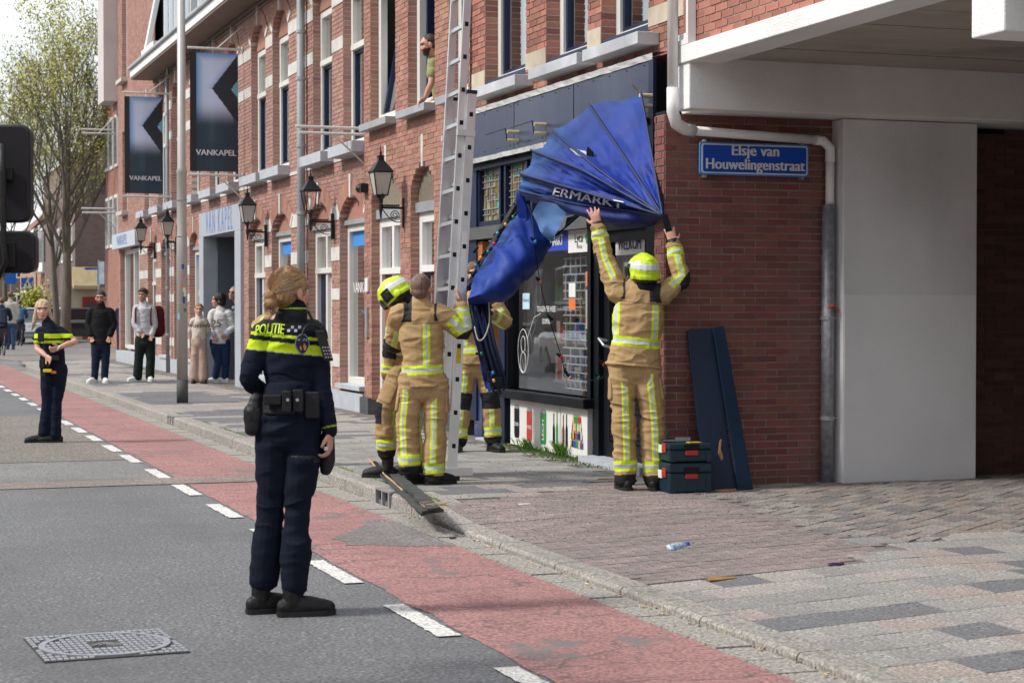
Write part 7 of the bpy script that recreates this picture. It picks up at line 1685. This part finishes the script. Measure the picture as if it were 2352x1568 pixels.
D = person('girl in a cream sweater and wide pink trousers beside the lamp post', 34.0,
    dict(head=(457, 714), neck=(458, 726), shA=(444, 737), shB=(471, 737), elA=(438, 762, .08), wrA=(450, 770, .2), elB=(478, 762, .08), wrB=(466, 770, .2), hipA=(451, 783), hipB=(464, 783), knA=(448, 828), knB=(466, 828), anA=(446, 868), anB=(466, 868)), R(A0+175), R(A0+170), 0, .86, vox=.009, skin=np.array((.58, .35, .27)))
garment_top(D, 'sweater', const((.55, .49, .42)), (.16, .155, .15, .16), (.12, .115, .11, .11), hem=-.03, sleeve=(.07, .065, .05), wr=.007)
surface_text(D, 'sweater', 'WEEKEND', D['spine'][2]+Vector((0, 0, .03)), rt, Vector((0, 0, 1)), fw, .085, mat('brown_print', (.15, .08, .05), .7), bold=.003, bend=.3)
trousers(D, 'trousers', const((.42, .30, .25)), top=.08, rp=(.15, .13), legs=(.095, .10, .12), wr=.008, cuff=.99, wf=(14, 14, 3)); boots(D, (A0+180, A0+150), shaft=0, name='shoe', L=.24)
hair(D, (.25, .14, .07), [('b', 0, -.02, .040, .082, .098, .080), ('b', 0, -.07, .05, .04, .04, .04)], vox=.01)
D = person('woman with a dark bob, white sweater and jeans standing in the stone portal', 34.3,
    dict(head=(501, 692), neck=(504, 709), shA=(489, 720), shB=(526, 720), elA=(482, 752, -.05), wrA=(490, 768, -.12), elB=(537, 750), wrB=(520, 766, -.12), hipA=(494, 788), hipB=(516, 788), knA=(500, 828, -.06), knB=(519, 828), anA=(494, 866, -.05), anB=(517, 866)), R(A0+165), R(A0-100), 0, 1.0, vox=.009)
def fn(s):
    C_ = np.tile(np.array((.62, .61, .60)), (len(s.V), 1)); C_[(np.char.startswith(s.names.astype(str), 'sleeve')) & (s.t > .9)] = (.6, .66, .8); return C_
garment_top(D, 'sweater', fn, (.18, .175, .165, .17), (.14, .13, .125, .125), hem=-.03, sleeve=(.078, .07, .05), wr=.010)
surface_text(D, 'sweater', '25', D['spine'][2]-rt*.06, rt, Vector((0, 0, 1)), fw, .20, mat('grey_print', (.18, .17, .15), .7, .5, 30), bold=.006)
trousers(D, 'trousers', const((.015, .035, .09)), legs=(.095, .075, .062)); boots(D, (A0-110, A0-60), m_white, shaft=0, name='shoe', col=m_white)
hair(D, (.022, .014, .014), [('b', 0, -.028, .030, .098, .108, .095), ('b', 0, -.05, -.04, .09, .075, .07)], vox=.01)
D = person('grey-haired man with glasses peering round the edge of the stone portal', 35.3,
    dict(head=(537, 676), neck=(545, 694), shA=(541, 706), shB=(568, 712, .25), elA=(547, 740), wrA=(552, 770), elB=(578, 740, .25), wrB=(575, 770, .2), hipA=(550, 785), hipB=(566, 785, .2), knA=(550, 828), knB=(566, 828, .2), anA=(549, 868), anB=(566, 868, .2)), R(A0+190), R(A0+205), 0, .98, vox=.009, roll=R(-10))
garment_top(D, 'shirt', lambda s: np.where((np.sin(s.V[:, 2]*70) > 0)[:, None], np.array((.02, .03, .06)), np.array((.35, .3, .28))), (.15, .15, .15, .16), (.12, .12, .12, .12), sleeve=(.07, .06, .05))
trousers(D, 'trousers', const((.02, .02, .022))); boots(D, (A0+180, A0+180), shaft=0, name='shoe'); hair(D, (.16, .15, .14), [('b', 0, -.03, .045, .083, .095, .080)], vox=.01)
r_, f_, u_ = D['hf']; c_ = D['head']
for s_ in (-1, 1): MB().tube([c_+r_*(s_*.034+.022*math.cos(t_))+u_*(.003+.018*math.sin(t_))+f_*.098 for t_ in [i*.5 for i in range(14)]], .003, 5).build('glasses', m_iron, D['root'])
D = person('passer-by in a navy jacket half hidden by the shop corner', 52.5, dict(head=(279, 695), neck=(281, 707), shA=(270, 713), shB=(292, 713), elA=(266, 735), wrA=(270, 755), elB=(294, 735), wrB=(292, 755), hipA=(276, 765), hipB=(286, 765), knA=(275, 795), knB=(286, 795), anA=(274, 822), anB=(286, 822)), R(A0), R(A0), 0, 1, vox=.016)
garment_top(D, 'jacket', const((.015, .03, .07)), (.18, .17, .17, .17), (.12, .12, .12, .12), vox=.016); trousers(D, 'trousers', const((.02, .03, .06)), vox=.016); boots(D, (A0, A0), shaft=0, name='shoe'); hair(D, (.1, .06, .04), [('b', 0, -.02, .04, .085, .10, .085)], vox=.014)
# ======== cyclists at the far left
def bicycle(label, px, py, D_, yaw, m):
    c_ = at(px, py, D_); c_.z = 0; t = thing('bicycle', label, 'bicycle', c_, 'bicycles ridden away down the cycle lane'); f_ = Vector((math.sin(yaw), math.cos(yaw), 0)); r2 = Vector((f_.y, -f_.x, 0)); q = lambda a, z: c_+f_*a+Vector((0, 0, z))
    for a in (-.53, .53):
        w = MB().tube([q(a, .34)+f_*.33*math.cos(t_)+Vector((0, 0, .33*math.sin(t_))) for t_ in [i*math.pi/14 for i in range(29)]], .02, 6).build('wheel', m_black, t); sp_ = MB()
        for i in range(10): sp_.tube([q(a, .34), q(a, .34)+f_*.32*math.cos(i*.628)+Vector((0, 0, .32*math.sin(i*.628)))], .002, 3)
        sp_.build('spokes', m_alu, w, kind='stuff')
    fr_ = MB()
    for a, b_ in (((-.53, .34), (-.05, .30)), ((-.05, .30), (-.2, .85)), ((-.05, .30), (.36, .85)), ((-.53, .34), (-.18, .78)), ((-.18, .78), (.36, .82)), ((.36, .95), (.53, .34))): fr_.tube([q(*a), q(*b_)], .018, 6)
    fr_.build('frame', m, t); MB().ell(q(-.22, .93), .1, .13, .035).build('saddle', m_black, t); MB().tube([q(.3, 1.02)-r2*.28, q(.38, 1.05), q(.3, 1.02)+r2*.28], .014, 6).build('handlebar', m_alu, t)
    MB().box(*(lambda v: (v.x-.15, v.x+.15, v.y-.1, v.y+.1, v.z-.16, v.z+.12))(q(-.5, .72))).build('pannier', mat('pannier_dark', (.03, .035, .05)), t); MB().obox(q(-.88, .68)-r2*.03, r2*.06, f_*.02, (0, 0, .05)).build('tail_light', mat('lamp_red', (.4, .01, .01)), t)
    return t
def rider(label, px, py, Z, jc, tc, hc, vox=.016):
    s_ = FPX/Z; X = lambda a, b, d=0: (px+a*s_, py-b*s_, d)
    D = person(label, Z, dict(head=X(0, 1.62, .1), neck=X(0, 1.46), shA=X(-.2, 1.36), shB=X(.2, 1.36), elA=X(-.28, 1.12, .15), wrA=X(-.24, 1.05, .42), elB=X(.28, 1.12, .15), wrB=X(.24, 1.05, .42), hipA=X(-.09, .92, -.2), hipB=X(.09, .92, -.2), knA=X(-.11, .62, .2), knB=X(.11, .70, .2), anA=X(-.11, .22, .0), anB=X(.11, .35, .05)), R(A0-22), R(A0-22), 0, 1, vox=vox)
    garment_top(D, 'jacket', const(jc), (.19, .18, .18, .18), (.13, .13, .13, .12), vox=vox, sleeve=(.075, .065, .05)); trousers(D, 'trousers', const(tc), vox=vox); boots(D, (A0-20, A0-20), shaft=0, name='shoe'); hair(D, hc, [('b', 0, -.02, .03, .088, .105, .092)], vox=.014)
for i, (px, py, Z, jc, tc, hc, l1, l2) in enumerate(((4, 812, 58, (.02, .03, .05), (.015, .02, .04), (.12, .08, .05), 'cyclist in a dark jacket cut off by the left edge', 'dark bicycle nearest the left edge'),
      (45, 792, 72, (.06, .12, .22), (.02, .03, .06), (.14, .09, .05), 'cyclist in a denim blue jacket riding away, right of the other two', 'bicycle under the rider in denim blue'))):
    bicycle(l2, px, py, Z, R(A0-22), m_dark); rider(l1, px, py, Z, jc, tc, hc)
D = person('tall walker in a beige jacket and jeans among the cyclists', 66, dict(head=(24, 678), neck=(24, 690), shA=(11, 698), shB=(37, 698), elA=(7, 718), wrA=(10, 735), elB=(40, 718), wrB=(37, 735), hipA=(19, 742), hipB=(29, 742), knA=(18, 768), knB=(30, 768), anA=(18, 795), anB=(31, 793)), R(A0-20), R(A0-20), 0, 1.1, vox=.016)
garment_top(D, 'jacket', const((.42, .38, .32)), (.19, .18, .18, .18), (.13, .13, .13, .12), vox=.016); trousers(D, 'trousers', const((.04, .07, .15)), vox=.016); boots(D, (A0-20, A0-20), shaft=0, name='shoe'); hair(D, (.12, .07, .05), [('b', 0, -.02, .03, .088, .105, .092)], vox=.014)
# ---------------------------------------------------------------- the torn blue awning
aw = thing('torn_awning', 'torn bright blue fan-shaped awning hanging off the shop front', 'awning', (6.1, 15.5, 2.2))
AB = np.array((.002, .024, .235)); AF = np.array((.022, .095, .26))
m_canvas = mat('awning_canvas', rough=.62, var=.13, scale=2.2, attr=True, bump=.35, bscale=14, spec=.35, dirt=.30, dirtcol=(.02, .035, .09))
m_rib = mat('awning_rib', (.012, .025, .09), .5, .1, 4)
def zx(x, y, X): return onX(x, y, X)
def sheet(rows, name, colfn=None, nu=10, nv=10, fold=0, seed=0, thick=0, parent=aw):
    """smooth cloth through a grid of control points (rows of equal length)"""
    R1 = [catmull(r_, nu) for r_ in rows]; cols = list(zip(*R1)); cols = [catmull(c_, nv) for c_ in cols]; rs = [list(r_) for r_ in zip(*cols)]
    N, M_ = len(rs), len(rs[0]); src = [list(r_) for r_ in rs]
    mb = MB()
    for i in range(N):
        for j in range(M_):
            p = src[i][j]; a = src[min(i+1, N-1)][j]-src[max(i-1, 0)][j]; b = src[i][min(j+1, M_-1)]-src[i][max(j-1, 0)]; n = a.cross(b); n = n.normalized() if n.length > 1e-9 else Vector((-1, 0, 0))
            rs[i][j] = (p, n, i/(N-1), j/(M_-1))
    for i in range(N):
        for j in range(M_):
            p, n, u, v = rs[i][j]; f_ = fold(u, v) if callable(fold) else 0
            f_ += .010*noise.noise(p*5+Vector((seed, 0, 0)))+.006*noise.noise(p*14); rs[i][j] = p+n*f_
    mb.rings(rs, cap=False, closed=False); o = mb.build(name, m_canvas, parent, smooth=True)
    me = o.data; ca = me.color_attributes.new('Col', 'FLOAT_COLOR', 'POINT'); arr = []
    k = 0
    for i in range(N):
        for j in range(M_): c_ = colfn(i/(N-1), j/(M_-1), rs[i][j]) if colfn else AB; arr.extend((*c_, 1)); k += 1
    ca.data.foreach_set('color', arr); return o
# fan: ribs all start at the pivot by the door post
AP = zx(1525, 496, 5.87)
tips = [((1475, 214), 6.12), ((1355, 240), 5.92), ((1268, 298), 5.68), ((1222, 345), 5.58), ((1192, 398), 5.52), ((1190, 438), 5.55)]
ribs = []
mids = [((1500, 352), 5.98), ((1440, 366), 5.86), ((1380, 392), 5.62), ((1340, 392), 5.50), ((1330, 438), 5.50), ((1330, 470), 5.60)]
for (t_, tx), (m_, mx_) in zip(tips, mids):
    T_ = zx(*t_, tx); M_ = zx(*m_, mx_); ribs.append([AP, AP.lerp(M_, .5)+(M_-AP).cross(Vector((0, 0, 1))).normalized()*0, M_, M_.lerp(T_, .5), T_])
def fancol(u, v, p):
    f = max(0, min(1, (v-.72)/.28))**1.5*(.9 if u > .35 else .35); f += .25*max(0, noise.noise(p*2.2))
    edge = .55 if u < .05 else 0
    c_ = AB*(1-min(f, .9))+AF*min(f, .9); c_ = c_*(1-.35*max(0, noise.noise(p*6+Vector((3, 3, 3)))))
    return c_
rib_of = lambda i: i
def scallop(u, v):      # cloth sags between ribs
    n = len(ribs)-1; q = (u*n) % 1.0; return -.055*math.sin(math.pi*q)*min(1, v*1.6)+(.02*math.sin(v*34+u*40)*max(0, v-.7))
def gapsag(u, v): return .022*math.sin(math.pi*u)*min(1, v*1.8)*(.5+.5*v)
for gi in range(len(ribs)-1):
    rows = [[a_.lerp(b_, q_) for a_, b_ in zip(ribs[gi], ribs[gi+1])] for q_ in (0, .5, 1)]
    def fold_(u, v, gi=gi):
        w_ = math.sin(math.pi*u); g_ = noise.noise(Vector((u*2.2+gi*7, v*3.5, gi)))
        return gapsag(u, v)+w_*(.045*g_+.022*abs(noise.noise(Vector((u*5+gi, v*13+u*5, 2))))*(1 if gi < 2 else 1.8)+.012*math.sin(v*30+u*9+gi)*max(0, v-.55)*(gi > 0))
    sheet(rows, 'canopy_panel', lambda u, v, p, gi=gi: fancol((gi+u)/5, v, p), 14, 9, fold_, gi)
for r_ in ribs: MB().tube([p-Vector((.012, .0, -.004)) for p in catmull(r_, 8)], .010, 6).build('rib', m_rib, aw, smooth=True)
# lower valance with the lettering, a dark rolled fold under the fan
val = [[ribs[5][0], ribs[5][1], ribs[5][2], ribs[5][3], ribs[5][4]], [zx(1500, 512, 5.95), zx(1440, 508, 5.75), zx(1330, 490, 5.58), zx(1262, 460, 5.56), zx(1196, 448, 5.56)], [zx(1498, 520, 6.0), zx(1440, 522, 5.85), zx(1330, 496, 5.68), zx(1264, 478, 5.62), zx(1200, 455, 5.60)]]
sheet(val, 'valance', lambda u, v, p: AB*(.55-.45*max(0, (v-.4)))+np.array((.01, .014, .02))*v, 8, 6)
# lettering on the lowest canopy panel
vs, fs = text_geo('ERMARKT', .165, bold=.003, shear=.1); x0, x1 = min(v[0] for v in vs), max(v[0] for v in vs)
q00, q10 = zx(1268, 450, 5.44), zx(1434, 482, 5.52); q01, q11 = zx(1272, 428, 5.42), zx(1432, 462, 5.50)
cp = [o for o in aw.children if o.name.startswith('canopy_panel')]
cbv = [BVHTree.FromPolygons([v.co.copy() for v in o.data.vertices], [tuple(p.vertices) for p in o.data.polygons]) for o in cp]
def on_canopy(d_, back, fall):
    d_ = d_.normalized(); best = None
    for bv in cbv:
        h_ = bv.ray_cast(CAM, d_, 40)
        if h_[0] is not None and (best is None or h_[3] < best): best = h_[3]
    return CAM+d_*((best if best is not None else (fall-CAM).length)-back)
pts = []
for x, y, z in vs:
    a_ = (x-x0)/(x1-x0); b_ = (y+.06)/.13; f_ = q00.lerp(q10, a_).lerp(q01.lerp(q11, a_), b_); pts.append(on_canopy(f_-CAM, .05+z*3, f_))
MB().add(pts, fs).build('lettering', mat('awning_white', (.62, .64, .68), .6, .15, 9), aw)
# the tear in the canopy with the light through it painted as a pale patch, and the dark bracket poking out
tq = [on_canopy(ray(*q), .014, zx(*q, 5.52)) for q in ((1308, 341), (1322, 343), (1345, 347), (1352, 356), (1340, 362), (1324, 356))]
MB().poly(tq).build('tear', mat('tear_pale', (.42, .44, .46), .7, .4, 20), aw)
c_ = on_canopy(ray(1346, 356), .03, zx(1346, 356, 5.42)); MB().obox(c_, (.03, -.05, -.05), (.02, .03, .0), (.0, -.03, .07)).build('bracket', m_dark, aw, bevel=.004)
# left part: the canvas slung from the broken frame bar, held at its lower end
fr0, fr1 = zx(1196, 452, 5.52), at(1074, 662, 15.3)
bar = [fr0, fr0.lerp(fr1, .35), fr0.lerp(fr1, .7), fr1]
MB().beam(fr0, fr1, .035, .055).build('frame_bar', mat('old_bar', (.035, .03, .028), .8, .4, 14, bump=.8, bscale=30), aw, bevel=.004)
rnd = random.Random(2)
fz = MB()
for i in range(70):
    p = fr0.lerp(fr1, rnd.random())+Vector((rnd.uniform(-.03, .03), rnd.uniform(-.03, .03), rnd.uniform(-.04, .03))); d_ = Vector((rnd.uniform(-1, 1), rnd.uniform(-1, 1), rnd.uniform(-1, .4)))*.05; fz.tube([p, p+d_, p+d_*1.6+Vector((0, 0, -.02))], [.010, .007, .003], 4)
fz.build('frayed_edge', mat('frayed_dark', (.015, .02, .035), .9, .4, 9), aw, kind='stuff')
P_ = lambda x, y, d: at(x, y, d)
slv = [[P_(1208, 462, 15.6), P_(1182, 500, 15.5), P_(1150, 535, 15.4), P_(1112, 592, 15.3), P_(1078, 650, 15.2)],
       [P_(1222, 490, 15.5), P_(1200, 530, 15.3), P_(1166, 566, 15.1), P_(1128, 622, 15.0), P_(1082, 668, 15.05)],
       [P_(1243, 528, 15.4), P_(1222, 575, 15.15), P_(1188, 612, 14.95), P_(1140, 660, 14.9), P_(1074, 688, 15.0)],
       [P_(1262, 556, 15.5), P_(1235, 605, 15.3), P_(1200, 645, 15.15), P_(1150, 688, 15.1), P_(1082, 696, 15.15)],
       [P_(1270, 560, 15.8), P_(1238, 612, 15.7), P_(1202, 650, 15.5), P_(1152, 694, 15.4), P_(1090, 698, 15.4)]]
def slcol(u, v, p):
    g_ = .5+.5*noise.noise(Vector((u*2, v*9, 2))); f = .25*g_+(.35 if u < .1 else 0)+(.5*max(0, v-.85)/.15 if u < .3 else 0); return (AB*1.0)*(1-f)+AF*f
sheet(slv, 'sleeve_panel', slcol, 9, 9, lambda u, v: .016*math.sin(v*26+u*6+3*noise.noise(Vector((u*3, v*4, 0))))*(1-u*.6)+.022*noise.noise(Vector((u*4, v*15, 3)))+.02*noise.noise(Vector((u*2, v*5, 7))), 4)
# pale underside flap between bar and fan
inn = [[P_(1240, 462, 15.75), P_(1268, 466, 15.7), P_(1304, 476, 15.6)], [P_(1222, 490, 15.8), P_(1255, 505, 15.7), P_(1292, 508, 15.6)], [P_(1218, 520, 15.8), P_(1246, 532, 15.6), P_(1276, 538, 15.5)], [P_(1243, 540, 15.65), P_(1256, 548, 15.55), P_(1268, 556, 15.55)]]
sheet(inn, 'underside_flap', lambda u, v, p: np.array((.10, .24, .52))*(.9+.3*noise.noise(p*4)), 9, 8)
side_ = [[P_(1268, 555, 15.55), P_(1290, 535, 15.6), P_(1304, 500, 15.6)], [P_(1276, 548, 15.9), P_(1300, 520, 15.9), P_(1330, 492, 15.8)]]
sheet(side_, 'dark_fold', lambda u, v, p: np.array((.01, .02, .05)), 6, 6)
for a, b_ in (((1262, 470), (1215, 536)), ((1340, 486), (1276, 542)), ((1215, 470), (1232, 530))): MB().tube([P_(*a, 15.9), P_(*b_, 15.8)], .009, 6).build('frame_rod', m_dark, aw)
# torn rag hanging at the hinge
rag = [[P_(1188, 440, 15.45), P_(1196, 446, 15.4), P_(1206, 452, 15.4)], [P_(1190, 470, 15.45), P_(1204, 480, 15.4), P_(1216, 490, 15.45)], [P_(1200, 520, 15.5), P_(1212, 530, 15.4), P_(1222, 536, 15.45)]]
sheet(rag, 'torn_rag', lambda u, v, p: AB*.9, 5, 7, lambda u, v: .02*math.sin(v*14))
# folded bundle of canvas and ribs hanging down to the pavement
bun = [[P_(1078, 690, 15.35), P_(1100, 690, 15.3), P_(1122, 692, 15.35)], [P_(1092, 760, 15.35), P_(1108, 760, 15.25), P_(1126, 762, 15.35)], [P_(1108, 830, 15.4), P_(1124, 832, 15.3), P_(1142, 832, 15.4)], [P_(1122, 890, 15.4), P_(1140, 895, 15.3), P_(1162, 890, 15.4)]]
sheet(bun, 'hanging_bundle', lambda u, v, p: AB*(.55+.45*noise.noise(Vector((v*9, u, 0)))), 10, 8, lambda u, v: .03*math.sin(v*22))
for a, b_ in (((1082, 700), (1136, 908)), ((1094, 700), (1150, 905)), ((1106, 700), (1158, 895)), ((1116, 700), (1164, 888))): MB().tube([P_(*a, 15.22), P_((a[0]+b_[0])/2-3, (a[1]+b_[1])/2, 15.2), P_(*b_, 15.25)], .013, 7).build('folded_rib', mat('dark_rib', (.02, .03, .06), .5), aw, smooth=True)
MB().obox(P_(1130, 890, 15.2), rt*.09, fw*.05, Vector((0, 0, .09))).build('rib_bracket', m_dark, aw, bevel=.01)
ls = [P_(1122, 690, 15.15), P_(1124, 740, 15.1), P_(1112, 775, 15.1), P_(1098, 780, 15.1), P_(1090, 750, 15.15)]; MB().tube(catmull(ls), .006, 6).build('loose_cord', mat('pale_cord', (.45, .43, .38)), aw, smooth=True)
tipf = [[P_(1124, 852, 15.3), P_(1130, 856, 15.25)], [P_(1118, 880, 15.3), P_(1130, 890, 15.25)], [P_(1122, 898, 15.3), P_(1126, 904, 15.25)]]
sheet([[r_[0], r_[0].lerp(r_[1], .5), r_[1]] for r_ in tipf], 'loose_tip', lambda u, v, p: AB*1.2, 4, 6)
# ---------------------------------------------------------------- string of coloured bulbs
sg_ = thing('light_string', 'string of coloured bulbs drooping from the torn awning across the shop window', 'string lights', P_(1150, 540, 15.2))
m_b = dict(g=mat('bulb_green', (.0, .16, .09), .15, spec=.8), o=mat('bulb_orange', (.75, .28, .02), .15, spec=.8), b=mat('bulb_blue', (.02, .22, .45), .15, spec=.8), r=mat('bulb_red', (.5, .01, .02), .15, spec=.8), k=m_dark)
def bulb(px, py, D_, c_, dr=(0, 0, -1)):
    p = P_(px, py, D_); d_ = Vector(dr).normalized(); s_ = MB().cyl(p, p-d_*.035, .013, .011, 8).build('socket', m_dark, sg_)
    MB().ell(p+d_*.015, .015, .015, .017, 10, 8).build('bulb', m_b[c_], s_, smooth=True)
for px, py, c_ in ((1182, 495, 'g'), (1164, 512, 'o'), (1146, 532, 'b'), (1138, 556, 'r'), (1124, 575, 'g'), (1107, 588, 'o'), (1096, 606, 'b'), (1088, 628, 'k'), (1092, 574, 'k')): bulb(px, py, 15.15, c_, -rt*.4+Vector((0, 0, -.5)))
wire = [P_(*q) for q in ((1212, 470, 15.2), (1222, 500, 15.05), (1228, 552, 15.0), (1233, 600, 15.2), (1240, 645, 15.4), (1252, 700, 15.7), (1264, 740, 15.9), (1280, 790, 16), (1292, 830, 16.0), (1300, 858, 16.0), (1330, 866, 15.9), (1362, 873, 15.8), (1385, 866, 15.6), (1395, 840, 15.4), (1400, 825, 15.2), (1392, 818, 15.1))]
MB().tube(catmull(wire, 6), .004, 5).build('wire', m_dark, sg_, smooth=True)
for px, py, D_, c_ in ((1226, 552, 15.0, 'b'), (1238, 644, 15.4, 'o'), (1264, 730, 15.9, 'k'), (1286, 818, 16, 'r'), (1302, 856, 16.0, 'b'), (1307, 864, 15.95, 'o'), (1372, 864, 15.7, 'g'), (1384, 834, 15.4, 'r')): bulb(px, py, D_, c_, rt*.5-Vector((0, 0, .5)))
for px, py, c_ in ((1102, 812, 'g'), (1128, 856, 'b'), (1130, 874, 'o')): bulb(px, py, 15.12, c_, rt*.6)
cl_ = [P_(1298+3*math.sin(i*1.1), 835+i*1.6+4*math.cos(i*1.1), 15.95) for i in range(18)]; MB().tube(cl_, .004, 4).build('wire_tangle', m_dark, sg_)
# wire twig on the fascia
tw = MB().tube([onX(1440, 178, FX-.2), onX(1452, 195, FX-.24), onX(1466, 210, FX-.2), onX(1478, 215, FX-.2)], [.004, .005, .007, .007], 5).build('twig', mat('twig_brown', (.10, .08, .05)), None); tag(tw, 'thin dead twig sticking up above the awning corner', 'twig')

MB().beam(AP+Vector((0, 0, .01)), at(1537, 532, 14.35), .022, .05).build('end_bracket', m_dark, aw, bevel=.003)
